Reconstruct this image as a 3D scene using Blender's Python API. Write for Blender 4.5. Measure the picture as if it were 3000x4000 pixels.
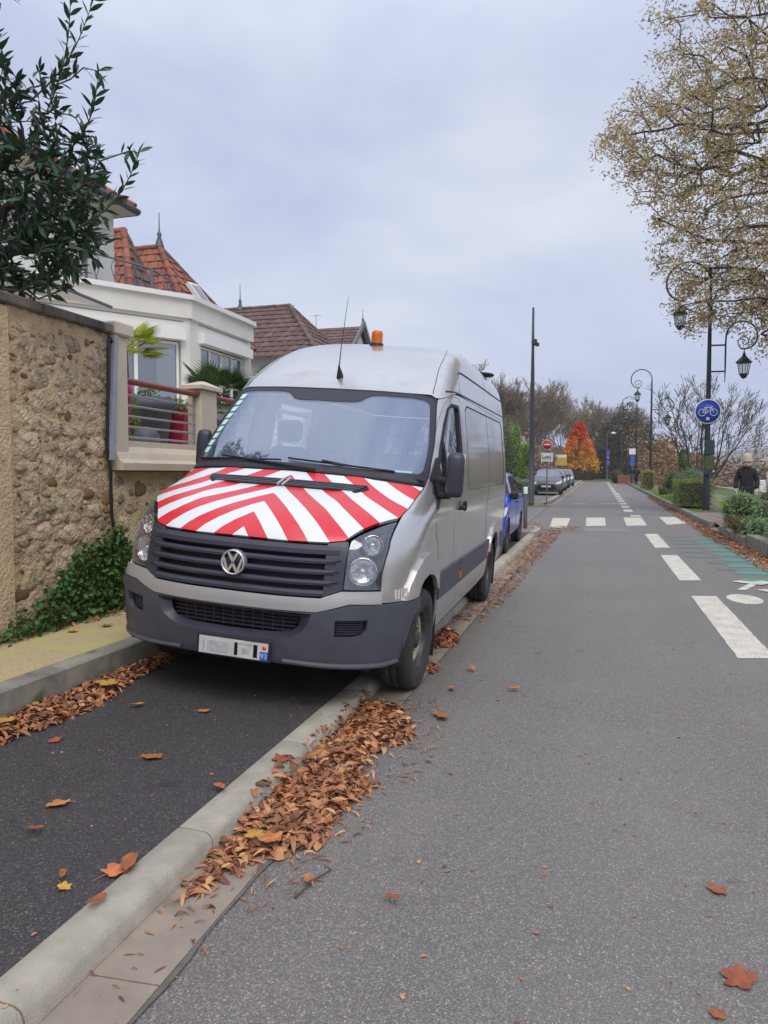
import bpy, bmesh, math, random
import numpy as np
from mathutils import Vector, Matrix, Euler
from mathutils.geometry import delaunay_2d_cdt
random.seed(7); np.random.seed(7)
S=bpy.context.scene
for o in list(bpy.data.objects): bpy.data.objects.remove(o)
COL=S.collection
R=math.radians
# ---------------------------------------------------------------- camera
f_=2889.; CH=1.47
pitch=math.atan(150/f_); yaw=math.atan(840/f_)
cam=bpy.data.cameras.new('camera'); camo=bpy.data.objects.new('camera',cam); COL.objects.link(camo)
cam.sensor_fit='VERTICAL'; cam.sensor_height=36; cam.sensor_width=27; cam.lens=36*f_/4000
cam.clip_start=.05; cam.clip_end=4000
camo.location=(0,0,CH); camo.rotation_euler=(math.pi/2-pitch,0,yaw)
S.camera=camo
S.render.resolution_x=768; S.render.resolution_y=1024
S.view_settings.view_transform='Standard'; S.view_settings.look='None'; S.view_settings.exposure=0.42; S.view_settings.gamma=1
S.view_settings.use_curve_mapping=False
# ---------------------------------------------------------------- world
W=bpy.data.worlds.new('World'); S.world=W; W.use_nodes=True
nt=W.node_tree; nt.nodes.clear(); L_=nt.links.new
def wn(t,**k):
    n=nt.nodes.new(t)
    for a,b in k.items(): setattr(n,a,b)
    return n
out=wn('ShaderNodeOutputWorld'); bg=wn('ShaderNodeBackground'); sky=wn('ShaderNodeTexSky',sky_type='NISHITA')
SUN_EL=R(52); SUN_AZ=R(150)
sky.sun_disc=False; sky.sun_elevation=SUN_EL; sky.sun_rotation=SUN_AZ; sky.air_density=1.2; sky.dust_density=3
tc=wn('ShaderNodeTexCoord'); mp=wn('ShaderNodeMapping'); mp.inputs['Scale'].default_value=(1,1,2.2)
L_(tc.outputs['Generated'],mp.inputs['Vector'])
nz=wn('ShaderNodeTexNoise'); nz.inputs['Scale'].default_value=2.3; nz.inputs['Detail'].default_value=5; nz.inputs['Roughness'].default_value=.5; nz.inputs['Distortion'].default_value=.25
L_(mp.outputs[0],nz.inputs['Vector'])
cr=wn('ShaderNodeValToRGB'); cr.color_ramp.elements[0].position=.33; cr.color_ramp.elements[1].position=.68
# cloud radiance, divided by the background strength used below
BGS=.12
def sc(c): return tuple(x/BGS for x in c)+(1,)
cr.color_ramp.elements[0].color=(.405,.458,.645,1); cr.color_ramp.elements[1].color=(.625,.66,.745,1)
L_(nz.outputs['Fac'],cr.inputs['Fac'])
mul=wn('ShaderNodeVectorMath',operation='SCALE'); mul.inputs['Scale'].default_value=1/BGS*.92
L_(cr.outputs['Color'],mul.inputs[0])
# overcast sky: brighter towards the zenith
sep=wn('ShaderNodeSeparateXYZ'); L_(tc.outputs['Generated'],sep.inputs[0])
mr=wn('ShaderNodeMapRange'); mr.inputs[1].default_value=.45; mr.inputs[2].default_value=1; mr.inputs[3].default_value=1; mr.inputs[4].default_value=1.7
L_(sep.outputs['Z'],mr.inputs[0])
mul2=wn('ShaderNodeVectorMath',operation='SCALE'); L_(mul.outputs[0],mul2.inputs[0]); L_(mr.outputs[0],mul2.inputs['Scale'])
mx=wn('ShaderNodeMix',data_type='RGBA'); mx.inputs['Factor'].default_value=.93
L_(sky.outputs[0],mx.inputs[6]); L_(mul2.outputs[0],mx.inputs[7]); L_(mx.outputs[2],bg.inputs['Color'])
bg.inputs['Strength'].default_value=BGS
L_(bg.outputs[0],out.inputs['Surface'])
sun=bpy.data.lights.new('sun','SUN'); suno=bpy.data.objects.new('sun',sun); COL.objects.link(suno)
sun.energy=1.35; sun.angle=R(40); sun.color=(1,.95,.88)
# direction the light comes from
sd=Vector((math.sin(SUN_AZ)*math.cos(SUN_EL),math.cos(SUN_AZ)*math.cos(SUN_EL),math.sin(SUN_EL)))
suno.rotation_euler=sd.to_track_quat('Z','Y').to_euler()
# ---------------------------------------------------------------- materials
def newmat(name):
    m=bpy.data.materials.new(name); m.use_nodes=True; n=m.node_tree; b=n.nodes['Principled BSDF']; return m,n,b
def mk(name,c1,c2=None,scale=6.,rough=.75,bump=0.,bscale=60.,metal=0.,c3=None,s3=30.,f3=.5,coat=0.,coord='Object',detail=5,rnd=0.,isl=0.,spec=.5,stretch=None,bdist=.01,trans=0.,lo=.35,hi=.65):
    m,n,b=newmat(name); lk=n.links.new; N=n.nodes.new
    b.inputs['Roughness'].default_value=rough; b.inputs['Metallic'].default_value=metal
    b.inputs['Specular IOR Level'].default_value=spec
    if coat: b.inputs['Coat Weight'].default_value=coat; b.inputs['Coat Roughness'].default_value=.06
    t=N('ShaderNodeTexCoord'); src=t.outputs[coord]
    if stretch:
        q=N('ShaderNodeMapping'); q.inputs['Scale'].default_value=stretch; lk(src,q.inputs[0]); src=q.outputs[0]
    col=None
    if c2 is not None:
        a=N('ShaderNodeTexNoise'); a.inputs['Scale'].default_value=scale; a.inputs['Detail'].default_value=detail; lk(src,a.inputs['Vector'])
        r=N('ShaderNodeValToRGB'); r.color_ramp.elements[0].position=lo; r.color_ramp.elements[1].position=hi
        r.color_ramp.elements[0].color=(*c1,1); r.color_ramp.elements[1].color=(*c2,1); lk(a.outputs['Fac'],r.inputs[0]); col=r.outputs[0]
    else:
        v=N('ShaderNodeRGB'); v.outputs[0].default_value=(*c1,1); col=v.outputs[0]
    if c3 is not None:
        a=N('ShaderNodeTexNoise'); a.inputs['Scale'].default_value=s3; a.inputs['Detail'].default_value=4; lk(src,a.inputs['Vector'])
        r=N('ShaderNodeMapRange'); r.inputs[1].default_value=f3; r.inputs[2].default_value=f3+.12; lk(a.outputs['Fac'],r.inputs[0])
        x=N('ShaderNodeMix'); x.data_type='RGBA'; lk(r.outputs[0],x.inputs[0]); lk(col,x.inputs[6]); x.inputs[7].default_value=(*c3,1); col=x.outputs[2]
    if rnd or isl:
        h=N('ShaderNodeHueSaturation'); lk(col,h.inputs['Color'])
        if isl: g=N('ShaderNodeNewGeometry'); o=g.outputs['Random Per Island']; k=isl
        else: g=N('ShaderNodeObjectInfo'); o=g.outputs['Random']; k=rnd
        r=N('ShaderNodeMapRange'); r.inputs[3].default_value=1-k; r.inputs[4].default_value=1+k; lk(o,r.inputs[0]); lk(r.outputs[0],h.inputs['Value'])
        r2=N('ShaderNodeMath'); r2.operation='MULTIPLY'; r2.inputs[1].default_value=7.31; lk(o,r2.inputs[0])
        r3=N('ShaderNodeMath'); r3.operation='FRACT'; lk(r2.outputs[0],r3.inputs[0])
        r4=N('ShaderNodeMapRange'); r4.inputs[3].default_value=.5-.04*k; r4.inputs[4].default_value=.5+.04*k; lk(r3.outputs[0],r4.inputs[0]); lk(r4.outputs[0],h.inputs['Hue'])
        col=h.outputs[0]
    lk(col,b.inputs['Base Color'])
    if bump:
        a=N('ShaderNodeTexNoise'); a.inputs['Scale'].default_value=bscale; a.inputs['Detail'].default_value=6; lk(src,a.inputs['Vector'])
        u=N('ShaderNodeBump'); u.inputs['Strength'].default_value=bump; u.inputs['Distance'].default_value=bdist; lk(a.outputs['Fac'],u.inputs['Height']); lk(u.outputs[0],b.inputs['Normal'])
    if trans:
        b.inputs['Subsurface Weight'].default_value=0
    return m
def glassmat(name,tint=(.8,.86,.88),refl=.35,rough=.01,body=0.,bodycol=(.3,.35,.42)):
    """thin pane: transparent, Fresnel mirror, and a little diffuse colour"""
    m,n,b=newmat(name); n.nodes.remove(b); N=n.nodes.new; lk=n.links.new; o=n.nodes['Material Output']
    tr=N('ShaderNodeBsdfTransparent'); tr.inputs[0].default_value=(*tint,1)
    gl=N('ShaderNodeBsdfGlossy'); gl.inputs['Roughness'].default_value=rough; gl.inputs['Color'].default_value=(.95,.97,1,1)
    fr=N('ShaderNodeFresnel'); ge=N('ShaderNodeNewGeometry'); io=N('ShaderNodeMapRange'); io.inputs[3].default_value=1.5; io.inputs[4].default_value=1/1.5; lk(ge.outputs['Backfacing'],io.inputs[0]); lk(io.outputs[0],fr.inputs[0])
    mr=N('ShaderNodeMapRange'); mr.inputs[3].default_value=refl; mr.inputs[4].default_value=1.; lk(fr.outputs[0],mr.inputs[0])
    x=N('ShaderNodeMixShader'); lk(mr.outputs[0],x.inputs[0]); lk(tr.outputs[0],x.inputs[1]); lk(gl.outputs[0],x.inputs[2]); res=x.outputs[0]
    if body:
        d=N('ShaderNodeBsdfDiffuse'); d.inputs[0].default_value=(*bodycol,1); y=N('ShaderNodeMixShader'); y.inputs[0].default_value=body
        lk(res,y.inputs[1]); lk(d.outputs[0],y.inputs[2]); res=y.outputs[0]
    lk(res,o.inputs['Surface']); return m
def asphalt(name,base,grain,bright,gs=260,rough=.8,tint2=None,spots=None):
    m,n,b=newmat(name); N=n.nodes.new; lk=n.links.new
    t=N('ShaderNodeTexCoord'); src=t.outputs['Object']
    def noise(s,d=3,src=src):
        a=N('ShaderNodeTexNoise'); a.inputs['Scale'].default_value=s; a.inputs['Detail'].default_value=d; lk(src,a.inputs['Vector']); return a.outputs['Fac']
    def rng(o,a,b_,c=0,d=1):
        r=N('ShaderNodeMapRange'); r.inputs[1].default_value=a; r.inputs[2].default_value=b_; r.inputs[3].default_value=c; r.inputs[4].default_value=d; lk(o,r.inputs[0]); return r.outputs[0]
    def mixc(f,a,b_):
        x=N('ShaderNodeMix'); x.data_type='RGBA'
        if isinstance(f,float): x.inputs[0].default_value=f
        else: lk(f,x.inputs[0])
        for i,v in ((6,a),(7,b_)):
            if isinstance(v,tuple): x.inputs[i].default_value=(*v,1)
            else: lk(v,x.inputs[i])
        return x.outputs[2]
    c=mixc(rng(noise(.45,6),.35,.65),tuple(x*.86 for x in base),tuple(x*1.1 for x in base))
    if tint2: c=mixc(rng(noise(.9,5),.5,.68),c,tint2)
    mpg=N('ShaderNodeMapping'); mpg.inputs['Scale'].default_value=(1.6,.045,1); lk(src,mpg.inputs[0])
    c=mixc(rng(noise(1.3,4,mpg.outputs[0]),.44,.62,0,.55),c,tuple(x*.80 for x in base))
    c=mixc(rng(noise(1.7,6),.60,.66,0,.30),c,tuple(x*.66 for x in base))
    c=mixc(rng(noise(gs*.45,3),.45,.70,0,.8),c,tuple(x*.62 for x in base))
    v=N('ShaderNodeTexVoronoi'); v.inputs['Scale'].default_value=gs*.5; lk(src,v.inputs['Vector'])
    s2=N('ShaderNodeSeparateColor'); lk(v.outputs['Color'],s2.inputs[0])
    c=mixc(rng(s2.outputs[0],.62,.70),c,grain)
    c=mixc(rng(s2.outputs[1],.955,.97),c,bright)
    c=mixc(rng(noise(5,5),.68,.72,0,.55),c,tuple(x*.45 for x in base))
    lk(c,b.inputs['Base Color']); b.inputs['Roughness'].default_value=rough; b.inputs['Specular IOR Level'].default_value=.35
    u=N('ShaderNodeBump'); u.inputs['Strength'].default_value=.55; u.inputs['Distance'].default_value=.004; lk(v.outputs['Distance'],u.inputs['Height']); lk(u.outputs[0],b.inputs['Normal'])
    return m
M={}
M['road']=asphalt('road_asphalt',(.178,.160,.148),(.232,.212,.19),(.40,.36,.27),420,.62,(.195,.174,.154))
M['bay']=asphalt('bay_asphalt',(.052,.047,.047),(.076,.071,.070),(.18,.155,.12),380,.75)
M['seam']=mk('tar_seam',(.155,.14,.125),(.11,.10,.09),20,.85,.3,120)
M['sidewalk']=mk('resin_gravel',(.56,.44,.25),(.40,.31,.17),60,.9,.6,260,c3=(.50,.44,.19),s3=3.0,f3=.5,hi=.7)
M['kerbc']=mk('kerb_concrete',(.43,.39,.31),(.33,.30,.235),9,.85,.5,150,c3=(.26,.24,.175),s3=3.2,f3=.6,rnd=.05)
M['kerbd']=mk('kerb_old_concrete',(.28,.265,.215),(.19,.18,.145),7,.88,.5,120,c3=(.10,.115,.06),s3=4,f3=.55,rnd=.1)
M['gutter']=mk('gutter_concrete',(.34,.275,.215),(.265,.22,.175),6,.85,.4,160,c3=(.13,.09,.06),s3=3,f3=.6,rnd=.06)
M['paint']=mk('road_paint_white',(.66,.62,.51),(.53,.49,.40),5,.75,.35,160,c3=(.26,.24,.21),s3=30,f3=.585)
M['paintg']=mk('road_paint_green',(.045,.30,.23),(.10,.27,.22),9,.75,.3,160,c3=(.15,.15,.14),s3=28,f3=.56)
M['paintgw']=mk('road_paint_green_worn',(.13,.17,.16),(.09,.25,.20),7,.75,.3,160,c3=(.15,.14,.13),s3=18,f3=.41)
M['paving']=mk('brown_paving',(.27,.20,.165),(.21,.155,.13),6,.9,.4,90)
M['soil']=mk('soil',(.10,.07,.045),(.06,.045,.03),12,.95,.6,60)
M['grass']=mk('grass_ground',(.10,.17,.03),(.06,.10,.02),9,.95,.6,90)
M['leafg']=mk('leaf_ground',(.22,.12,.05),(.09,.10,.03),.6,.95,.6,30)
M['silver']=mk('silver_paint',(.60,.59,.57),(.55,.54,.52),2.5,.28,0,metal=.7,coat=.9,c3=(.46,.44,.41),s3=2.2,f3=.60)
M['silverm']=mk('silver_satin',(.44,.43,.42),None,rough=.38,metal=.35)
M['plas']=mk('dark_bumper_plastic',(.072,.078,.095),(.058,.062,.078),5,.5,.15,300,c3=(.10,.105,.12),s3=2.5,f3=.6)
M['plasg']=mk('grille_plastic',(.040,.041,.060),(.032,.033,.048),6,.42,.05,200)
M['black']=mk('black_rubber',(.012,.012,.013),None,rough=.6)
M['blackg']=mk('black_gloss',(.01,.01,.012),None,rough=.12)
M['seamd']=mk('panel_gap',(.035,.035,.035),None,rough=.8)
M['tyre']=mk('tyre_rubber',(.030,.028,.027),(.045,.042,.04),12,.8,.4,90)
M['rim']=mk('steel_rim',(.10,.10,.105),(.06,.06,.06),20,.5,.2,80,metal=.5)
M['rust']=mk('rusty_rim',(.52,.42,.28),(.34,.24,.14),25,.7,.3,80)
M['chrome']=mk('chrome',(.75,.75,.76),None,rough=.22,metal=.75)
M['lampr']=mk('lamp_reflector',(.90,.90,.89),(.40,.40,.40),26,.12,.8,22,metal=1,bdist=.02)
M['lamph']=mk('lamp_housing',(.10,.10,.105),None,rough=.4,metal=.3)
M['amber']=mk('amber_plastic',(.75,.17,.01),(.5,.08,.0),60,.25)
M['orangem']=mk('orange_marker',(.8,.13,.02),None,rough=.3)
M['glass']=glassmat('windscreen_glass',(.90,.94,.98),.16,.02,.06,(.28,.42,.68))  # blue diffuse share paints a bright haze into the glass
M['frit']=mk('windscreen_frit',(.045,.04,.055),None,rough=.35,spec=.3)
M['glassd']=glassmat('side_glass',(.62,.68,.70),.22)
M['glassl']=glassmat('lens_glass',(.93,.94,.95),.05)
M['mint']=mk('mint_square',(.55,.85,.75),None,rough=.5)
M['seat']=mk('seat_fabric',(.055,.07,.11),None,rough=.9)
M['dash']=mk('dashboard',(.04,.045,.05),None,rough=.7)
M['inner']=mk('van_lining',(.35,.37,.4),None,rough=.9)
M['red']=mk('red_print',(.75,.03,.04),None,rough=.4)
def stripes():
    m,n,b=newmat('chevron_film'); N=n.nodes.new; lk=n.links.new
    uv=N('ShaderNodeUVMap'); sp=N('ShaderNodeSeparateXYZ'); lk(uv.outputs[0],sp.inputs[0])
    ab=N('ShaderNodeMath'); ab.operation='ABSOLUTE'; lk(sp.outputs[0],ab.inputs[0])
    ms=N('ShaderNodeMath'); ms.operation='MULTIPLY_ADD'; lk(sp.outputs[1],ms.inputs[0]); ms.inputs[1].default_value=.89; lk(ab.outputs[0],ms.inputs[2])
    a=N('ShaderNodeMath'); a.operation='MULTIPLY_ADD'; lk(ms.outputs[0],a.inputs[0]); a.inputs[1].default_value=1/.246; a.inputs[2].default_value=-.05/.246+4
    fr=N('ShaderNodeMath'); fr.operation='FRACT'; lk(a.outputs[0],fr.inputs[0])
    lt=N('ShaderNodeMath'); lt.operation='LESS_THAN'; lk(fr.outputs[0],lt.inputs[0]); lt.inputs[1].default_value=.5
    x=N('ShaderNodeMix'); x.data_type='RGBA'; lk(lt.outputs[0],x.inputs[0]); x.inputs[6].default_value=(.74,.75,.75,1); x.inputs[7].default_value=(.66,.022,.032,1)
    # a little road dirt
    t=N('ShaderNodeTexCoord'); g=N('ShaderNodeTexNoise'); g.inputs['Scale'].default_value=5; g.inputs['Detail'].default_value=6; lk(t.outputs['Object'],g.inputs['Vector'])
    r=N('ShaderNodeMapRange'); r.inputs[1].default_value=.5; r.inputs[2].default_value=.8; r.inputs[3].default_value=0; r.inputs[4].default_value=.12; lk(g.outputs['Fac'],r.inputs[0])
    y=N('ShaderNodeMix'); y.data_type='RGBA'; lk(r.outputs[0],y.inputs[0]); lk(x.outputs[2],y.inputs[6]); y.inputs[7].default_value=(.45,.43,.4,1)
    lk(y.outputs[2],b.inputs['Base Color']); b.inputs['Roughness'].default_value=.33; b.inputs['Coat Weight'].default_value=.25; b.inputs['Coat Roughness'].default_value=.2
    return m
M['stripes']=stripes()
# ---------------------------------------------------------------- object helpers
def prop(o,label=None,cat=None,group=None,kind=None):
    if label: o['label']=label
    if cat: o['category']=cat
    if group: o['group']=group
    if kind: o['kind']=kind
    return o
def thing(name,label,cat,loc=(0,0,0),rotz=0.,group=None):
    o=bpy.data.objects.new(name,None); COL.objects.link(o); o.location=loc; o.rotation_euler=(0,0,rotz); o.empty_display_size=.2
    return prop(o,label,cat,group)
class MB:
    def __init__(s): s.v=[]; s.f=[]; s.m=[]; s.sm=[]; s.mi=0; s.smooth=False; s.uv=None; s.nrm=None
    def add(s,vs,fs,smooth=None):
        b=len(s.v); s.v.extend([tuple(map(float,v)) for v in vs])
        for f in fs: s.f.append(tuple(b+i for i in f)); s.m.append(s.mi); s.sm.append(s.smooth if smooth is None else smooth)
    def box(s,x0,y0,z0,x1,y1,z1):
        s.add([(x0,y0,z0),(x1,y0,z0),(x1,y1,z0),(x0,y1,z0),(x0,y0,z1),(x1,y0,z1),(x1,y1,z1),(x0,y1,z1)],
              [(0,3,2,1),(4,5,6,7),(0,1,5,4),(1,2,6,5),(2,3,7,6),(3,0,4,7)],False)
    def bbox(s,x0,y0,z0,x1,y1,z1,b=.02):
        """box with chamfered vertical+horizontal edges (three stacked rings)"""
        def ring(z,i):
            return [(x0+i+b*(0),y0+i,z),(x1-i,y0+i,z),(x1-i,y1-i,z),(x0+i,y1-i,z)]
        def oct(z,i):
            X0,X1,Y0,Y1=x0+i,x1-i,y0+i,y1-i
            return [(X0+b,Y0,z),(X1-b,Y0,z),(X1,Y0+b,z),(X1,Y1-b,z),(X1-b,Y1,z),(X0+b,Y1,z),(X0,Y1-b,z),(X0,Y0+b,z)]
        rs=[oct(z0,b),oct(z0+b,0),oct(z1-b,0),oct(z1,b)]
        vs=sum(rs,[]); fs=[tuple(range(7,-1,-1)),tuple(range(24,32))]
        for k in range(3):
            for i in range(8): j=(i+1)%8; fs.append((k*8+i,k*8+j,k*8+8+j,k*8+8+i))
        s.add(vs,fs,False)
    def tube(s,pts,r,n=8,caps=True,smooth=True):
        pts=[Vector(p) for p in pts]; rr=r if isinstance(r,(list,tuple)) else [r]*len(pts)
        vs=[];fs=[]; up=None
        for i,p in enumerate(pts):
            t=(pts[min(i+1,len(pts)-1)]-pts[max(i-1,0)]).normalized()
            if up is None: up=Vector((0,0,1)) if abs(t.z)<.9 else Vector((1,0,0))
            a=t.cross(up).normalized(); 
            if a.length<.5: a=t.orthogonal().normalized()
            b=a.cross(t).normalized(); up=b
            for k in range(n):
                q=2*math.pi*k/n; vs.append(p+(a*math.cos(q)+b*math.sin(q))*rr[i])
        for i in range(len(pts)-1):
            for k in range(n): j=(k+1)%n; fs.append((i*n+k,i*n+n+k,i*n+n+j,i*n+j))
        s.add(vs,fs,smooth)
        if caps: s.add(vs[:n],[tuple(range(n))],False); s.add(vs[-n:],[tuple(range(n-1,-1,-1))],False)
    def lathe(s,prof,c=(0,0,0),n=24,ax='z',smooth=True):
        vs=[];fs=[]; m=len(prof)
        for (r,h) in prof:
            for k in range(n):
                q=2*math.pi*k/n; x,y=r*math.cos(q),r*math.sin(q)
                if ax=='z': p=(x,y,h)
                elif ax=='x': p=(h,x,y)
                else: p=(x,-h,y) if False else (x,h,-y)
                vs.append((p[0]+c[0],p[1]+c[1],p[2]+c[2]))
        for i in range(m-1):
            for k in range(n): j=(k+1)%n; fs.append((i*n+k,i*n+j,i*n+n+j,i*n+n+k))
        s.add(vs,fs,smooth)
    def quad(s,a,b,c,d): s.add([a,b,c,d],[(0,1,2,3)],False)
    def slab(s,poly,z0,z1,flip=False):
        n=len(poly); vs=[(x,y,z0) for x,y in poly]+[(x,y,z1) for x,y in poly]
        fs=[tuple(range(n-1,-1,-1)),tuple(range(n,2*n))]+[(i,(i+1)%n,n+(i+1)%n,n+i) for i in range(n)]
        s.add(vs,fs,False)
    def prism(s,poly,d):
        """poly: 3D points of a planar polygon, extruded by vector d"""
        n=len(poly); P=[Vector(p) for p in poly]; vs=P+[p+Vector(d) for p in P]
        fs=[tuple(range(n-1,-1,-1)),tuple(range(n,2*n))]+[(i,(i+1)%n,n+(i+1)%n,n+i) for i in range(n)]
        s.add(vs,fs,False)
    def mesh(s,name,mats,fixn=False):
        me=bpy.data.meshes.new(name); me.from_pydata(s.v,[],s.f)
        for m in (mats if isinstance(mats,(list,tuple)) else [mats]):
            if m: me.materials.append(m)
        if me.polygons:
            me.polygons.foreach_set('material_index',s.m); me.polygons.foreach_set('use_smooth',s.sm)
        if s.uv:
            l=me.uv_layers.new(name='UVMap'); idx=[0]*len(me.loops); me.loops.foreach_get('vertex_index',idx)
            l.data.foreach_set('uv',[c for i in idx for c in s.uv[i]])
        if s.nrm:
            fixn=False; me.update(); me.normals_split_custom_set_from_vertices(list(s.nrm)+[(0,0,0)]*(len(s.v)-len(s.nrm)))
        if fixn:
            bm=bmesh.new(); bm.from_mesh(me); bmesh.ops.recalc_face_normals(bm,faces=bm.faces); bm.to_mesh(me); bm.free()
        me.update(); return me
    def build(s,name,mats,parent=None,loc=None,fixn=True):
        o=bpy.data.objects.new(name,s.mesh(name,mats,fixn)); COL.objects.link(o)
        if parent: o.parent=parent
        if loc: o.location=loc
        return o
def inst(me,name,parent=None,loc=(0,0,0),rot=(0,0,0),scale=(1,1,1)):
    o=bpy.data.objects.new(name,me); COL.objects.link(o); o.location=loc; o.rotation_euler=rot; o.scale=scale
    if parent: o.parent=parent
    return o
def copy_tree(o,parent=None):
    c=o.copy(); COL.objects.link(c); c.parent=parent
    for ch in list(o.children): copy_tree(ch,c)
    return c
def npmesh(name,V,F,mat,smooth=False):
    """fast mesh from numpy arrays, all faces with the same vertex count"""
    V=np.asarray(V,dtype=np.float32); F=np.asarray(F,dtype=np.int32); me=bpy.data.meshes.new(name)
    me.vertices.add(len(V)); me.vertices.foreach_set('co',V.ravel()); k=F.shape[1]
    me.loops.add(F.size); me.loops.foreach_set('vertex_index',F.ravel())
    me.polygons.add(len(F)); me.polygons.foreach_set('loop_start',np.arange(len(F),dtype=np.int32)*k)
    me.polygons.foreach_set('use_smooth',np.full(len(F),smooth)); me.materials.append(mat); me.update(calc_edges=True); me.validate(); return me
def link(me,name,parent=None): return inst(me,name,parent)
def gz(y): return .0055*max(0.,y-18.)
# ================================================================ GROUND
YS=[-6,-3,0,2,4,6,8,10,12,14,16,18,20,22,25,30,36,42,50,60,75,95,120]
def sheet(name,prof,mat,ys=YS,kind='structure',label=None,parent=None):
    """prof: function y -> list of (x,z); lofted along y"""
    mb=MB(); n=len(prof(ys[0]))
    for y in ys: mb.v+= [(x,y,z+gz(y)) for x,z in prof(y)]
    for i in range(len(ys)-1):
        for k in range(n-1):
            mb.f.append((i*n+k,i*n+k+1,i*n+n+k+1,i*n+n+k)); mb.m.append(0); mb.sm.append(False)
    o=mb.build(name,mat,parent,fixn=False); prop(o,label,kind=kind); return o
# wide ground under everything, far beyond the road's end
mb=MB(); xs=[-400,-120,-40,-12,-4.3,3,9,14,60,140,400,900]; ys=[-40,0,18,60,120,200,400,900]
for y in ys:
    for x in xs: mb.v.append((x,y,min(gz(y),.62)-.10-(1.6 if 13<x<139 else 0)))
for i in range(len(ys)-1):
    for k in range(len(xs)-1): mb.f.append((i*12+k,i*12+k+1,i*12+13+k,i*12+12+k)); mb.m.append(0); mb.sm.append(False)
prop(mb.build('ground',M['leafg'],fixn=False),'leaf strewn ground around the street and riverside',kind='structure')
sheet('road',lambda y:[(-1.43,-.027),(-1.15,-.012),(-1.0,0),(2.45,0),(2.90,-.012)] if y<20 else [(-2.05,-.027),(-1.7,-.012),(-1.0,0),(2.45,0),(2.9,-.012)],M['road'],label='grey brown asphalt road running into the distance')
# side street joining from the left
mb=MB(); mb.slab([(-2.0,19.9),(-2.04,31.6),(-30,33.5),(-30,21.5)],-.3,0); 
for i,(x,y,z) in enumerate(mb.v): mb.v[i]=(x,y,z+gz(y)-.008)
prop(mb.build('side_street',M['road']),'asphalt side street joining from the left behind the crossing',kind='structure')
bay=lambda y:[(-3.17,.112),(-2.4,.085),(-1.555,.052)]
sheet('parking_bay',bay,M['bay'],[y for y in YS if y<=16]+[17.6],label='dark fresh asphalt parking bay beside the kerb')
sheet('far_parking_bay',lambda y:[(-4.3,.13),(-2.25,.10)],M['road'],[33.2,36,42,50,60,75,95,110],label='parking bay with the row of parked cars')
PV=lambda y:[(-4.2,.262),(-3.29,.262)]
sheet('pavement',PV,M['sidewalk'],[-4,0,2,4,6,8,10,12,14,16,18.4],label='yellowish resin gravel pavement below the stone wall')
sheet('far_pavement',lambda y:[(-7.2,.2),(-4.42,.2)],M['paving'],[33.4,42,60,80,110],label='brown pavement behind the parked cars')
# kerbs from separate stones
def kerb(name,label,prof,ys,mat,xoff=lambda y:0,lid=True,zoff=0):
    k=prop(bpy.data.objects.new(name,None),label,kind='structure'); COL.objects.link(k)
    for i in range(len(ys)-1):
        a,b=ys[i]+.0025,ys[i+1]-.0025; mb=MB(); n=len(prof); st=[a,a+.006,b-.006,b]
        for j,y in enumerate(st):
            sh=.0025 if j in(0,3) else 0
            for x,z in prof: mb.v.append((x+xoff(y),y,z+gz(y)-sh+zoff))
        for j in range(3):
            for q in range(n-1): mb.f.append((j*n+q,j*n+n+q,j*n+n+q+1,j*n+q+1)); mb.m.append(0); mb.sm.append(True if prof is KN else False)
        mb.f.append(tuple(range(n))); mb.f.append(tuple(range(4*n-1,3*n-1,-1))); mb.m+=[0,0]; mb.sm+=[False,False]
        mb.build('kerb_stone',mat,k)
    return k
KN=[(-1.62,-.1),(-1.603,.050),(-1.595,.057),(-1.54,.058),(-1.478,.054),(-1.458,.044),(-1.447,.026),(-1.436,-.06)]
kerb('bay_kerb','low rounded concrete kerb between parking bay and road',KN,[-.45+i*1.0 for i in range(-3,20)]+[17.6],M['kerbc'])
KL=[(-3.31,.0),(-3.31,.262),(-3.30,.27),(-3.175,.268),(-3.163,.255),(-3.158,.06)]
kerb('pavement_kerb','raised concrete kerb along the gravel pavement',KL,[-.2+i*1.0 for i in range(-3,19)],M['kerbd'])
KR=[(3.03,-.1),(3.03,.135),(3.02,.145),(2.875,.143),(2.86,.13),(2.855,-.06)]
KR=KR[::-1]
kerb('planting_kerb','concrete kerb along the riverside path',KR,[21.6+i for i in range(0,24)]+[50,55,60,65,70,80,90,100,120],M['kerbd'])
KRH=[(2.855,-.06),(2.86,.24),(2.875,.255),(3.06,.255),(3.08,.24),(3.08,-.1)]
kerb('planter_kerb','tall concrete block kerb round the near planting bed',KRH,[6.3,7.3,8.3,9.3,10.3,11.3,12.3,13.3,14.3,15.3,16.3],M['kerbd'],zoff=.0)
KRM=[(2.855,-.06),(2.86,.16),(2.875,.17),(3.04,.17),(3.05,.16),(3.05,-.1)]
kerb('low_planter_kerb','mossy low kerb between the block kerb and path entrance',KRM,[16.6,17.7,18.8,19.9],M['kerbd'])
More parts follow.
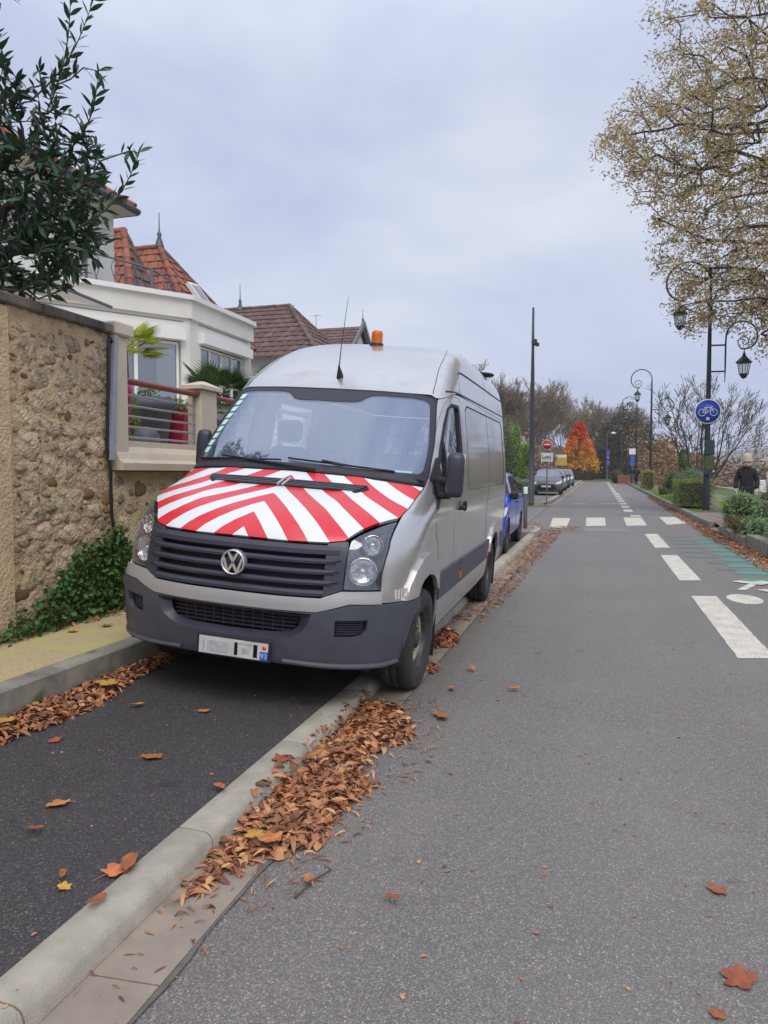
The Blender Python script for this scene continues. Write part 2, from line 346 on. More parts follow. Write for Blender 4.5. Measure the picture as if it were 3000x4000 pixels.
# far kerb of the parking row, curved at the junction
mb=MB(); pts=[(-3.3,32.3),(-2.7,32.5),(-2.35,33.0),(-2.2,34),(-2.12,36),(-2.1,45),(-2.1,60),(-2.1,100)]
def ribbon(pts,w,z0,z1,mb):
    L=[];Rr=[]
    for i,(x,y) in enumerate(pts):
        a=Vector(pts[max(i-1,0)]);b=Vector(pts[min(i+1,len(pts)-1)]); t=(b-a).normalized(); nn=Vector((-t.y,t.x))
        L.append((x+nn.x*w,y+nn.y*w)); Rr.append((x,y))
    for i in range(len(pts)-1):
        q=[L[i],L[i+1],Rr[i+1],Rr[i]]; vs=[(x,y,z+gz(y)) for z in (z0,z1) for x,y in q]
        mb.add(vs,[(0,1,2,3),(4,7,6,5),(0,4,5,1),(1,5,6,2),(2,6,7,3),(3,7,4,0)],False)
ribbon(pts,.2,-.1,.14,mb); prop(mb.build('far_kerb',M['kerbc']),'pale kerb curving round in front of the parked cars',kind='structure')
mb=MB(); ribbon([(-2.9,32.15),(-2.35,32.4),(-1.98,33.0),(-1.85,34),(-1.8,36),(-1.8,60),(-1.8,100)],.26,-.12,.003,mb)
prop(mb.build('far_gutter',M['gutter']),'concrete gutter strip beside the far parking kerb',kind='structure')
# gutter slabs
g=prop(bpy.data.objects.new('gutter',None),'brownish concrete gutter slabs beside the low kerb',kind='structure'); COL.objects.link(g)
for y0 in np.arange(-3.1,17.3,.98):
    y0=float(y0); mb=MB(); vs=[]
    for y in (y0+.003,y0+.977):
        vs+=[(-1.437,y,-.06),(-1.437,y,-.021),(-1.20,y,-.008),(-1.20,y,-.06)]
    mb.add(vs,[(0,1,5,4),(1,2,6,5),(2,3,7,6),(0,3,2,1),(4,5,6,7)],False); mb.build('gutter_slab',M['gutter'],g)
mb=MB()
pr=[]; rs=random.Random(3)
for y in np.arange(-3,17.5,.12):
    pr.append((-1.195+rs.uniform(-.004,.004),-1.180+rs.uniform(-.008,.007),float(y)))
for i in range(len(pr)-1):
    a,b=pr[i],pr[i+1]; z=-.0035
    mb.add([(a[0],a[2],-.006),(a[1],a[2],z-.002),(b[1],b[2],z-.002),(b[0],b[2],-.006)],[(0,1,2,3)],False)
prop(mb.build('tar_joint',M['seam'],fixn=False),'dark tar joint between gutter slabs and asphalt',kind='structure')
# island at the end of the bay
mb=MB(); mb.slab([(-1.44,17.7),(-1.42,18.9),(-1.6,19.45),(-2.1,19.7),(-3.1,19.8),(-4.2,19.9),(-4.2,17.7)],-.1,.085)
prop(mb.build('traffic_island',M['paving']),'paved island with bollards at the end of the bay',kind='structure')
mb=MB(); ribbon([(-1.4,17.65),(-1.38,18.9),(-1.55,19.5),(-2.1,19.78),(-3.1,19.88),(-4.2,19.98)],.14,-.1,.10,mb)
prop(mb.build('island_kerb',M['kerbc']),'kerb round the bollard island',kind='structure')
# ---- painted markings: each mark its own sheet, grouped under an Empty
def marks(name,label,polys,mat,part,z=.004,zs=0.):
    k=prop(bpy.data.objects.new(name,None),label,kind='structure'); COL.objects.link(k)
    for p in polys:
        mb=MB(); q=[]
        for i in range(len(p)):   # ragged edges
            a,b=Vector(p[i]),Vector(p[(i+1)%len(p)]); n=max(1,int((b-a).length/.07))
            for j in range(n):
                c=a.lerp(b,j/n); q.append((c.x+random.uniform(-.004,.004),c.y+random.uniform(-.005,.005)))
        cz=lambda x,y:(0 if x<2.45 else -.012*(x-2.45)/.45)+gz(y)+z
        mb.add([(x,y,cz(x,y)) for x,y in q],[tuple(range(len(q)))],False); mb.build(part,mat,k,fixn=False); z+=zs
    return k
D=[]
def dash(y0,y1,x0=1.08,x1=1.37): D.append([(x0,y0),(x1,y0+.08),(x1,y1+.08),(x0,y1)])
dash(6.37,9.49); dash(10.84,14.14); dash(15.52,18.95)
dash(25.8,26.6,1.03,1.35)
for i in range(8): dash(28.6+i*3.0,30.3+i*3.0,.90,1.22)
for i in range(14): dash(53+i*4.6,55.3+i*4.6,.85,1.15)
marks('cycle_lane_line','dashed white line marking off the cycle lane',D,M['paint'],'dash')
marks('zebra_crossing','four worn white crossing blocks beyond the grate',[[(-1.27,20.46),(-.83,20.4),(-.87,24.45),(-1.43,24.48)],[(-.34,21.2),(.2,21.36),(.19,25.04),(-.38,24.88)],[(.75,21.59),(1.3,21.82),(1.33,25.37),(.77,25.21)],[(1.86,22.26),(2.47,22.95),(2.4,25.87),(1.9,25.73)]],M['paint'],'crossing_block')
marks('give_way_line','thin worn cross line beyond the junction',[[(-1.2,34.6),(-.55,34.7),(-.55,35.0),(-1.2,34.9)],[(0.1,34.9),(1.0,35.1),(1.0,35.4),(.1,35.2)],[(-.1,88),(.9,88),(.9,89),(-.1,89)],[(-1.5,88),(-.7,88),(-.7,89),(-1.5,89)],[(1.9,88),(2.6,88),(2.6,89),(1.9,89)]],M['paint'],'cross_line')
G1=[];G2=[]
for i in range(10):
    y=10.35+i*.85
    if i<6: G1.append([(1.92+.035*i,y+.55),(2.68,y+.60),(2.68,y+.98),(1.92+.035*i,y+.93)])
    elif i<9: G1.append([(2.1,y+.55),(2.55,y+.60),(2.55,y+.95),(2.1,y+.93)])
    if i>1: G2.append([(1.50 if i>3 else 1.75,y+.13),(2.02,y+.13),(2.02,y+.5),(1.50 if i>3 else 1.75,y+.48)])
marks('green_checker','green painted checker blocks fading on the cycle lane',G1,M['paintg'],'green_block')
marks('worn_green_checker','nearly worn away green blocks of the cycle lane',G2,M['paintgw'],'green_block')
el=[(1.655+.19*math.cos(t),9.43+.36*math.sin(t)) for t in np.linspace(0,2*math.pi,24,endpoint=False)]
def stroke(a,b,w): 
    a=Vector(a);b=Vector(b);t=(b-a).normalized(); n=Vector((-t.y,t.x))*w/2; return [tuple(a+n),tuple(a-n),tuple(b-n),tuple(b+n)]
el2=[(2.33+.19*math.cos(t),9.43+.36*math.sin(t)) for t in np.linspace(0,2*math.pi,24,endpoint=False)]
marks('cycle_symbol','white bicycle symbol with two solid wheels on the lane',[el,el2,stroke((1.74,10.15),(2.05,10.9),.10),stroke((1.98,10.12),(2.26,10.3),.22),stroke((2.05,10.85),(2.22,11.0),.2),stroke((1.80,10.95),(2.12,10.72),.2)],M['paint'],'symbol_stroke',zs=.0015)
for y0,x0,x1 in ((27.0,-2.0,2.8),(32.0,-2.0,2.7),(19.3,-1.2,-.4)):
    mb=MB(); r9=random.Random(int(y0)); X=np.linspace(x0,x1,26); yy=[y0+r9.uniform(-.05,.05) for _ in X]
    mb.v=[(float(x),y,gz(y)+.003) for x,y in zip(X,yy)]+[(float(x),y+r9.uniform(.05,.12),gz(y)+.003) for x,y in zip(X,yy)]
    for i in range(25): mb.f.append((i,i+1,27+i,26+i)); mb.m.append(0); mb.sm.append(False)
    prop(mb.build('asphalt_joint',M['bay'],fixn=False),'dark joint across the asphalt near the junction',kind='structure')
# grate
M['iron']=mk('cast_iron',(.34,.34,.35),(.25,.25,.26),20,.55,.2,100,metal=.4)
gr=thing('drain_grate','long iron drain grate in the road before the crossing','grate',(.17,19.9,0))
mb=MB(); mb.box(-.55,-.62,-.05,.55,.62,.004); mb.build('frame',M['seam'],gr)
me=MB(); me.box(-.012,-.55,0,.012,.55,.014); me=me.mesh('grate_bar',M['iron'])
for i in range(27): inst(me,'bar',gr,(-.5+i*1.0/26,0,.004))
for y in (-.57,0,.57):
    mb=MB(); mb.box(-.53,y-.02,.005,.53,y+.02,.021); mb.build('rail',M['iron'],gr)
# ================================================================ BODY-SHELL MATHS (horizontal slices)
class Shell:
    """horizontal-slice body: front profile yf(z), rear yr(z), half width w(z), corner depth D(z), exponent n(z)"""
    def __init__(s,yf,yr,w,D,n,Dr=.25,nr=3.,up=None):
        s.t=dict(yf=yf,yr=yr,w=w,D=D,n=n); s.Dr=Dr; s.nr=nr; s.c={}; s.up=up
    def g(s,k,z):
        T=s.t[k]; xs=[a for a,b in T]; ys=[b for a,b in T]
        return float(np.interp(z,xs,ys))
    def prm(s,z):
        k=round(z*400)
        if k in s.c: return s.c[k]
        z=k/400.
        # smoothed tables
        r=[]
        for q in ('yf','yr','w','D','n'):
            r.append((s.g(q,z-.02)+2*s.g(q,z)+s.g(q,z+.02))/4)
        yf,yr,w,D,n=r
        def arc(D,n):
            t=np.linspace(0,1,161)**1.5*math.pi/4; t=np.concatenate([t,(math.pi/2-t)[::-1][1:]])
            X=w*np.sin(t)**(2/n); Y=D*(1-np.cos(t)**(2/n))
            L=np.concatenate([[0],np.cumsum(np.hypot(np.diff(X),np.diff(Y)))]); return X,Y,L/L[-1]
        s.c[k]=(yf,yr,w,D,arc(D,n),arc(s.Dr,s.nr)); return s.c[k]
    def S0(s,a,k):
        yf,yr,w,D,A,B=s.prm(k/400.)
        sg=-1. if a<0 else 1.; a=abs(a)
        if a<=1: x=np.interp(a,A[2],A[0]); y=yf+np.interp(a,A[2],A[1])
        elif a<=2: x=w; y=yf+D+(a-1)*(yr-s.Dr-yf-D)
        else: x=np.interp(3-a,B[2],B[0]); y=yr-np.interp(3-a,B[2],B[1])
        return np.array([sg*x,y])
    def S(s,a,z):
        kf=z*400; k=math.floor(kf); f=kf-k
        p=s.S0(a,k)*(1-f)+s.S0(a,k+1)*f
        return np.array([p[0],p[1],z])
    def N(s,a,z):
        e=.004
        da=s.S(a+e,z)-s.S(a-e,z); dz=s.S(a,z+e)-s.S(a,z-e)
        n=np.cross(da,dz); l=np.linalg.norm(n)
        n=n/l if l>1e-12 else np.array([0,-1.,0]); return n
    def aside(s,y,z):  # param a for side position y
        yf,yr,w,D,A,B=s.prm(z)
        if y<yf+D:
            return float(np.interp(y-yf,A[1],A[2]))
        if y>yr-s.Dr: return 3-float(np.interp(yr-y,B[1],B[2]))
        return 1+(y-yf-D)/(yr-s.Dr-yf-D)
    def afront(s,x,z):
        yf,yr,w,D,A,B=s.prm(z); return math.copysign(float(np.interp(abs(x),A[0],A[2])),x)
VAN=Shell(
 yf=[(.2,-.86),(.27,-.93),(.36,-.965),(.6,-1.0),(.72,-1.0),(.78,-.985),(.95,-.955),(1.03,-.93),(1.08,-.90),(1.13,-.84),(1.2,-.72),(1.25,-.59),(1.31,-.40),(1.37,-.25),(1.42,-.15),(1.55,-.02),(2.06,.52),(2.12,.585),(2.2,.72),(2.3,.90),(2.4,1.09),(2.5,1.32),(2.57,1.53),(2.62,1.75),(2.66,2.05),(2.68,2.35)],
 yr=[(.2,4.70),(.45,4.86),(.5,4.88),(1.2,4.88),(2.0,4.83),(2.4,4.76),(2.6,4.66),(2.66,4.55),(2.68,4.3)],
 w=[(.2,.93),(.3,.955),(.5,.975),(.9,.985),(1.2,.985),(1.4,.975),(1.7,.945),(2.0,.90),(2.2,.872),(2.35,.845),(2.45,.82),(2.52,.79),(2.58,.745),(2.62,.69),(2.65,.60),(2.67,.45),(2.68,.25)],
 D=[(.2,.6),(.6,.68),(1.0,.70),(1.2,.75),(1.4,.85),(1.7,.75),(2.0,.60),(2.3,.55),(2.6,.6),(2.68,.6)],
 n=[(.2,2.7),(.8,2.6),(1.1,2.6),(1.3,3.0),(1.4,3.5),(1.6,3.9),(2.05,4.2),(2.3,4.2),(2.5,3.8),(2.68,3.0)])

def pip(x,y,P):
    c=False; j=len(P)-1
    for i in range(len(P)):
        if (P[i][1]>y)!=(P[j][1]>y) and x<(P[j][0]-P[i][0])*(y-P[i][1])/(P[j][1]-P[i][1])+P[i][0]: c=not c
        j=i
    return c
def dens(P,d,closed=True):
    out=[]; n=len(P)
    for i in range(n if closed else n-1):
        a,b=P[i],P[(i+1)%n]; L=math.hypot((b[0]-a[0])*1.25,b[1]-a[1]); k=max(1,int(math.ceil(L/d)))
        for j in range(k): out.append((a[0]+(b[0]-a[0])*j/k,a[1]+(b[1]-a[1])*j/k))
    if not closed: out.append(P[-1])
    return out
def mirror(P): return [(-a,z) for a,z in reversed(P)]
def sym(P): # right-half outline from centre top.. to centre bottom -> whole
    return P+[(-a,z) for a,z in reversed(P) if abs(a)>1e-9]
def smooth_poly(P,it=1):
    for _ in range(it):
        Q=[]
        for i in range(len(P)):
            a,b=P[i],P[(i+1)%len(P)]; Q+= [(a[0]*.75+b[0]*.25,a[1]*.75+b[1]*.25),(a[0]*.25+b[0]*.75,a[1]*.25+b[1]*.75)]
        P=Q
    return P
def patch(sh,poly,off=0.,th=.012,holes=(),d=.06,offf=None,uvf=None):
    """a curved plate cut to poly in the (a,z) domain of the shell, with real thickness"""
    loops=[dens(poly,d)]+[dens(h,d) for h in holes]
    vs=[];ed=[]
    for L in loops:
        b=len(vs); vs+=L; ed+=[(b+i,b+(i+1)%len(L)) for i in range(len(L))]
    a0=min(p[0] for p in poly);a1=max(p[0] for p in poly);z0=min(p[1] for p in poly);z1=max(p[1] for p in poly)
    da=d/1.25; na=int((a1-a0)/da)+1; nz_=int((z1-z0)/d)+1
    for i in range(1,na):
        for j in range(1,nz_):
            x=a0+(a1-a0)*i/na; y=z0+(z1-z0)*j/nz_
            if abs(x)<1e-6: x=0
            if pip(x,y,poly) and not any(pip(x,y,h) for h in holes) and all(((x-q[0])*1.25)**2+(y-q[1])**2>(.42*d)**2 for L in loops for q in L): vs.append((x,y))
    co,_,tri,_,_,_=delaunay_2d_cdt([Vector((v[0]*1.25,v[1])) for v in vs],ed,[],0,1e-5)
    P2=[(v[0]/1.25,v[1]) for v in co]; F=[]
    for t in tri:
        cx=sum(P2[i][0] for i in t)/3; cy=sum(P2[i][1] for i in t)/3
        if pip(cx,cy,poly) and not any(pip(cx,cy,h) for h in holes): F.append(tuple(t))
    mb=MB(); mb.smooth=True; T=[];B=[];UV=[];NN=[]
    for a,z in P2:
        p=sh.S(a,z); n=sh.N(a,z); o=off+(offf(a,z) if offf else 0)
        T.append(p+n*o); B.append(p+n*(o-th)); UV.append(uvf(p) if uvf else (0,0)); NN.append(tuple(n))
    # orient
    used=set(i for f in F for i in f)
    FF=[]
    for f in F:
        p,q,r=T[f[0]],T[f[1]],T[f[2]]; nn=np.cross(q-p,r-p); n=sh.N(P2[f[0]][0],P2[f[0]][1])
        FF.append(f if nn@n>0 else (f[0],f[2],f[1]))
    mb.add(T,FF,True); mb.add(B,[(f[0],f[2],f[1]) for f in FF],True)
    cnt={}
    for f in FF:
        for i in range(3):
            e=(f[i],f[(i+1)%3]); 
            if (e[1],e[0]) in cnt: del cnt[(e[1],e[0])]
            else: cnt[e]=1
    for (i,j) in cnt: mb.add([T[i],T[j],B[j],B[i]],[(0,3,2,1)],False)
    mb.nrm=NN+[(-a,-b,-c) for a,b,c in NN]
    if uvf:
        mb.uv=UV+UV
        mb.uv+=[(0,0)]*(len(mb.v)-len(mb.uv))
        k=2*len(T)
        for (i,j) in cnt:
            mb.uv[k:k+4]=[UV[i],UV[j],UV[j],UV[i]]; k+=4
    return mb
def sweep(sh,path,sec,closed_sec=True,d=.05,taper=False):
    """section [(dz, off)] swept along path [(a,z)]; ends capped"""
    pts=dens(path,d,False); mb=MB(); n=len(sec); vs=[]
    for i,(a,z) in enumerate(pts):
        k=1.
        if taper: k=min(1,.15+min(i,len(pts)-1-i)*.6)
        t=Vector((pts[min(i+1,len(pts)-1)][0]*1.25-pts[max(i-1,0)][0]*1.25,pts[min(i+1,len(pts)-1)][1]-pts[max(i-1,0)][1])).normalized()
        for dz,o in sec:
            dz*=k
            aa=a-t.y*dz/1.25; zz=z+t.x*dz
            p=sh.S(aa,zz); vs.append(p+sh.N(aa,zz)*o)
    fs=[(i*n+k,i*n+(k+1)%n,i*n+n+(k+1)%n,i*n+n+k) for i in range(len(pts)-1) for k in range(n)]
    mb.add(vs,fs,False); mb.add(vs[:n],[tuple(range(n))],False); mb.add(vs[-n:],[tuple(range(n))],False); return mb
def groove(sh,path,w=.006,off=.0015): return sweep(sh,path,[(-w/2,off),(w/2,off),(w/2,-.004),(-w/2,-.004)],d=.05)
# ================================================================ VAN
van=thing('van','silver high roof panel van with red and white chevron bonnet parked half on the bay','van')
ang=(R(.941),R(4.134),R(.13))
yw,rl,vp=ang
ey=Vector((-math.sin(yw)*math.cos(vp),math.cos(yw)*math.cos(vp),math.sin(vp))); ex0=Vector((math.cos(yw),math.sin(yw),0)); ez0=ex0.cross(ey)
ex=ex0*math.cos(rl)-ez0*math.sin(rl); ez=ex.cross(ey)
VO=Vector((-2.147,4.914,.052))
van.matrix_world=Matrix(((ex.x,ey.x,ez.x,VO.x),(ex.y,ey.y,ez.y,VO.y),(ex.z,ey.z,ez.z,VO.z),(0,0,0,1)))
V=VAN
def sd_(pts): # side points (y,z) -> (a,z)
    return [(V.aside(y,z),z) for y,z in pts]
def ins(P,k): # shrink polygon slightly for panel gaps
    cx=sum(p[0] for p in P)/len(P); cy=sum(p[1] for p in P)/len(P)
    out=[]
    n=len(P)
    for i in range(n):
        a=Vector(P[i-1]);b=Vector(P[i]);c=Vector(P[(i+1)%n]); d1=(b-a); d2=(c-b)
        if d1.length<1e-6 or d2.length<1e-6: out.append(P[i]); continue
        d1.normalize(); d2.normalize(); n1=Vector((-d1.y,d1.x)); n2=Vector((-d2.y,d2.x)); m=(n1+n2)
        if m.length<.3: m=n1
        m.normalize(); area=1
        out.append((b.x+m.x*k*s_area(P),b.y+m.y*k*s_area(P)))
    return out
def s_area(P): return 1 if sum(P[i][0]*P[(i+1)%len(P)][1]-P[(i+1)%len(P)][0]*P[i][1] for i in range(len(P)))>0 else -1
# --- side body (both sides)
archF=[(-.56,.712),(-.52,.80),(-.44,.88),(-.31,.94),(-.12,.965),(.06,.935),(.20,.86),(.30,.74),(.34,.60),(.36,.36)]
archF=[(-.575,.712),(-.53,.80),(-.45,.885),(-.32,.945),(-.12,.965),(.08,.935),(.22,.86),(.31,.74),(.35,.60),(.37,.36)]
archR=[(3.22,.36),(3.235,.62),(3.30,.78),(3.42,.88),(3.60,.93),(3.78,.92),(3.95,.86),(4.07,.75),(4.13,.6),(4.15,.40)]
door=[(.385,.40),(.365,.60),(.33,.76),(.20,1.0),(.11,1.20),(.09,1.33),(.14,1.43),(.30,1.65),(.50,1.86),(.68,2.01),(.80,2.072),(.95,2.10),(1.22,2.105),(1.27,2.07),(1.285,1.9),(1.285,.40)]
win=[(.22,1.40),(.30,1.54),(.42,1.69),(.58,1.86),(.72,1.985),(.84,2.03),(1.13,2.04),(1.17,2.0),(1.175,1.44),(1.14,1.40)]
ROOFZ=2.135
def side_outline():
    P=[(.652,.715)]+sd_(archF)+sd_([(.5,.345),(1.5,.345),(2.6,.345),(3.22,.36)])[0:3]+sd_(archR)+sd_([(4.4,.42)])+[(2.2,.43),(3.0,.45),(3.0,ROOFZ),(2.4,ROOFZ),(2.0,ROOFZ),(1.2,ROOFZ),(.95,2.125),(.84,2.11),(.76,2.085),(.70,2.062),(.652,2.045)]
    P+=[(.640,1.8),(.632,1.55),(.626,1.42),(.632,1.33),(.644,1.262),(.640,1.22),(.646,1.19),(.664,1.03),(.648,.875),(.654,.785)]
    return P
so=side_outline(); dp=sd_(door)
rwin=[(2.35,1.52),(2.35,2.02),(2.94,2.02),(2.94,1.52)]
for sgn in (1,-1):
    hl=[dp,rwin]
    if sgn<0:
        hl.append(sd_([(1.55,1.42),(1.55,2.02),(2.45,2.02),(2.45,1.42)]))
    P=so; H=hl
    if sgn<0: P=mirror(P); H=[mirror(h) for h in H]
    patch(V,P,0,.02,H,.075).build('side_panel',M['silver'],van)
    dd=ins(dp,.004); ww=sd_(win)
    if sgn<0: dd=mirror(dd); ww=mirror(ww)
    do=patch(V,dd,0,.03,[ww],.07).build('cab_door',M['silver'],van)
    # window seal ring and pane
    wi=ins(ww,.022)
    patch(V,ins(ww,-.004),.004,.02,[wi],.06).build('window_seal',M['black'],do)
    patch(V,ins(ww,.006),-.012,.004,[],.09).build('window_pane',M['glassd'],do)
    q=sd_([(.46,1.36),(.46,1.75)]); q=q if sgn>0 else [(-a,z) for a,z in q]
    sweep(V,sd_([(.47,1.40),(.47,1.73)]) if sgn>0 else [(-a,z) for a,z in sd_([(.47,1.40),(.47,1.73)])],[(-.012,.008),(.012,.008),(.012,-.01),(-.012,-.01)]).build('window_divider',M['black'],do)
    # black mirror base triangle
    tri=sd_([(.10,1.24),(.115,1.36),(.16,1.45),(.31,1.60),(.30,1.38),(.24,1.34)])
    patch(V,tri if sgn>0 else mirror(tri),.012,.02,[],.06).build('mirror_base',M['black'],do)
    # handle
    y0,z0=1.12,1.21; p=V.S(V.aside(y0,z0),z0); x=p[0]*sgn
    mb=MB(); mb.bbox(-.012,-.07,-.02,.028,.07,.02,.01); mb.bbox(0,.03,-.03,.032,.085,.055,.01); h=mb.build('door_handle',M['black'],do); h.location=(x+(.008*sgn),y0,z0); h.scale=(sgn,1,1)
    # wheel arch flares
    for A,zb in ((archF,.712),(archR,.40)):
        inner=[p for p in A if p[1]>=(.70 if A is archF else .5)]
        cy=-.11 if A is archF else 3.69
        outer=inner
        inner=[(cy+(y-cy)*.80,z-.115*min(1,max(0,(z-.55)/.35))) for y,z in outer]
        if A is archF: inner=[(-.37,.712),(-.34,.755),(-.25,.80),(-.10,.818),(.06,.795),(.18,.745),(.25,.68)]; outer=outer+[(.335,.65)]
        ring=sd_(inner)+sd_(outer)[::-1]
        fo_=lambda a,z,cy=cy:.012+.03*math.exp(-((z-.80)/.16)**2)
        patch(V,ring if sgn>0 else mirror(ring),.010,.03,[],.04,offf=lambda a,z:.012).build('wheel_arch',M['silver'],van)
    # dark protection strips
    segs=[[(.36,.565),(.35,.70),(.335,.765),(1.265,.765),(1.265,.565)],[(1.305,.565),(1.305,.765),(3.21,.765),(3.185,.66),(3.175,.565)],[(4.20,.58),(4.17,.70),(4.14,.765),(4.62,.765),(4.62,.58)]]
    for sg in segs:
        q=sd_(sg); patch(V,q if sgn>0 else mirror(q),.016,.02,[],.08).build('protection_strip',M['plas'],van)
    for y in (1.285,3.10):
        q=sd_([(y-.018,.60),(y-.018,.66),(y+.018,.66),(y+.018,.60)]); patch(V,q if sgn>0 else mirror(q),.024,.012,[],.03).build('side_marker',M['orangem'],van)
    # pressed seams along the flank
    def gv(pts,w=.008,o=.002,name='body_seam'):
        q=sd_(pts); q=q if sgn>0 else [(-a,z) for a,z in q]
        groove(V,q,w,o).build(name,M['seamd'],van)
    gv([(1.50,2.03),(1.60,2.075),(4.25,2.10),(4.33,2.05),(4.36,1.42),(4.30,1.36)],.012,.003)
    gv([(1.50,2.03),(1.50,1.40),(1.56,1.345),(4.30,1.36)],.004,.001)
    gv([(2.92,2.12),(2.92,.80)],.004,.001)
    gv([(.80,2.125),(1.0,2.14),(2.5,2.165),(4.5,2.19)],.012,.003)
    gv([(1.28,2.325),(1.4,2.34),(2.5,2.36),(4.55,2.385)],.014,.004)
    gv([(1.32,2.33),(1.31,2.15)],.004,.001);  gv([(3.0,2.36),(3.02,2.50)],.004,.001)
    gv([(4.62,2.12),(4.62,.80)],.005,.001)
# white sticker ticks low on the wing
for i in range(7):
    y=-.70+i*.045 if False else -.66+i*.026; z=.728
    q=sd_([(y,z),(y,z+.055),(y+.016,z+.06),(y+.016,z+.002)]); patch(V,q,.002,.002,[],.03).build('reflective_tick',M['paint'],van)
# --- roof: one skin from the gutter line up
def roofgrid():
    As=list(np.concatenate([np.linspace(-3,-1.02,46),np.linspace(-1,1,61),np.linspace(1.02,3,46)])); 
    Zs=[None]+list(np.linspace(2.145,2.60,22))+list(2.68-.08*np.cos(np.linspace(0,math.pi/2,12))[1:]**1.0)
    mb=MB(); mb.smooth=True; n=len(As)
    for zi,z in enumerate(Zs):
        for a in As:
            if z is None: zz=float(np.interp(abs(a),[.60,.625,.652,.70,.76,.84,.95],[2.078,2.060,2.052,2.068,2.090,2.115,2.140])) if abs(a)<1.2 else ROOFZ+.005
            else: zz=z
            zz=min(zz,2.679); mb.v.append(tuple(V.S(a,zz)))
    for i in range(len(Zs)-1):
        for k in range(n-1): mb.f.append((i*n+k,i*n+k+1,i*n+n+k+1,i*n+n+k)); mb.m.append(0); mb.sm.append(True)
    top=(len(Zs)-1)*n; mb.v.append((0,3.3,2.682)); c=len(mb.v)-1
    for k in range(n-1): mb.f.append((top+k,top+k+1,c)); mb.m.append(0); mb.sm.append(True)
    return mb
roofgrid().build('roof',M['silver'],van,fixn=False)
for s in (1,-1): groove(V,[(s*.612,2.09),(s*.61,2.2),(s*.60,2.35),(s*.60,2.5),(s*.60,2.60)],.006,.002).build('body_seam',M['seamd'],van)
# --- bonnet
HF=[(0,1.053),(.2,1.05),(.38,1.056),(.45,1.070),(.468,1.096),(.495,1.132),(.54,1.167),(.585,1.188),(.632,1.205),(.638,1.262),(.626,1.33),(.618,1.385)]
HB=[(.40,1.412),(.21,1.428),(0,1.435)]
hood=HF+HB; full=hood+[(-a,z) for a,z in reversed(hood) if a>0]
arc=[0.];zz=np.arange(1.0,1.5,.01)
for i in range(1,len(zz)): arc.append(arc[-1]+math.hypot(V.g('yf',zz[i])-V.g('yf',zz[i-1]),.01))
ys_=[V.g('yf',z) for z in zz]; z105=np.interp(1.055,zz,arc)
def huv(p):
    # distance up the bonnet from its front edge, measured at this y; near the lip by height
    s=np.interp(p[1] if abs(p[0])<.3 else p[1],ys_,arc)-z105
    s2=np.interp(p[2],zz,arc)-z105
    s=s2*(.9-.1*abs(p[0]))
    return (p[0],s)
hd=patch(V,full,.006,.025,[],.045,uvf=huv,offf=lambda a,z: .010*math.exp(-((abs(a)-.30)/.05)**2)*min(1,max(0,(z-1.12)*8))); hd.build('bonnet',M['stripes'],van)
# vent in the bonnet
ven=[(0,1.372),(.12,1.371),(.25,1.366),(.375,1.357),(.382,1.350),(.345,1.322),(.2,1.330),(0,1.333)]
vf=ven+[(-a,z) for a,z in reversed(ven) if a>0]
vo=patch(V,vf,.014,.01,[],.05).build('bonnet_vent',M['black'],van)
for k in range(4):
    z=1.334+k*.0095
    sweep(V,[(-.34-.01*k,z-.004),(-.2,z),(0,z+.001),(.2,z),(.34+.01*k,z-.004)],[(-.0022,.026),(.0022,.026),(.0022,.01),(-.0022,.01)],d=.08).build('vent_slat',M['plas'],vo)
for s in(-.012,.012):
    sweep(V,[(s-.004,1.331),(s+.004,1.374)],[(-.007,.026),(.007,.026),(.007,.01),(-.007,.01)]).build('vent_bridge',M['silverm'],vo)
# --- windscreen
wr=[(0,2.073),(.3,2.070),(.5,2.062),(.60,2.050),(.634,2.035),(.640,2.0),(.634,1.8),(.626,1.6),(.622,1.46),(.614,1.405),(.4,1.432),(.2,1.445),(0,1.448)]
wf=wr+[(-a,z) for a,z in reversed(wr) if a>0]
inn=[(0,2.045),(.3,2.042),(.5,2.035),(.575,2.022),(.600,2.0),(.603,1.95),(.602,1.8),(.598,1.6),(.590,1.50),(.565,1.475),(.4,1.48),(.2,1.49),(0,1.492)]
# sun band hangs lower in the middle
inn=[(0,1.975),(.16,1.975),(.20,1.985),(.25,2.03),(.3,2.040),(.5,2.035),(.575,2.022),(.600,2.0),(.603,1.95),(.602,1.8),(.598,1.6),(.590,1.50),(.565,1.475),(.4,1.48),(.2,1.49),(0,1.492)]
wi=inn+[(-a,z) for a,z in reversed(inn) if a>0]
ws=patch(V,wf,.004,.008,[],.06).build('windscreen',M['glass'],van)
patch(V,wf,.0068,.002,[wi],.05).build('windscreen_border',M['frit'],ws)
# rubber surround
sweep(V,wr+[(-a,z) for a,z in reversed(wr) if a>0]+[wr[0]],[(-.004,.008),(.007,.008),(.007,-.012),(-.004,-.012)],d=.05).build('windscreen_seal',M['black'],van)
for i in range(9):
    t=i/8; a0=-(.572-.012*t); z=2.0-.44*t
    q=[(a0,z),(a0+.042,z+.004),(a0+.038,z-.036),(a0-.004,z-.040)]; patch(V,q,.0085,.002,[],.03).build('small_mark',M['mint'],ws)  # column of small mint squares on the windscreen
q=[(.44,1.478),(.44,1.50),(.53,1.497),(.535,1.475)]; patch(V,q,-.006,.002,[],.03).build('small_mark',M['mint'],ws)
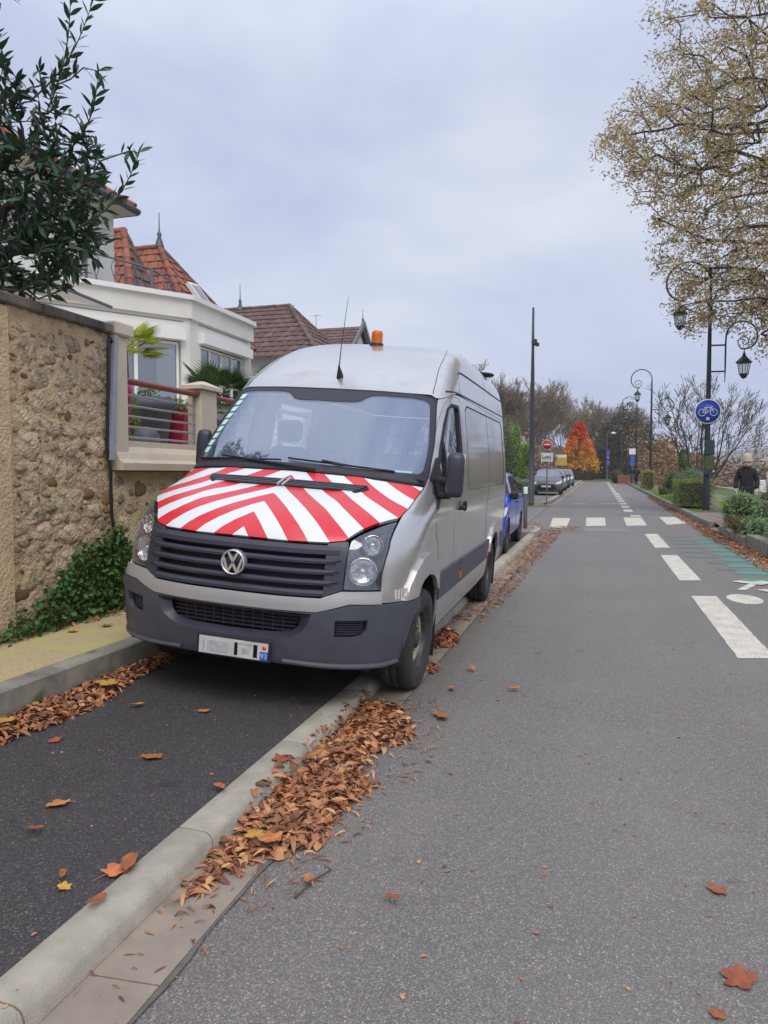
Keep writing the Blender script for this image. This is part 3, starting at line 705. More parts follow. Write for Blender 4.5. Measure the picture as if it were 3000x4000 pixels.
# scuttle and wipers
patch(V,[(0,1.46),(.3,1.452),(.615,1.42),(.618,1.392),(.4,1.414),(0,1.437)]+[(-a,z) for a,z in [(.4,1.414),(.618,1.392),(.615,1.42),(.3,1.452)]],.002,.02,[],.05).build('scuttle',M['black'],van)
def wiper(a0,z0,a1,z1,b0,b1,zb0,zb1):
    w=MB(); P=V.S(a0,z0)+V.N(a0,z0)*.03; Q=V.S(a1,z1)+V.N(a1,z1)*.04
    w.tube([P,Q],[.012,.007],6); o=w.build('wiper_arm',M['black'],van)
    pts=[V.S(b0+(b1-b0)*t,zb0+(zb1-zb0)*t)+V.N(b0+(b1-b0)*t,zb0+(zb1-zb0)*t)*.018 for t in np.linspace(0,1,9)]
    w=MB(); w.tube(pts,.007,5); w.build('wiper_blade',M['black'],o)
wiper(.60,1.415,.12,1.50,-.05,.45,1.515,1.475)
wiper(.10,1.44,-.38,1.49,-.55,-.08,1.47,1.50)
# --- grille
GP=[(0,1.047),(.2,1.044),(.38,1.050),(.45,1.064),(.468,1.064),(.474,1.03),(.476,.86),(.478,.790),(.388,.742),(.2,.740),(0,.740)]
gf=GP+[(-a,z) for a,z in reversed(GP) if a>0]
gr_=patch(V,gf,-.055,.01,[],.08).build('grille',M['black'],van)
# side frames, top, bottom
fr=[(.385,1.050),(.45,1.064),(.468,1.064),(.474,1.03),(.476,.86),(.478,.790),(.400,.748)]
for s in(1,-1): patch(V,fr if s>0 else mirror(fr),.004,.06,[],.05).build('grille_frame',M['plasg'],gr_)
sec=lambda h,o:[(-h,o-.03),(-h*.8,o-.004),(-h*.1,o),(h*.7,o-.012),(h,o-.03),(h,-.05),(-h,-.05)]
for k,(z,h,am) in enumerate([(.762,.022,.40),(.822,.019,.43),(.884,.019,.435),(.946,.019,.435),(1.012,.034,.445)]):
    path=[(-am,z+.004),(-am*.6,z),(0,z),(am*.6,z),(am,z+.004)]
    sweep(V,path,sec(h,.014),d=.06).build('grille_slat',M['plasg'],gr_)
    if 0<k<4:
        for s in (1,-1): sweep(V,[(s*.40,z),(s*.455,z+.012)],[(-.004,.0),(-.001,.016),(.004,.0)],d=.03).build('grille_rib',M['plasg'],gr_)
# --- emblem (round badge with the two letters)
cx,cz=0,.902; y0=V.S(0,cz)[1]-.030
em=MB(); Rr=.076
em.lathe([(Rr-.012,-.004),(Rr-.010,-.012),(Rr-.003,-.014),(Rr,-.006),(Rr,.03)],(cx,y0,cz),40,'y')
bd=em.build('badge_ring',M['chrome'],van)
em=MB(); em.lathe([(0,.002),(Rr-.008,.002),(Rr-.004,.03)],(cx,y0,cz),40,'y'); em.build('badge_field',M['blackg'],bd)
def bar(pts,w,name):
    mb=MB()
    for a,b in zip(pts[:-1],pts[1:]):
        a=Vector(a);b=Vector(b);t=(b-a).normalized(); n=Vector((-t.y,t.x))*w/2; q=[a+n,a-n,b-n,b+n]
        mb.prism([(cx+p.x,y0-.011,cz+p.y) for p in q],(0,.015,0))
    mb.build(name,M['chrome'],bd)
bar([(-.032,.062),(0,.004),(.032,.062)],.0135,'badge_letter')
bar([(-.063,.032),(-.030,-.060),(0,-.006),(.030,-.060),(.063,.032)],.0135,'badge_letter')
# --- silver strip under the grille
SP=[(0,.733),(.2,.733),(.392,.737),(.474,.781),(.56,.783),(.650,.783),(.655,.712),(.515,.714),(.384,.662),(.2,.658),(0,.657)]
patch(V,SP+[(-a,z) for a,z in reversed(SP) if a>0],.026,.045,[],.035).build('front_trim',M['silverm'],van)
# --- bumper
BP=[(0,.655),(.2,.656),(.387,.659),(.515,.708),(.655,.707),(.83,.706),(.985,.706),(.94,.655),(.90,.60),(.868,.54),(.838,.44),(.812,.36),(.80,.315),(.736,.30),(.45,.305),(.2,.318),(0,.325)]
opn=[(0,.646),(.30,.648),(.362,.646),(.350,.59),(.326,.54),(.285,.503),(.22,.484),(0,.474)]
fog=[(.460,.618),(.597,.622),(.598,.560),(.575,.525),(.540,.514),(.462,.514)]
of=opn+[(-a,z) for a,z in reversed(opn) if a>0]
def boff(a,z):
    b=.012+.022*math.exp(-((z-.655)/.03)**2)*min(1,max(0,(abs(a)-.42)/.08))
    if z<.40: b-= (0.40-z)*.35
    b+=.012*math.exp(-((z-.36)/.02)**2)
    return b
bp=BP+[(-a,z) for a,z in reversed(BP) if a>0]
bu=patch(V,bp,.01,.03,[of,fog,mirror(fog)],.045,offf=boff).build('front_bumper',M['plas'],van)
# intake lip, mesh
l2=[(0,.642),(.300,.644),(.314,.61),(.306,.56),(.276,.524),(.20,.508),(0,.502)]
lf=l2+[(-a,z) for a,z in reversed(l2) if a>0]
# sloping funnel between the bumper and the mesh
def funnel(P,Q,o1,o2,mat,name,par):
    A=dens(P,.05); n=len(A); cx=sum(p[0] for p in Q)/len(Q); 
    mb=MB(); vs=[]
    B=[]
    Qd=dens(Q,.01)
    for a,z in A:
        B.append(min(Qd,key=lambda q:((q[0]-a)*1.25)**2+(q[1]-z)**2))
    for (a,z),(b,w) in zip(A,B):
        vs.append(V.S(a,z)+V.N(a,z)*o1); vs.append(V.S(b,w)+V.N(b,w)*o2)
    mb.add(vs,[(2*i,2*i+1,(2*i+3)%(2*n),(2*i+2)%(2*n)) for i in range(n)],True); return mb.build(name,mat,par)
it=funnel(of,lf,.020,-.030,M['plasg'],'air_intake',bu)
patch(V,lf,-.075,.01,[],.08).build('intake_back',M['black'],it)
for k in range(5):
    z=.522+k*.0255; am=.285+.005*k
    sweep(V,[(-am,z),(0,z),(am,z)],[(-.0035,-.034),(.0035,-.034),(.0035,-.05),(-.0035,-.05)],d=.08).build('intake_bar',M['plasg'],it)
for k in range(-5,6):
    a=k*.047; sweep(V,[(a,.51),(a,.635)],[(-.003,-.038),(.003,-.038),(.003,-.05),(-.003,-.05)],d=.1).build('intake_bar',M['plasg'],it)
for s in (1,-1):
    fg=fog if s>0 else mirror(fog); q=ins(fg,.006)
    fo=patch(V,fg,-.018,.01,[],.06).build('fog_lamp_blank',M['plasg'],bu)
    for k in range(6):
        z=.532+k*.0145; a0,a1=(.470,.560+.006*k)
        sweep(V,[(s*a0,z),(s*a1,z)],[(-.004,-.004),(.004,-.004),(.005,-.02),(-.005,-.02)],d=.05).build('blank_rib',M['plasg'],fo)
# lower skirt line
mb=sweep(V,[(.25,.352),(.45,.338),(.70,.335),(.80,.345)],[(-.02,.0),(-.004,.03),(.006,.028),(.02,.0)],d=.05); mb.build('bumper_lip',M['plas'],bu)
mb=sweep(V,[(-.25,.352),(-.45,.338),(-.70,.335),(-.80,.345)],[(-.02,.0),(-.004,.03),(.006,.028),(.02,.0)],d=.05); mb.build('bumper_lip',M['plas'],bu)
# --- number plate
py=-1.028
pl=MB(); pl.bbox(-.192,py,.338,.286,py+.012,.462,.004); plo=pl.build('number_plate_holder',M['black'],van)
M['plate']=mk('plate_white',(.62,.62,.60),(.50,.50,.49),12,.35); M['plateg']=mk('plate_smudge',(.36,.36,.37),(.5,.5,.5),30,.5); M['blue']=mk('plate_blue',(.02,.10,.55),None,rough=.35)
XP=lambda x:.047+x*.84
mb=MB(); mb.box(XP(-.265),py-.003,.350,XP(.205),py,.452); mb.build('number_plate',M['plate'],plo)
mb=MB(); mb.box(XP(.205),py-.003,.350,XP(.265),py,.402); mb.build('plate_band',M['blue'],plo)
mb=MB(); mb.box(XP(.205),py-.003,.402,XP(.265),py,.452); mb.build('plate_band',M['plate'],plo)
mb=MB(); mb.lathe([(0,-.005),(.013,-.005),(.013,0)],(XP(.236),py,.427),12,'y'); mb.build('plate_dot',M['orangem'],plo)
for x0,x1,z0,z1,m in ((-.235,-.222,.36,.435,'plateg'),(-.20,-.04,.362,.43,'plateg'),(.01,.035,.362,.437,'blackg'),(.155,.185,.362,.437,'blackg'),(.045,.148,.428,.440,'plateg'),(.07,.13,.375,.41,'plateg')):
    mb=MB(); mb.box(XP(x0),py-.0045,z0,XP(x1),py-.0028,z1); mb.build('plate_mark',M[m],plo)
def text(body,size,loc,rot,mat,name,parent,ext=.001,align='CENTER'):
    c=bpy.data.curves.new(name,'FONT'); c.body=body; c.size=size; c.extrude=ext; c.align_x=align; c.align_y='CENTER'; c.resolution_u=3
    t=bpy.data.objects.new(name,c); COL.objects.link(t); dg=bpy.context.evaluated_depsgraph_get(); dg.update()
    me=bpy.data.meshes.new_from_object(t.evaluated_get(dg)); bpy.data.objects.remove(t); me.materials.clear(); me.materials.append(mat)
    o=inst(me,name,parent,loc,rot); return o
text('93',.045,(XP(.235),py-.005,.375),(math.pi/2,0,0),M['plate'],'plate_digits',plo)
# --- headlights
HP=[(.482,.792),(.479,.95),(.477,1.068),(.500,1.10),(.530,1.124),(.573,1.155),(.612,1.176),(.636,1.183),(.655,1.03),(.640,.875),(.646,.792)]
for s in (1,-1):
    hp=HP if s>0 else mirror(HP)
    hl=patch(V,hp,-.085,.008,[],.06).build('headlight',M['lamph'],van)
    funnel(hp,ins(hp,.012),-.002,-.085,M['lamph'],'headlight_bezel',hl)
    patch(V,ins(hp,.001),.004,.006,[],.05).build('headlight_glass',M['glassl'],hl)
    for (a,z,r,dep) in ((.563,.897,.082,.05),(.583,1.062,.062,.045)):
        p=V.S(a,z); n=V.N(a,z); 
        nv=Vector((n[0]*.55,n[1],0)).normalized(); nv.x*=s
        P0=Vector((p[0]*s,p[1],p[2]))+Vector((n[0]*s,n[1],n[2]))*-.035
        mb=MB(); mb.lathe([(r*1.06,.006),(r,.008),(r*.97,0),(r*.85,-.022),(r*.6,-.036),(r*.3,-.042),(0,-.043)],(0,0,0),26,'z',False)
        o=mb.build('reflector',M['lampr'],hl); o.location=P0; o.rotation_euler=nv.to_track_quat('Z','Y').to_euler()
        mb=MB(); mb.lathe([(.018,-.045),(.018,-.012),(.012,-.002),(0,0)],(0,0,0),14,'z'); o2=mb.build('bulb_cap',M['chrome' if z<1 else 'amber'] if False else M['chrome'],hl); o2.location=P0; o2.rotation_euler=o.rotation_euler
        mb=MB(); mb.lathe([(r*1.0,-.01),(r*1.14,.004),(r*1.14,-.04)],(0,0,0),26,'z'); o3=mb.build('lamp_ring',M['lamph'],hl); o3.location=P0; o3.rotation_euler=o.rotation_euler
# --- mirrors
for s in (1,-1):
    mb=MB(); mb.smooth=True
    prof=[(1.355,.55),(1.365,.9),(1.40,1.0),(1.55,1.0),(1.62,.95),(1.655,.78),(1.665,.40)]
    n=16; vs=[]
    for z,k in prof:
        for i in range(n):
            q=2*math.pi*i/n; c,s_=math.cos(q),math.sin(q); X=.064*k*abs(c)**.6*(1 if c>0 else -1); Y=.075*k*abs(s_)**.6*(1 if s_>0 else -1)
            if s_>0: Y*=.6
            vs.append((X,Y,z-1.52))
    fs=[(i*n+k,i*n+(k+1)%n,i*n+n+(k+1)%n,i*n+n+k) for i in range(len(prof)-1) for k in range(n)]
    mb.add(vs,fs,True); mb.add(vs[:n],[tuple(range(n))],False); mb.add(vs[-n:],[tuple(range(n))],False)
    mi=mb.build('mirror_housing',M['black'],van); mi.location=(1.085,.13,1.50) if s>0 else (-1.065,.55,1.56); mi.rotation_euler=(0,0,R(8) if s>0 else R(-70)); mi.data.materials[0]=M['plasg']
    mb=MB(); mb.bbox(-.065,.052,-.13,.065,.056,.14,.003) ; mb.build('mirror_glass',M['chrome'],mi)
    for z in (1.34,1.44) if s>0 else ():
        mb=MB(); mb.tube([(s*.95,.19,z),(s*1.0,.14,z),(s*1.06,.13,z+.005)],[.03,.026,.024],8); mb.build('mirror_arm',M['black'],van)
    mb=MB(); mb.bbox(s*.99-.045,.14 if s>0 else .42,1.32 if s>0 else 1.46,s*.99+.045,.23 if s>0 else .5,1.47,.02); mb.build('mirror_bracket',M['black'],van)
# --- wheels
def make_wheel(name,parent,loc,sgn,r=.352,w=.235,rr=.205,mat='rim',spokes=5,rust=True):
    mb=MB(); W2=w/2
    pr=[(rr,-W2*.75),(rr+.02,-W2*.92),(r-.06,-W2),(r-.02,-W2*.93),(r-.004,-W2*.74),(r,-W2*.66),(r,-W2*.24),(r-.012,-W2*.22),(r-.012,-W2*.18),(r,-W2*.16),(r,W2*.16),(r-.012,W2*.18),(r-.012,W2*.22),(r,W2*.24),(r,W2*.66),(r-.004,W2*.74),(r-.02,W2*.93),(r-.035,W2*.97),(r-.06,W2*1.0),(r-.075,W2*.985),(r-.09,W2),(rr+.02,W2*.92),(rr,W2*.75)]
    mb.lathe(pr,(0,0,0),40,'x'); wh=mb.build('wheel',M['tyre'],parent); wh.location=loc; wh.scale=(sgn,1,1)
    mb=MB(); mb.lathe([(rr+.003,W2*.70),(rr+.004,W2*.78),(rr-.006,W2*.80),(rr-.012,W2*.68),(rr-.020,W2*.30)],(0,0,0),40,'x'); mb.build('rim_edge',M[mat],wh)
    if rust:
        mb=MB(); mb.lathe([(rr*.60,W2*.34),(rr*.64,W2*.50),(rr*.72,W2*.56),(rr*.80,W2*.52),(rr*.83,W2*.34)],(0,0,0),40,'x'); mb.build('rim_ring',M['rust'],wh)
    mb=MB(); d0=W2*.30
    mb.lathe([(rr-.018,W2*.1),(rr-.020,d0),(rr*.72,d0+.012),(rr*.62,d0+.004),(rr*.45,d0+.018),(.055,d0+.022),(.052,d0+.05),(.02,d0+.055),(0,d0+.055)],(0,0,0),40,'x'); mb.build('rim',M[mat],wh)
    me=MB(); me.lathe([(.010,0),(.010,.018),(0,.018)],(0,0,0),6,'x'); me=me.mesh('wheel_bolt',M['rim'])
    for k in range(6):
        q=k*math.pi/3; inst(me,'wheel_bolt',wh,(d0+.018,.075*math.cos(q),.075*math.sin(q)))
    for k in range(8):
        q=k*math.pi/4+.2; mb=MB(); mb.lathe([(.018,0),(.018,.003),(0,.003)],(0,0,0),10,'x'); o=mb.build('rim_slot',M['black'],wh); o.location=(d0+.008,rr*.78*math.cos(q),rr*.78*math.sin(q))
    return wh
for s in (1,-1):
    w1=make_wheel('wheel',van,(s*.853,0.0,.345),s); w1.rotation_euler=(0,0,R(-1.5))
    make_wheel('wheel',van,(s*.853,3.665,.345),s)
    # mud flaps
    for y,x in ((.42,.86),(4.12,.86)):
        mb=MB(); mb.box(x-.13,y-.006,.13,x+.11,y+.006,.62); o=mb.build('mud_flap',M['black'],van); o.scale=(s,1,1)
    # wheel wells
    for yc in (-.11,3.69):
        mb=MB(); vs=[]
        for i in range(13):
            q=math.pi*i/12; y=yc-.47*math.cos(q); z=.45+.50*math.sin(q)
            vs+=[(s*.965,y,z),(s*.60,y,z)]
        vs=[(s*.965,yc-.47,.30),(s*.6,yc-.47,.30)]+vs+[(s*.965,yc+.47,.30),(s*.6,yc+.47,.30)]
        n=len(vs)//2; mb.add(vs,[(2*i,2*i+1,2*i+3,2*i+2) for i in range(n-1)],True); mb.add([vs[2*i+1] for i in range(n)],[tuple(range(n))],False)
        mb.build('wheel_well',M['black'],van)
# underbody
mb=MB(); mb.box(-.62,-.55,.24,.62,4.6,.40); mb.box(-.93,.42,.36,.93,3.18,.44); mb.box(-.80,-.78,.30,.80,-.45,.52); mb.build('underbody',M['black'],van)
mb=MB(); mb.tube([(-.7,0,.33),(.7,0,.33)],.05,8); mb.tube([(-.7,3.665,.33),(.7,3.665,.33)],.06,8); mb.build('axle',M['black'],van)
# rear bumper, rear windows, interior
patch(V,[(2.1,.44),(3.0,.44),(3.0,.62),(2.1,.62)],.05,.08,[],.1).build('rear_bumper',M['plas'],van)
patch(V,mirror([(2.1,.44),(3.0,.44),(3.0,.62),(2.1,.62)]),.05,.08,[],.1).build('rear_bumper',M['plas'],van)
for s in (1,-1):
    rw=rwin if s>0 else mirror(rwin); rp=patch(V,rw,-.006,.006,[],.1).build('rear_window',M['glassd'],van)
    for k in range(9):
        a=s*(2.38+k*.065); p0=V.S(a,1.52); p1=V.S(a,2.02); mb=MB(); mb.tube([(p0[0],p0[1]-.06,1.52),(p1[0],p1[1]-.06,2.02)],.006,4); mb.build('guard_bar',M['black'],rp)
    for z in (1.6,1.7,1.8,1.9): 
        p0=V.S(s*2.35,z);p1=V.S(s*2.94,z); mb=MB(); mb.tube([(p0[0],4.74,z),(p1[0],4.74,z)],.006,4); mb.build('guard_bar',M['black'],rp)
q=[(-a,z) for a,z in sd_([(1.55,1.42),(1.55,2.02),(2.45,2.02),(2.45,1.42)])][::-1]
patch(V,q,-.006,.006,[],.1).build('side_window',M['glassl'],van)
mb=MB(); mb.box(-.88,-.05,.44,.88,4.7,.50); mb.build('floor_panel',M['inner'],van)
mb=MB(); mb.smooth=True
dsh=[(-.05,1.36),(.10,1.40),(.35,1.38),(.50,1.30),(.56,1.10),(.50,.80)]
mb.add([(x,y,z) for x in (-.84,.84) for y,z in dsh],[(i,i+1,7+i,6+i) for i in range(5)],False); mb.build('dashboard',M['dash'],van)
mb=MB(); mb.lathe([(.19,0),(.205,.012),(.22,0),(.205,-.012),(.19,0)],(0,0,0),24,'z'); st=mb.build('steering_wheel',M['black'],van); st.location=(.42,.60,1.33); st.rotation_euler=(R(-35),0,0)
mb=MB(); mb.bbox(-.19,-.03,-.015,.19,.03,.015,.01); mb.lathe([(0,.02),(.05,.015),(.06,-.02)],(0,0,0),12,'z'); mb.build('wheel_hub',M['black'],st)
for x,w in ((.45,.25),(-.30,.24),(-.68,.18)):
    se=MB(); se.bbox(x-w,.85,.85,x+w,1.35,1.02,.05); so_=se.build('seat',M['seat'],van)
    se=MB(); se.bbox(x-w,1.28,1.0,x+w,1.44,1.62,.06); se.build('seat_back',M['seat'],so_)
    se=MB(); se.bbox(x-.12,1.33,1.66,x+.12,1.43,1.86,.04); se.build('headrest',M['seat'],so_)
# --- roof fittings
bc=MB(); bc.lathe([(.066,-.02),(.066,.008),(.058,.018),(.055,.02)],(0,0,0),20); b0=bc.build('beacon_base',M['black'],van); b0.location=(0,1.68,2.60)
bc=MB(); 
prf=[(.054,.018)]+[(.054 if k%2 else .050,.022+k*.011) for k in range(9)]+[(.045,.128),(.03,.134),(0,.136)]
bc.lathe(prf,(0,0,0),24); bc.build('amber_beacon',M['amber'],b0)
an=MB(); an.smooth=True; an.lathe([(.034,0),(.033,.02),(.024,.055),(.012,.095),(.006,.12)],(0,0,0),12); ao=an.build('antenna_foot',M['black'],van); ao.location=(0,.72,2.175); ao.rotation_euler=(R(28),0,0); ao.scale=(.8,1.35,1)
an=MB(); an.tube([(0,0,.10),(0,.075,.24),(.01,.26,.56)],[.006,.004,.002],5); an.build('antenna_whip',M['black'],ao)
rv=MB(); rv.lathe([(0,.0),(.05,.0),(.06,.03),(.20,.055),(.215,.075),(.20,.09),(0,.10)],(0,0,0),20); ro=rv.build('roof_vent',M['black'],van); ro.location=(.60,4.15,2.60); ro.scale=(.85,.8,.9)
# ================================================================ LEFT WALL, TERRACE, HOUSES
M['mortar']=mk('lime_mortar',(.62,.46,.28),(.50,.36,.21),5,.95,.8,40,c3=(.25,.20,.14),s3=2.5,f3=.58,bdist=.03)
M['mortary']=mk('pale_lime_mortar',(.64,.52,.32),(.52,.41,.24),5,.95,.8,40,c3=(.28,.22,.14),s3=3,f3=.6,bdist=.03)
M['stone']=mk('rubble_stone',(.64,.49,.31),(.36,.28,.20),2.2,.95,.7,5,c3=(.14,.115,.09),s3=2.6,f3=.56,rnd=.35,bdist=.05)
M['stoneo']=mk('ochre_stone',(.42,.20,.08),(.40,.27,.14),9,.9,.9,30,rnd=.35,bdist=.02)
M['coping']=mk('coping_concrete',(.20,.165,.13),(.11,.095,.075),6,.95,.6,60,c3=(.06,.06,.05),s3=5,f3=.55)
M['cream']=mk('cream_render',(.66,.58,.45),(.58,.50,.38),3,.9,.25,120,c3=(.45,.38,.27),s3=5,f3=.66)
M['white']=mk('white_render',(.74,.72,.66),(.68,.66,.60),1.2,.9,.15,60,c3=(.60,.58,.52),s3=2.2,f3=.66)
M['pvc']=mk('white_pvc',(.78,.78,.76),None,rough=.4)
M['steel']=mk('galvanised_rail',(.42,.43,.45),None,rough=.35,metal=.6)
M['redrail']=mk('red_brown_handrail',(.26,.065,.045),(.20,.05,.035),20,.45)
M['ironp']=mk('painted_iron',(.14,.15,.17),None,rough=.5)
M['win']=glassmat('house_glass',(.45,.48,.50),.22)
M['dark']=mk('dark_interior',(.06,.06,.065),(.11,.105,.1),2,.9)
M['tiler']=mk('red_roof_tile',(.33,.115,.075),(.25,.085,.055),5,.8,.3,60,c3=(.16,.06,.04),s3=7,f3=.6,rnd=.22)
M['tilerf']=mk('red_tile_field',(.33,.115,.075),(.25,.085,.055),5,.8,.3,60,c3=(.16,.06,.04),s3=7,f3=.6,isl=.22)
M['tileb']=mk('brown_roof_tile',(.17,.105,.085),(.12,.075,.065),5,.85,.3,60,c3=(.08,.06,.05),s3=7,f3=.6,rnd=.2)
M['tilebf']=mk('brown_tile_field',(.17,.105,.085),(.12,.075,.065),5,.85,.3,60,c3=(.08,.06,.05),s3=7,f3=.6,isl=.2)
M['zinc']=mk('zinc_gutter',(.12,.13,.15),(.09,.09,.10),5,.5,metal=.4)
M['grey']=mk('grey_board',(.36,.38,.43),(.30,.32,.36),8,.6)
M['trellis']=mk('wood_shutter',(.30,.13,.07),(.22,.09,.05),5,.6)
WX=-4.17
# stones: lumpy flattened blobs, twelve shapes
def blob(seed,flat=.35):
    r=random.Random(seed); mb=MB(); mb.smooth=False; n=10; vs=[]; ang=[2*math.pi*i/n+r.uniform(-.22,.22) for i in range(n)]
    rad=[r.uniform(.62,1.18) for _ in range(n)]
    for lv,(k,h) in enumerate(((1.06,-.5),(1.0,.2),(.86,.75),(.45,1.0))):
        for i in range(n): 
            jj=r.uniform(-.1,.1); vs.append((h*flat+jj*.12,math.cos(ang[i])*rad[i]*(k+jj*.3),math.sin(ang[i])*rad[i]*(k+jj*.3)))
    vs.append((flat*r.uniform(.9,1.15),0,0))
    fs=[(l*n+i,l*n+(i+1)%n,l*n+n+(i+1)%n,l*n+n+i) for l in range(3) for i in range(n)]+[(3*n+i,3*n+(i+1)%n,4*n) for i in range(n)]
    mb.add(vs,fs,False); me=mb.mesh('stone',M['stone'],True)
    for p in me.polygons: p.use_smooth=True
    return me
BL=[blob(s) for s in range(12)]
BLO=[]
for b in BL[:4]: c=b.copy(); c.materials.clear(); c.materials.append(M['stoneo']); BLO.append(c)
def stones(parent,y0,y1,z0,z1,n,x=WX,seed=1,smin=.03,smax=.14,hole=None):
    r=random.Random(seed); pl=[]; tries=0
    while len(pl)<n and tries<n*60:
        tries+=1; t=tries/(n*60); s=(smax*(1-t)**1.6+smin)*r.uniform(.75,1.1); y=r.uniform(y0+s*.6,y1-s*.6); z=r.uniform(z0+s*.5,z1-s*.6)
        if hole and hole(y,z): continue
        if any(((y-a)/1.15)**2+((z-b)*1.25)**2<((s+c)*.92)**2 for a,b,c in pl): continue
        pl.append((y,z,s))
    for y,z,s in pl:
        me=r.choice(BLO) if r.random()<.24 and s<.10 else r.choice(BL)
        inst(me,'stone',parent,(x-.006,y,z),(r.choice([0,math.pi]) and r.uniform(-.5,.5),0,0),(r.uniform(.03,.085),s*r.uniform(.95,1.35),s*r.uniform(.6,.85)))
wall=thing('stone_wall','tall rubble stone wall with concrete coping under the dark leaved tree','wall',(0,0,0))
def rough_face(mb,x,y0,y1,z0,z1,d=.035,amp=.016,seed=5,thick=.4):
    r=random.Random(seed); ny=max(2,int((y1-y0)/d)); nzz=max(2,int((z1-z0)/d)); vs=[]
    for i in range(ny+1):
        for j in range(nzz+1): vs.append((x+r.uniform(-amp,amp),y0+(y1-y0)*i/ny,z0+(z1-z0)*j/nzz))
    w=nzz+1; mb.add(vs,[(i*w+j,(i+1)*w+j,(i+1)*w+j+1,i*w+j+1) for i in range(ny) for j in range(nzz)],True)
    a=len(mb.v); mb.add([(x-thick,y0,z0),(x-thick,y1,z0),(x-thick,y1,z1),(x-thick,y0,z1),(x,y0,z0),(x,y1,z0),(x,y1,z1),(x,y0,z1)],[(0,3,2,1),(0,1,5,4),(1,2,6,5),(2,3,7,6),(3,0,4,7)],False)
mb=MB(); rough_face(mb,WX,.5,5.64,.20,2.70); mb.build('mortar_face',M['mortar'],wall)
stones(wall,4.50,5.62,.30,2.62,215,seed=4,smin=.022,smax=.125)
stones(wall,1.0,4.28,.30,2.62,70,seed=9,smin=.05,smax=.16)
mb=MB(); mb.bbox(WX-.38,4.30,.22,WX+.028,4.47,2.69,.01); mb.build('rendered_pier',M['mortar'],wall)
for i in range(6):
    y0=.5+i*.86; mb=MB(); mb.bbox(WX-.45,y0,2.70,WX+.055,min(y0+.852,5.66),2.78,.014)
    mb.build('coping_stone',M['coping'],wall)
# lower wall under the terrace
low=thing('low_stone_wall','lower rubble stone wall carrying the cream terrace ledge','wall')
mb=MB(); rough_face(mb,WX-.005,5.66,17.5,.20,1.49,d=.12); mb.build('mortar_face',M['mortary'],low)
stones(low,5.70,8.6,.28,1.44,110,x=WX-.005,seed=21,smin=.02,smax=.085)
stones(low,8.7,17.4,.28,1.44,70,x=WX-.005,seed=22,smin=.05,smax=.14)
# terrace
ter=thing('terrace','cream rendered terrace ledge with square pillars and moulded edge','terrace')
mb=MB(); prof=[(WX-.35,1.50),(WX+.105,1.50),(WX+.11,1.565),(WX+.06,1.60),(WX+.035,1.66),(WX-.02,1.72),(WX-.02,1.775),(WX-.35,1.775)]
def extr(mb,prof,y0,y1):
    n=len(prof); mb.add([(x,y0,z) for x,z in prof]+[(x,y1,z) for x,z in prof],[tuple(range(n-1,-1,-1)),tuple(range(n,2*n))]+[(i,(i+1)%n,n+(i+1)%n,n+i) for i in range(n)],False)
extr(mb,prof,5.68,17.4); mb.build('ledge',M['cream'],ter)
mb=MB(); mb.box(-7.6,5.7,1.45,WX-.34,17.4,1.745); mb.box(-9,5.7,.2,WX-.42,17.3,1.45); mb.build('terrace_floor',M['cream'],ter)
mb=MB(); mb.bbox(WX-.30,5.67,1.60,WX+.03,5.875,2.70,.008); mb.build('end_pillar',M['cream'],ter)
mb=MB(); mb.bbox(WX-.34,5.665,2.70,WX+.07,5.93,2.82,.015); mb.build('pillar_cap',M['cream'],ter)
for y in (7.36,10.6,13.9,17.2):
    mb=MB(); mb.bbox(WX-.15,y-.17,1.72,WX+.02,y+.17,2.385,.008); p=mb.build('pillar',M['cream'],ter)
    mb=MB(); x0,x1,y0,y1=WX-.20,WX+.06,y-.235,y+.235; xm=(x0+x1)/2
    mb.add([(x0,y0,2.385),(x1,y0,2.385),(x1,y1,2.385),(x0,y1,2.385),(x0,y0,2.425),(x1,y0,2.425),(x1,y1,2.425),(x0,y1,2.425),(xm-.03,y-.03,2.485),(xm+.03,y-.03,2.485),(xm+.03,y+.03,2.485),(xm-.03,y+.03,2.485)],
     [(0,3,2,1),(0,1,5,4),(1,2,6,5),(2,3,7,6),(3,0,4,7),(4,5,9,8),(5,6,10,9),(6,7,11,10),(7,4,8,11),(8,9,10,11)],False); mb.build('pillar_cap',M['cream'],ter)
for i,(a,b) in enumerate(((5.88,7.19),(7.53,10.43),(10.77,13.73),(14.07,17.03))):
    ra=thing('terrace_railing',['steel terrace railing with red handrail between the end pillar and first capped pillar','steel terrace railing with red handrail beyond the first capped pillar','third bay of terrace railing hidden behind the van','fourth bay of terrace railing hidden behind the van'][i],'railing',(WX-.06,a,1.75),0,'terrace railings')
    L=b-a
    mb=MB(); mb.tube([(.03,-.02,.575),(.03,L+.03,.575)],.031,12); mb.build('handrail',M['redrail'],ra)
    for k in range(5): mb=MB(); mb.tube([(0,0,.06+k*.098),(0,L,.06+k*.098)],.0105,8); mb.build('rail_bar',M['steel'],ra)
    for y in (.02,L-.02): mb=MB(); mb.box(-.005,y-.02,.02,.005,y+.02,.56); mb.build('rail_plate',M['steel'],ra)
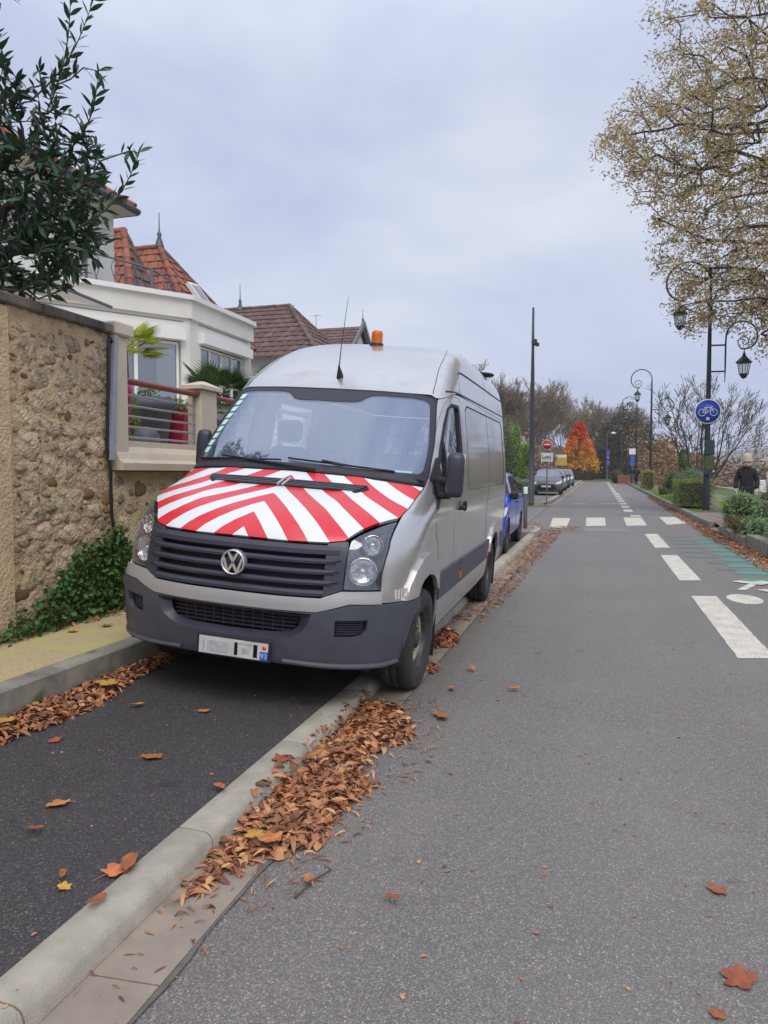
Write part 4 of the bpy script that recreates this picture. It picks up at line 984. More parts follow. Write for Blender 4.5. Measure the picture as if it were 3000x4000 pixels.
# plank, cable
mb=MB(); mb.prism([(WX+.03,5.60,2.68),(WX+.09,5.60,2.66),(WX+.09,5.50,1.60),(WX+.03,5.50,1.60)],(0,.018,0)); 
mb=MB(); mb.prism([(WX+.03,5.655,2.69),(WX+.03,5.71,2.69),(WX+.045,5.615,1.59),(WX+.045,5.545,1.59)],(.03,0,0))
prop(mb.build('cover_strip',M['grey']),'pale grey plastic strip covering the joint between wall and pillar','cable cover')
mb=MB(); mb.tube([(WX+.03,5.66,2.62),(WX+.045,5.60,2.66),(WX+.05,5.57,2.55),(WX+.05,5.565,2.3),(WX+.045,5.54,1.7),(WX+.05,5.57,1.5),(WX+.05,5.58,1.1),(WX+.05,5.62,.9),(WX+.05,5.62,.28)],.014,8)
prop(mb.build('black_cable',M['black']),'black cable running down the wall joint into the ivy','cable')
# ---------------- bow fronted white house
hs=thing('bow_house','white bow fronted house with roof terrace and roller shutter boxes','house',(0,0,0))
F0=1.745
A0=Vector((-9.05,9.0)); 
P1=Vector((-8.75,9.25)); P2=Vector((-7.0,11.75)); P3=Vector((-7.0,14.15)); P4=Vector((-8.6,15.2))
def wallseg(mb,a,b,z0,z1,t=.22,holes=()):
    d=(b-a); L=d.length; d.normalize(); n=Vector((-d.y,d.x)) # inward (left) normal
    def bx(s0,s1,h0,h1):
        q=[a+d*s0,a+d*s1,a+d*s1+n*t,a+d*s0+n*t]; mb.slab([tuple(p) for p in q],h0,h1)
    xs=0.
    for (s0,s1,h0,h1) in sorted(holes):
        bx(xs,s0,z0,z1); 
        if h0>z0: bx(s0,s1,z0,h0)
        if h1<z1: bx(s0,s1,h1,z1)
        xs=s1
    bx(xs,L,z0,z1)
    return d,n,L
def pt(a,d,n,s,o,z): p=a+d*s+n*o; return (p.x,p.y,z)
mb=MB()
dA,nA,LA=wallseg(mb,P1,P2,F0,4.20,holes=[(.55,LA_-.42,F0+.02,3.84)] if False else [(.55,(P2-P1).length-.16,F0+.02,3.84)])
dB,nB,LB=wallseg(mb,P2,P3,F0,4.20,holes=[(.38,2.12,2.62,3.86)])
dC,nC,LC=wallseg(mb,P3,P4,F0,4.20); mb.build('wall',M['white'],hs)
# cornice band over the bow, a little proud
def band(pts,o0,o1,z0,z1,name,mat):
    mb=MB()
    for a,b in zip(pts[:-1],pts[1:]):
        d=(b-a).normalized(); n=Vector((-d.y,d.x)); e=.03
        q=[a-n*o0-d*e,b-n*o0+d*e,b+n*o1+d*e,a+n*o1-d*e]; mb.slab([tuple(p) for p in q],z0,z1)
    return mb.build(name,mat,hs)
PP=[Vector((-10.0,8.95)),P1,P2,P3,P4]
band(PP,.05,.3,4.20,4.52,'fascia',M['white']); band(PP,.12,.3,4.52,4.60,'cornice',M['pvc'])
mb=MB(); mb.slab([(-10.2,9.2),tuple(P1),tuple(P2),tuple(P3),tuple(P4),(-10.2,15.6)],4.40,4.57); mb.build('terrace_roof',M['zinc'],hs)
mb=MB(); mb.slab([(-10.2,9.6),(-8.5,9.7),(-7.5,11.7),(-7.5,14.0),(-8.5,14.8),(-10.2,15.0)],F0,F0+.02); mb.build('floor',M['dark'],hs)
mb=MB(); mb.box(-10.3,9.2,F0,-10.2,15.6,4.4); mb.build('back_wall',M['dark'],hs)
def window(a,d,n,s0,s1,z0,z1,k,par,sill=False,frame=.05):
    w=MB()
    def fr(u0,u1,h0,h1,o0=.06,o1=.12): 
        q=[a+d*u0+n*o0,a+d*u1+n*o0,a+d*u1+n*o1,a+d*u0+n*o1]; w.slab([tuple(p) for p in q],h0,h1)
    fr(s0,s0+frame,z0,z1); fr(s1-frame,s1,z0,z1); fr(s0+frame,s1-frame,z0,z0+frame); fr(s0+frame,s1-frame,z1-frame,z1)
    for i in range(1,k): u=s0+(s1-s0)*i/k; fr(u-frame*.7,u+frame*.7,z0+frame,z1-frame)
    W_=w.build('window',M['pvc'],par)
    for i in range(k):
        u0=s0+(s1-s0)*i/k+frame; u1=s0+(s1-s0)*(i+1)/k-frame; g=MB(); q=[a+d*u0+n*.085,a+d*u1+n*.085,a+d*u1+n*.093,a+d*u0+n*.093]; g.slab([tuple(p) for p in q],z0+frame,z1-frame); g.build('pane',M['win'],W_)
    return W_
window(P1,dA,nA,-.0+.57,LA-.18,F0+.04,3.78,3,hs,frame=.045); window(P2,dB,nB,.38,2.12,2.62,3.80,4,hs,frame=.035)
for a,d,n,s0,s1,z in ((P1,dA,nA,.5,LA-.12,3.80),(P2,dB,nB,.30,2.24,3.82)):
    mb=MB(); q=[a+d*s0-n*.13,a+d*s1-n*.13,a+d*s1+n*.05,a+d*s0+n*.05]; mb.slab([tuple(p) for p in q],z,z+.19); mb.build('shutter_box',M['pvc'],hs)
    mb=MB(); q=[a+d*s0-n*.012,a+d*s1-n*.012,a+d*s1-n*.002,a+d*s0-n*.002]; mb.slab([tuple(p) for p in q],z+.335,z+.343); mb.build('drip_line',M['zinc'],hs)
cu=MB()
for j in range(2):
    s0=.62 if j==0 else 1.95; vs=[]
    for i in range(25):
        q=P1+dA*(s0+i*.022)+nA*(.30+.03*math.sin(i*1.9)); vs+=[(q.x,q.y,F0+.05),(q.x,q.y,3.8)]
    b=len(cu.v); cu.add(vs,[(2*i,2*i+2,2*i+3,2*i+1) for i in range(24)],True)
    prop(cu.build('curtain',M['white'],hs,fixn=False)); cu=MB()
# pale furniture behind the glass
mb=MB(); mb.bbox(-8.6,11.0,F0+.02,-7.6,12.2,F0+.75,.05); prop(mb.build('indoor_table',M['white']),'pale table inside behind the sliding glass','table')
# main block behind
mh=thing('main_house','tall cream rendered house block with overhanging eaves at the left','house')
mb=MB(); mb.box(-15,2.0,F0,-8.75,11.85,6.15) if False else None
def blockwall(mb,x0,y0,x1,y1,z0,z1): mb.box(x0,y0,z0,x1,y1,z1)
mb=MB(); blockwall(mb,-15,-2,-8.85,12.2,.2,6.42); mb.build('wall',M['white'],mh)
mb=MB(); mb.box(-15.6,-3,6.36,-8.50,12.42,6.44); mb.build('soffit',M['cream'],mh)
mb=MB(); mb.add([(-8.50,-3,6.44),(-8.50,12.42,6.44),(-12,8.9,8.6),(-12,-3,8.6),(-15.6,12.42,6.44),(-15.6,-3,6.44)],[(0,1,2,3),(1,4,2),(4,5,3,2),(0,3,5)],False); mb.build('roof_slope',M['tilerf'],mh)
mb=MB(); mb.tube([(-8.47,-3,6.42),(-8.47,12.44,6.42)],.06,10); mb.tube([(-8.50,12.45,6.42),(-15.6,12.45,6.42)],.06,10); mb.build('gutter',M['zinc'],mh)
for i in range(36):
    y=1.8+i*.30; mb=MB(); mb.tube([(-8.44,y,6.49),(-9.1,y,6.88)],[.05,.05],7); mb.build('eave_tile',M['tiler'],mh)
# french window and shutter low on the left
mb=MB(); mb.box(-8.85,7.0,2.6,-8.78,7.5,4.1); mb.build('shutter',M['trellis'],mh)
mb=MB(); mb.box(-8.85,7.55,2.6,-8.80,8.4,4.2); mb.build('window_frame',M['pvc'],mh)
mb=MB(); mb.box(-8.80,7.6,2.65,-8.79,8.35,4.1); mb.build('pane',M['win'],mh)
# balcony slab + canopy to the left of the bow
mb=MB(); mb.box(-9.0,3.0,4.42,-7.95,9.1,4.58); mb.build('balcony_slab',M['white'],mh)
cn=thing('door_canopy','thin white canopy on curved brackets left of the bow window','canopy')
mb=MB(); mb.add([(-9.0,7.6,4.35),(-7.3,7.6,4.12),(-7.3,9.9,4.02),(-8.6,9.4,4.25),(-9.0,7.6,4.39),(-7.3,7.6,4.16),(-7.3,9.9,4.06),(-8.6,9.4,4.29)],[(0,3,2,1),(4,5,6,7),(0,1,5,4),(1,2,6,5),(2,3,7,6),(3,0,4,7)],False); mb.build('canopy_panel',M['pvc'],cn)
mb=MB(); mb.tube([(-7.3,7.6,4.14),(-7.28,9.95,4.04)],.025,6); mb.build('canopy_edge',M['ironp'],cn)
for y in (7.8,9.0):
    mb=MB(); mb.tube([(-9.0,y,3.6),(-8.7,y,3.95),(-8.2,y,4.12),(-7.4,y,4.12)],.018,6); mb.build('bracket',M['pvc'],cn)
# roof terrace railing with looped ironwork
rl_=thing('iron_railing','dark wrought iron railing with looped panels round the roof terrace','railing')
RP=[Vector((-8.05,5.6)),Vector((-8.3,9.0)),Vector((-8.70,11.2)),Vector((-8.42,11.9)),Vector((-8.25,12.5)),Vector((-8.35,13.3)),Vector((-8.7,13.9))]
tot=[]
for a,b in zip(RP[:-1],RP[1:]):
    d=(b-a); L=d.length; d.normalize(); z0=4.60; H=.76
    for z in (z0+.08,z0+H): mb=MB(); mb.tube([(a.x,a.y,z),(b.x,b.y,z)],.018,6); mb.build('rail',M['ironp'],rl_)
    mb=MB(); mb.tube([(b.x,b.y,z0-.02),(b.x,b.y,z0+H)],.026 if b in (RP[2],RP[4],RP[1],RP[6]) else .012,6); mb.build('post',M['ironp'],rl_)
    k=int(L/.34)
    for i in range(k):
        c=a+d*((i+.5)*L/k); h=.5*L/k*.95
        pts=[(-h,0.08),(-h*.1,.30),(h*.42,.58),(h*.30,.70),(0,.74),(-h*.30,.70),(-h*.42,.58),(h*.1,.30),(h,.08)]
        mb=MB(); mb.tube([(c.x+d.x*u,c.y+d.y*u,z0+v) for u,v in pts],.009,5,False); mb.build('iron_loop',M['ironp'],rl_)
# ---------------- roofs with tile courses
def tiled(parent,A,B,Cc,Dd,mat,matf,tw=.30,th=.28,cap=300,count=[0],lift=.03):
    """tile field on the quad A(bottom left) B(bottom right) C(top right) D(top left)"""
    A,B,Cc,Dd=map(Vector,(A,B,Cc,Dd)); n=(B-A).cross(Dd-A).normalized(); 
    H=((Dd+Cc)/2-(A+B)/2).length; rows=max(1,int(H/th)); far=MB(); 
    me=None; got=count[0]
    base=MB(); base.add([A,B,Cc,Dd],[(0,1,2,3)],False); base.build('roof_slope',matf,parent,fixn=False)
    up=((Dd+Cc)/2-(A+B)/2).normalized(); rt=(B-A).normalized()
    me=MB(); me.add([(0,0,lift),(tw*.94,0,lift),(tw*.94,th*1.1,.004),(0,th*1.1,.004),(0,0,.0),(tw*.94,0,.0),(tw*.47,0,lift*1.5),(tw*.47,th*1.1,.012)],[(0,6,7,3),(6,1,2,7),(4,5,1,6,0)],False); me=me.mesh('roof_tile',mat)
    rot=Matrix((rt,up,n)).transposed().to_4x4()
    for r in range(rows):
        t=r/rows; a=A.lerp(Dd,t); b=B.lerp(Cc,t); L=(b-a).length; k=int(L/tw)
        for i in range(k):
            p=a+rt*(i*L/max(k,1)+random.uniform(-.004,.004))
            if got<cap:
                o=bpy.data.objects.new('roof_tile',me); COL.objects.link(o); o.parent=parent; o.matrix_local=Matrix.Translation(p)@rot; got+=1
            else:
                q=[p,p+rt*tw*.94,p+rt*tw*.94+up*th*1.1,p+up*th*1.1]; l=n*lift
                far.add([q[0]+l,q[0]+rt*tw*.47+l*1.5,q[1]+l,q[2]+n*.004,q[3]+n*.004,q[0],q[1]],[(0,1,2,3,4),(5,6,2,1,0)],False)
    if far.v: prop(far.build('roof_tile_field',matf,parent,fixn=False),kind='stuff')
    count[0]=got
def hip(parent,pts,mat,r=.08,name='ridge_tile',step=.34):
    for a,b in zip(pts[:-1],pts[1:]):
        a=Vector(a);b=Vector(b);L=(b-a).length; d=(b-a)/L; k=max(1,int(L/step))
        for i in range(k):
            p=a+d*(i*L/k); q=a+d*((i+1.08)*L/k); mb=MB(); mb.tube([p,q],[r,r*.85],6,False); mb.build(name,mat,parent)
def finial(parent,p,h,mat):
    mb=MB(); mb.lathe([(.13,0),(.10,.12),(.045,.28),(.07,.36),(.03,.42),(.018,.5),(.012,h),(0,h)],p,10); mb.build('finial',mat,parent)
rh=thing('red_roof_house','house with steep red tiled hipped roofs and a spiked finial','house')
ap=Vector((-12,18.6,7.85)); apl=Vector((-17,18.6,7.85)); c1=Vector((-10.0,17.1,5.0)); c2=Vector((-10.0,20.6,5.2)); c0=Vector((-18,17.1,5.0)); cnt=[0]
tiled(rh,c0,c1,ap,apl,M['tiler'],M['tilerf'],.30,.27,190,cnt)
tiled(rh,c1,c2,ap+Vector((0,.03,0)),ap,M['tiler'],M['tilerf'],.3,.27,230,cnt)
hip(rh,[c1,ap],M['tiler'],.10); hip(rh,[ap,apl],M['tiler'],.09); hip(rh,[c2,ap],M['tileb'],.08); finial(rh,tuple(ap),.95,M['zinc'])
ap2=Vector((-11.6,16.4,7.6)); c3=Vector((-10.5,15.2,5.0)); c4=Vector((-10.5,17.0,5.0)); c5=Vector((-17,15.2,5.0)); al2=Vector((-15,16.4,7.6))
cnt2=[200]
tiled(rh,c5,c3,ap2,al2,M['tiler'],M['tilerf'],.30,.27,300,cnt2); tiled(rh,c3,c4,ap2+Vector((0,.03,0)),ap2,M['tileb'],M['tilebf'],.3,.27,300,cnt2)
hip(rh,[c3,ap2],M['tiler'],.10); hip(rh,[ap2,al2],M['tiler'],.08); hip(rh,[c4,ap2],M['tileb'],.07)
mb=MB(); mb.box(-17.5,14.6,.2,-10.6,20.3,5.02); mb.build('wall',M['white'],rh)
def skylight():
    a=c1.lerp(ap,.42); b=c2.lerp(ap,.42); 
    up=(ap-(c1+c2)/2).normalized(); rt=(c2-c1).normalized(); n=rt.cross(up).normalized(); p=a.lerp(b,.55)
    mb=MB(); q=[p-rt*.25-up*.6,p+rt*.25-up*.6,p+rt*.25+up*.6,p-rt*.25+up*.6]; mb.prism([v+n*.03 for v in q],n*.12); w=mb.build('skylight',M['pvc'],rh)
    mb=MB(); q=[p-rt*.19-up*.52,p+rt*.19-up*.52,p+rt*.19+up*.52,p-rt*.19+up*.52]; mb.prism([v+n*.152 for v in q],n*.006); mb.build('pane',M['win'],w)
skylight()
# two brown roofed houses beyond
def pyr(name,label,x0,x1,y0,y1,ze,apx,apy,zt,apl,fin):
    h=thing(name,label,'house'); c=[0]
    a=Vector((apx,apy,zt)); b=Vector((apl,apy,zt)); q0=Vector((x0,y0,ze)); q1=Vector((x1,y0,ze)); q2=Vector((x1,y1,ze))
    tiled(h,q0,q1,a,b,M['tileb'],M['tilebf'],.34,.30,150,c); c=[150]; tiled(h,q1,q2,a+Vector((0,.05,0)),a,M['tileb'],M['tilebf'],.34,.30,300,c)
    hip(h,[q1,a],M['tileb'],.11,step=.5); hip(h,[a,b],M['tileb'],.09,step=.5); hip(h,[q2,a],M['tileb'],.09,step=.5)
    mb=MB(); mb.box(x0+.4,y0+.4,.2,x1-.4,y1-.4,ze+.02); mb.build('wall',M['white'],h)
    if fin: finial(h,fin,1.0,M['zinc'])
    return h
pyr('brown_roof_house','house with brown tiled hipped roof just beyond the red roofs',-20,-9.4,24.2,29.2,5.6,-11.6,26.8,7.95,-17,(-13.7,26.8,7.9))
g3=thing('gabled_house','furthest house with brown tiled gable roof behind the van roof','house'); c=[150]
tiled(g3,Vector((-22,33.5,6.2)),Vector((-11.9,33.5,6.2)),Vector((-11.9,37,9.1)),Vector((-22,37,9.1)),M['tileb'],M['tilebf'],.34,.3,300,c)
mb=MB(); mb.add([(-21,33.8,.2),(-12.1,33.8,.2),(-12.1,40.2,.2),(-21,40.2,.2),(-21,33.8,6.3),(-12.1,33.8,6.3),(-12.1,40.2,6.3),(-21,40.2,6.3),(-12.1,37,8.9),(-21,37,8.9)],[(0,1,5,4),(1,2,6,8,5),(2,3,7,6),(3,0,4,9,7)],False); mb.build('wall',M['white'],g3)
mb=MB(); mb.add([(-22,40.5,6.2),(-11.9,40.5,6.2),(-11.9,37,9.1),(-22,37,9.1)],[(0,1,2,3)],False); mb.build('roof_slope',M['tilebf'],g3,fixn=False)
mb=MB(); mb.prism([(-11.9,33.4,6.1),(-11.9,37,9.12),(-11.9,40.6,6.1),(-11.9,40.6,6.4),(-11.9,37,9.4),(-11.9,33.4,6.4)],(.12,0,0)); mb.build('barge_board',M['ironp'],g3)
finial(g3,(-11.9,37,9.1),.9,M['zinc']); mb=MB(); mb.tube([(-14.5,37,9.1),(-14.5,37,9.9)],.02,5); mb.tube([(-14.8,37,9.8),(-14.2,37,9.8)],.012,4); mb.build('aerial',M['steel'],g3)
# ================================================================ VEGETATION
def leafm(name,c1,c2,rough=.6,isl=.4,trans=.25,hue=0):
    m=mk(name,c1,c2,1.3,rough,isl=isl,spec=.3); n=m.node_tree; b=n.nodes['Principled BSDF']
    o=n.nodes['Material Output']; t=n.nodes.new('ShaderNodeBsdfTranslucent'); x=n.nodes.new('ShaderNodeMixShader'); x.inputs[0].default_value=trans
    src=b.inputs['Base Color'].links[0].from_socket; n.links.new(src,t.inputs[0]); n.links.new(b.outputs[0],x.inputs[1]); n.links.new(t.outputs[0],x.inputs[2]); n.links.new(x.outputs[0],o.inputs[0]); return m
M['bark']=mk('bark',(.10,.085,.07),(.055,.048,.04),6,.95,.6,20)
M['barkl']=mk('bark_pale',(.26,.215,.175),(.17,.145,.12),6,.95,.6,20)
M['lfdark']=leafm('laurel_leaf',(.026,.062,.034),(.05,.10,.045),.35,.5,.15)
M['lfolive']=leafm('autumn_olive_leaf',(.60,.49,.28),(.44,.37,.21),.8,.4,.4)
M['lforange']=leafm('orange_leaf',(.88,.38,.04),(.75,.22,.03),.7,.3,.4)
M['lfochre']=leafm('ochre_leaf',(.58,.36,.13),(.42,.27,.12),.8,.4,.3)
M['lfred']=leafm('red_leaf',(.60,.06,.035),(.72,.13,.03),.7,.3,.4)
M['lfyel']=leafm('yellow_leaf',(.82,.50,.08),(.68,.36,.06),.7,.3)
M['lfbrown']=leafm('far_brown_leaf',(.30,.22,.15),(.22,.17,.12),.9,.4,.15)
M['lfbam']=leafm('bamboo_leaf',(.26,.42,.06),(.16,.30,.04),.6,.4)
M['lfivy']=leafm('ivy_leaf',(.05,.12,.03),(.075,.16,.04),.45,.6,.15)
M['lfhedge']=leafm('hedge_leaf',(.34,.38,.09),(.24,.28,.07),.7,.45)
M['lfsage']=leafm('grey_green_leaf',(.28,.37,.22),(.20,.28,.15),.7,.4)
M['lfshrub']=leafm('shrub_leaf',(.26,.38,.16),(.16,.26,.10),.6,.5)
M['lfgrass']=leafm('bright_grass_blade',(.30,.52,.06),(.20,.38,.05),.7,.4)
M['lfever']=leafm('evergreen_leaf',(.13,.12,.085),(.17,.14,.095),.8,.5,.1)
M['lfpalm']=leafm('palm_leaf',(.055,.12,.025),(.035,.085,.02),.45,.5,.2)
M['lfpalmy']=leafm('palm_leaf_yellow',(.36,.40,.03),(.24,.32,.03),.5,.4,.35)
M['core']=mk('bush_inner_shade',(.06,.06,.035),(.04,.045,.025),14,.95)
RNG=np.random.default_rng(11)
def leafcloud(C,size,mat,name,up=.3,aspect=.45,rng=RNG,droop=0.,tri=False):
    """one kite shaped leaf (2 tris) at every centre"""
    C=np.asarray(C); n=len(C); s=size*rng.uniform(.6,1.25,n)[:,None]
    d=rng.normal(size=(n,3)); d[:,2]=d[:,2]*.6+up-droop; d/=np.linalg.norm(d,axis=1)[:,None]
    b=rng.normal(size=(n,3)); b=np.cross(d,b); b/=np.linalg.norm(b,axis=1)[:,None]
    nn=np.cross(d,b)
    V=np.empty((n,4,3)); V[:,0]=C-d*s*.5; V[:,1]=C+b*s*aspect*.5+nn*s*.06; V[:,2]=C+d*s*.5; V[:,3]=C-b*s*aspect*.5+nn*s*.06
    return npmesh(name,V.reshape(-1,3),np.arange(n*4).reshape(-1,4),mat)
def growtree(targets,trunk,rng,step=.6,r0=.02,pw=2.3,bias=.35,rmax=None,wob=.12):
    """branch skeleton: targets joined one by one to the nearest node of what has grown already"""
    N=[Vector(p) for p in trunk]; par=[-1]+list(range(len(trunk)-1)); NA=np.array([tuple(p) for p in N]); T=sorted(targets,key=lambda t:(Vector(t)-N[-1]).length)
    dist=[0.]; 
    for i in range(1,len(N)): dist.append(dist[-1]+(N[i]-N[i-1]).length)
    DA=np.array(dist); h0=min(2,len(trunk)-1); cnt=len(NA); NB=np.zeros((cnt+60*len(T)+400,3)); DB=np.zeros(len(NB)); NB[:cnt]=NA; DB[:cnt]=DA
    for t in T:
        t=np.array(t); dd=np.linalg.norm(NA-t,axis=1)+bias*DA*.35+np.maximum(0,NA[:,2]-t[2])*.55; dd[:h0]=1e9; k=int(np.argmin(dd)); p=NA[k]; L=np.linalg.norm(t-p); m=max(1,int(L/step)); last=k
        add=[];da=[]
        for i in range(1,m+1):
            f=i/m; q=p+(t-p)*f; q=q+rng.normal(size=3)*wob*step*(1 if i<m else 0); q[2]+=math.sin(f*math.pi)*L*.10
            add.append(q); N.append(Vector(q)); par.append(last); last=len(N)-1; da.append(DA[k]+L*f)
        NB[cnt:cnt+m]=add; DB[cnt:cnt+m]=da; cnt+=m; NA=NB[:cnt]; DA=DB[:cnt]
    w=np.ones(len(N))*r0**pw
    ch=np.zeros(len(N),bool)
    for i in range(len(N)-1,0,-1): w[par[i]]+=w[i]; 
    rad=w**(1/pw)
    if rmax: rad=np.minimum(rad*1.,rmax)
    return NA,np.array(par),rad
def skelmesh(NA,par,rad,mat,name,n=5,rmin=0.,sel=None):
    idx=[i for i in range(1,len(NA)) if (sel is None or sel(i))]
    A=NA[par[idx]];B=NA[idx]; ra=rad[par[idx]]; rb=rad[idx]; ra=np.minimum(ra,rb*1.35)
    d=B-A; L=np.linalg.norm(d,axis=1)[:,None]+1e-9; d=d/L; u=np.cross(d,np.array([.3,.9,.2])); u/=np.linalg.norm(u,axis=1)[:,None]+1e-9; v=np.cross(d,u)
    V=np.empty((len(idx),2*n,3))
    for k in range(n):
        c,s=math.cos(2*math.pi*k/n),math.sin(2*math.pi*k/n)
        V[:,k]=A+(u*c+v*s)*ra[:,None]; V[:,n+k]=B+(u*c+v*s)*rb[:,None]
    F=np.array([[k,(k+1)%n,n+(k+1)%n,n+k] for k in range(n)]); F=(F[None]+(np.arange(len(idx))*2*n)[:,None,None]).reshape(-1,4)
    return npmesh(name,V.reshape(-1,3),F,mat,True)
def inell(c,r,n,rng,shell=.5):
    p=rng.normal(size=(n,3)); p/=np.linalg.norm(p,axis=1)[:,None]; p*=(rng.uniform(shell**3,1,n)**(1/3))[:,None]; return p*np.array(r)+np.array(c)
def split_tree(name,label,cat,loc,T,trunk,rng,leaves,lmat,lsize,bark,group=None,step=.6,r0=.015,rt=.05,lspread=.3,aspect=.5,bias=.35,up=.2,lname='foliage',nseg=5,rmax=None,droop=0.,pw=2.3):
    t=thing(name,label,cat,loc,0,group)
    NA,par,rad=growtree(T,trunk,rng,step,r0,pw,bias,rmax)
    link(skelmesh(NA,par,rad,M['bark'] if lsize>.1 and rt==.05 else bark,'trunk',7,sel=lambda i:rad[i]>=rt),'trunk',t); link(skelmesh(NA,par,rad,bark,'branches',4 if nseg<5 else 5,sel=lambda i:rad[i]<rt),'branches',t)['kind']='stuff'
    if leaves:
        tips=NA[rad<rt*.55]; tips=tips[rng.random(len(tips))<(.45 if len(tips)>9000 else 1)]; C=tips[rng.integers(0,len(tips),leaves)]+rng.normal(size=(leaves,3))*lspread
        if isinstance(lmat,list):
            for f,m in lmat: mask=f(C); 
            used=np.zeros(len(C),bool)
            for f,m in lmat:
                k=f(C)&~used; used|=k
                if k.any(): link(leafcloud(C[k],lsize,m,lname,up,aspect,rng,droop),lname,t)
        else: link(leafcloud(C,lsize,lmat,lname,up,aspect,rng,droop),lname,t)
    return t
# ---- big half bare tree on the right
rg=np.random.default_rng(5)
T=[]
for c,r,n in (((8.0,28,13.5),(6.0,4.5,6.5),700),((4.6,27,12.0),(3.9,3.0,3.6),520),((4.9,27,8.9),(3.3,2.6,2.7),480),((8,27,8.0),(3.5,3.0,2.8),260),((4.6,27,16.6),(3.5,2.8,3.0),340),((2.3,27,12.6),(2.7,1.8,2.0),300),((4.0,27.6,7.3),(1.8,1.5,1.2),110),((6.3,26.6,6.2),(2.0,1.6,1.3),130)): T+= [tuple(p) for p in inell(c,r,n,rg,.35)]
bt=split_tree('large_tree','huge half bare tree with sparse olive brown leaves overhanging the street at the right','tree',(0,0,0),T,[(8.6,28,0),(8.5,28,2),(8.2,28,4.2),(7.9,28,6.5),(7.3,27.9,8.8),(6.7,27.8,11),(6.3,27.7,13.5),(6.0,27.6,16)],rg,68000,[(lambda C:rg.random(len(C))<.05,M['lfyel']),(lambda C:np.ones(len(C),bool),M['lfolive'])],.135,M['bark'],step=.45,r0=.0080,rt=.05,lspread=.15,aspect=.42,up=-.2,droop=.3,rmax=.42,pw=2.2)
# ---- dark leaved tree over the wall: sprigs with individual leaves
def leaf3d(L,w,curl=.12,mat=None,name='leaf'):
    mb=MB(); pr=[(0,.02),(.2,.62),(.45,1.),(.72,.75),(1,.03)]; vs=[]
    for t,k in pr:
        z=-curl*L*(t*t)+.02*L; vs+=[(t*L,-w*k/2,z),(t*L,0,z-.10*w*k),(t*L,w*k/2,z)]
    fs=[]
    for i in range(4):
        a=i*3; fs+=[(a,a+3,a+4,a+1),(a+1,a+4,a+5,a+2)]
    mb.add(vs,fs,True); return mb.mesh(name,mat)
rg=np.random.default_rng(8); rr_=random.Random(4)
dt=thing('dark_leaved_tree','dark green broadleaf tree reaching over the stone wall at the left edge','tree',(0,0,0))
tips=[(-3.93,4.95,5.25),(-3.55,4.75,4.40),(-3.22,4.75,3.78),(-3.66,4.85,4.98),(-4.35,4.6,4.9),(-3.9,4.7,4.35),(-4.2,5.0,4.75)]
T=[tuple(p) for p in inell((-4.42,4.85,3.78),(.78,.6,.85),420,rg,.1)]+[tuple(p) for p in inell((-4.02,4.8,3.55),(.40,.4,.50),140,rg,.1)]+[tuple(p) for p in inell((-4.2,4.7,3.1),(.52,.40,.30),150,rg,.1)]+[tuple(p) for p in inell((-3.9,4.8,3.25),(.30,.35,.26),60,rg,.1)]
NA,par,rad=growtree(T+tips[:3]+[tips[4]],[(-5.5,5.2,.3),(-5.4,5.2,1.5),(-5.2,5.1,2.6),(-4.9,5.0,3.3)],rg,.12,.0035,2.3,.3,.07,wob=.2)
link(skelmesh(NA,par,rad,M['bark'],'trunk',7,sel=lambda i:rad[i]>=.02),'trunk',dt); link(skelmesh(NA,par,rad,M['bark'],'branches',5,sel=lambda i:rad[i]<.02),'branches',dt)['kind']='stuff'
LM=[leaf3d(.085+.02*k,.028+.004*k,.1+.08*k,M['lfdark']) for k in range(3)]
sm=[i for i in range(1,len(NA)) if rad[i]<.012]
plc=[]
for i in sm:
    A=Vector(NA[par[i]]);B=Vector(NA[i]); d=(B-A)
    if d.length<1e-4: continue
    d.normalize()
    for k in range(4):
        p=A.lerp(B,rr_.random()); side=d.orthogonal().normalized(); side.rotate(Matrix.Rotation(rr_.uniform(0,6.28),3,d)); dr=(d*rr_.uniform(.3,1)+side*rr_.uniform(.5,1)+Vector((0,0,rr_.uniform(-.1,.45)))).normalized()
        plc.append((p,dr))
# long shoots at the silhouette carry the separate leaves
for (a,b) in (((-4.05,4.8,4.2),tips[0]),((-3.85,4.75,3.85),tips[1]),((-3.75,4.75,3.3),tips[2]),((-4.2,4.8,4.3),tips[3]),((-4.4,4.75,4.2),tips[4])):
    a=Vector(a);b=Vector(b); pts=[a.lerp(b,t)+Vector((math.sin(t*3.1)*.06,0,-math.sin(t*3.14)*.07)) for t in np.linspace(0,1,9)]; mb=MB(); mb.tube(pts,[.008-.0007*i for i in range(9)],5); mb.build('shoot',M['bark'],dt)
    for j in range(30):
        t=.12+.88*j/29; f=t*8; i=min(7,int(f)); p=pts[i].lerp(pts[i+1],f-i); d=(pts[i+1]-pts[i]).normalized(); side=d.orthogonal().normalized(); side.rotate(Matrix.Rotation(j*2.4,3,d)); dr=(d*.75+side*rr_.uniform(.4,.8)).normalized()
        plc.append((p,dr,1))
sil=[q for q in plc if len(q)==3]; rest=[q for q in plc if len(q)==2]; rr_.shuffle(rest)
def lrot(dr,r): 
    q=dr.to_track_quat('X','Z'); return (q.to_matrix()@Matrix.Rotation(r,3,'X')).to_euler()
for q in sil+rest[:300-len(sil)]: inst(rr_.choice(LM),'leaf',dt,q[0],lrot(q[1],rr_.uniform(-1.2,1.2)))
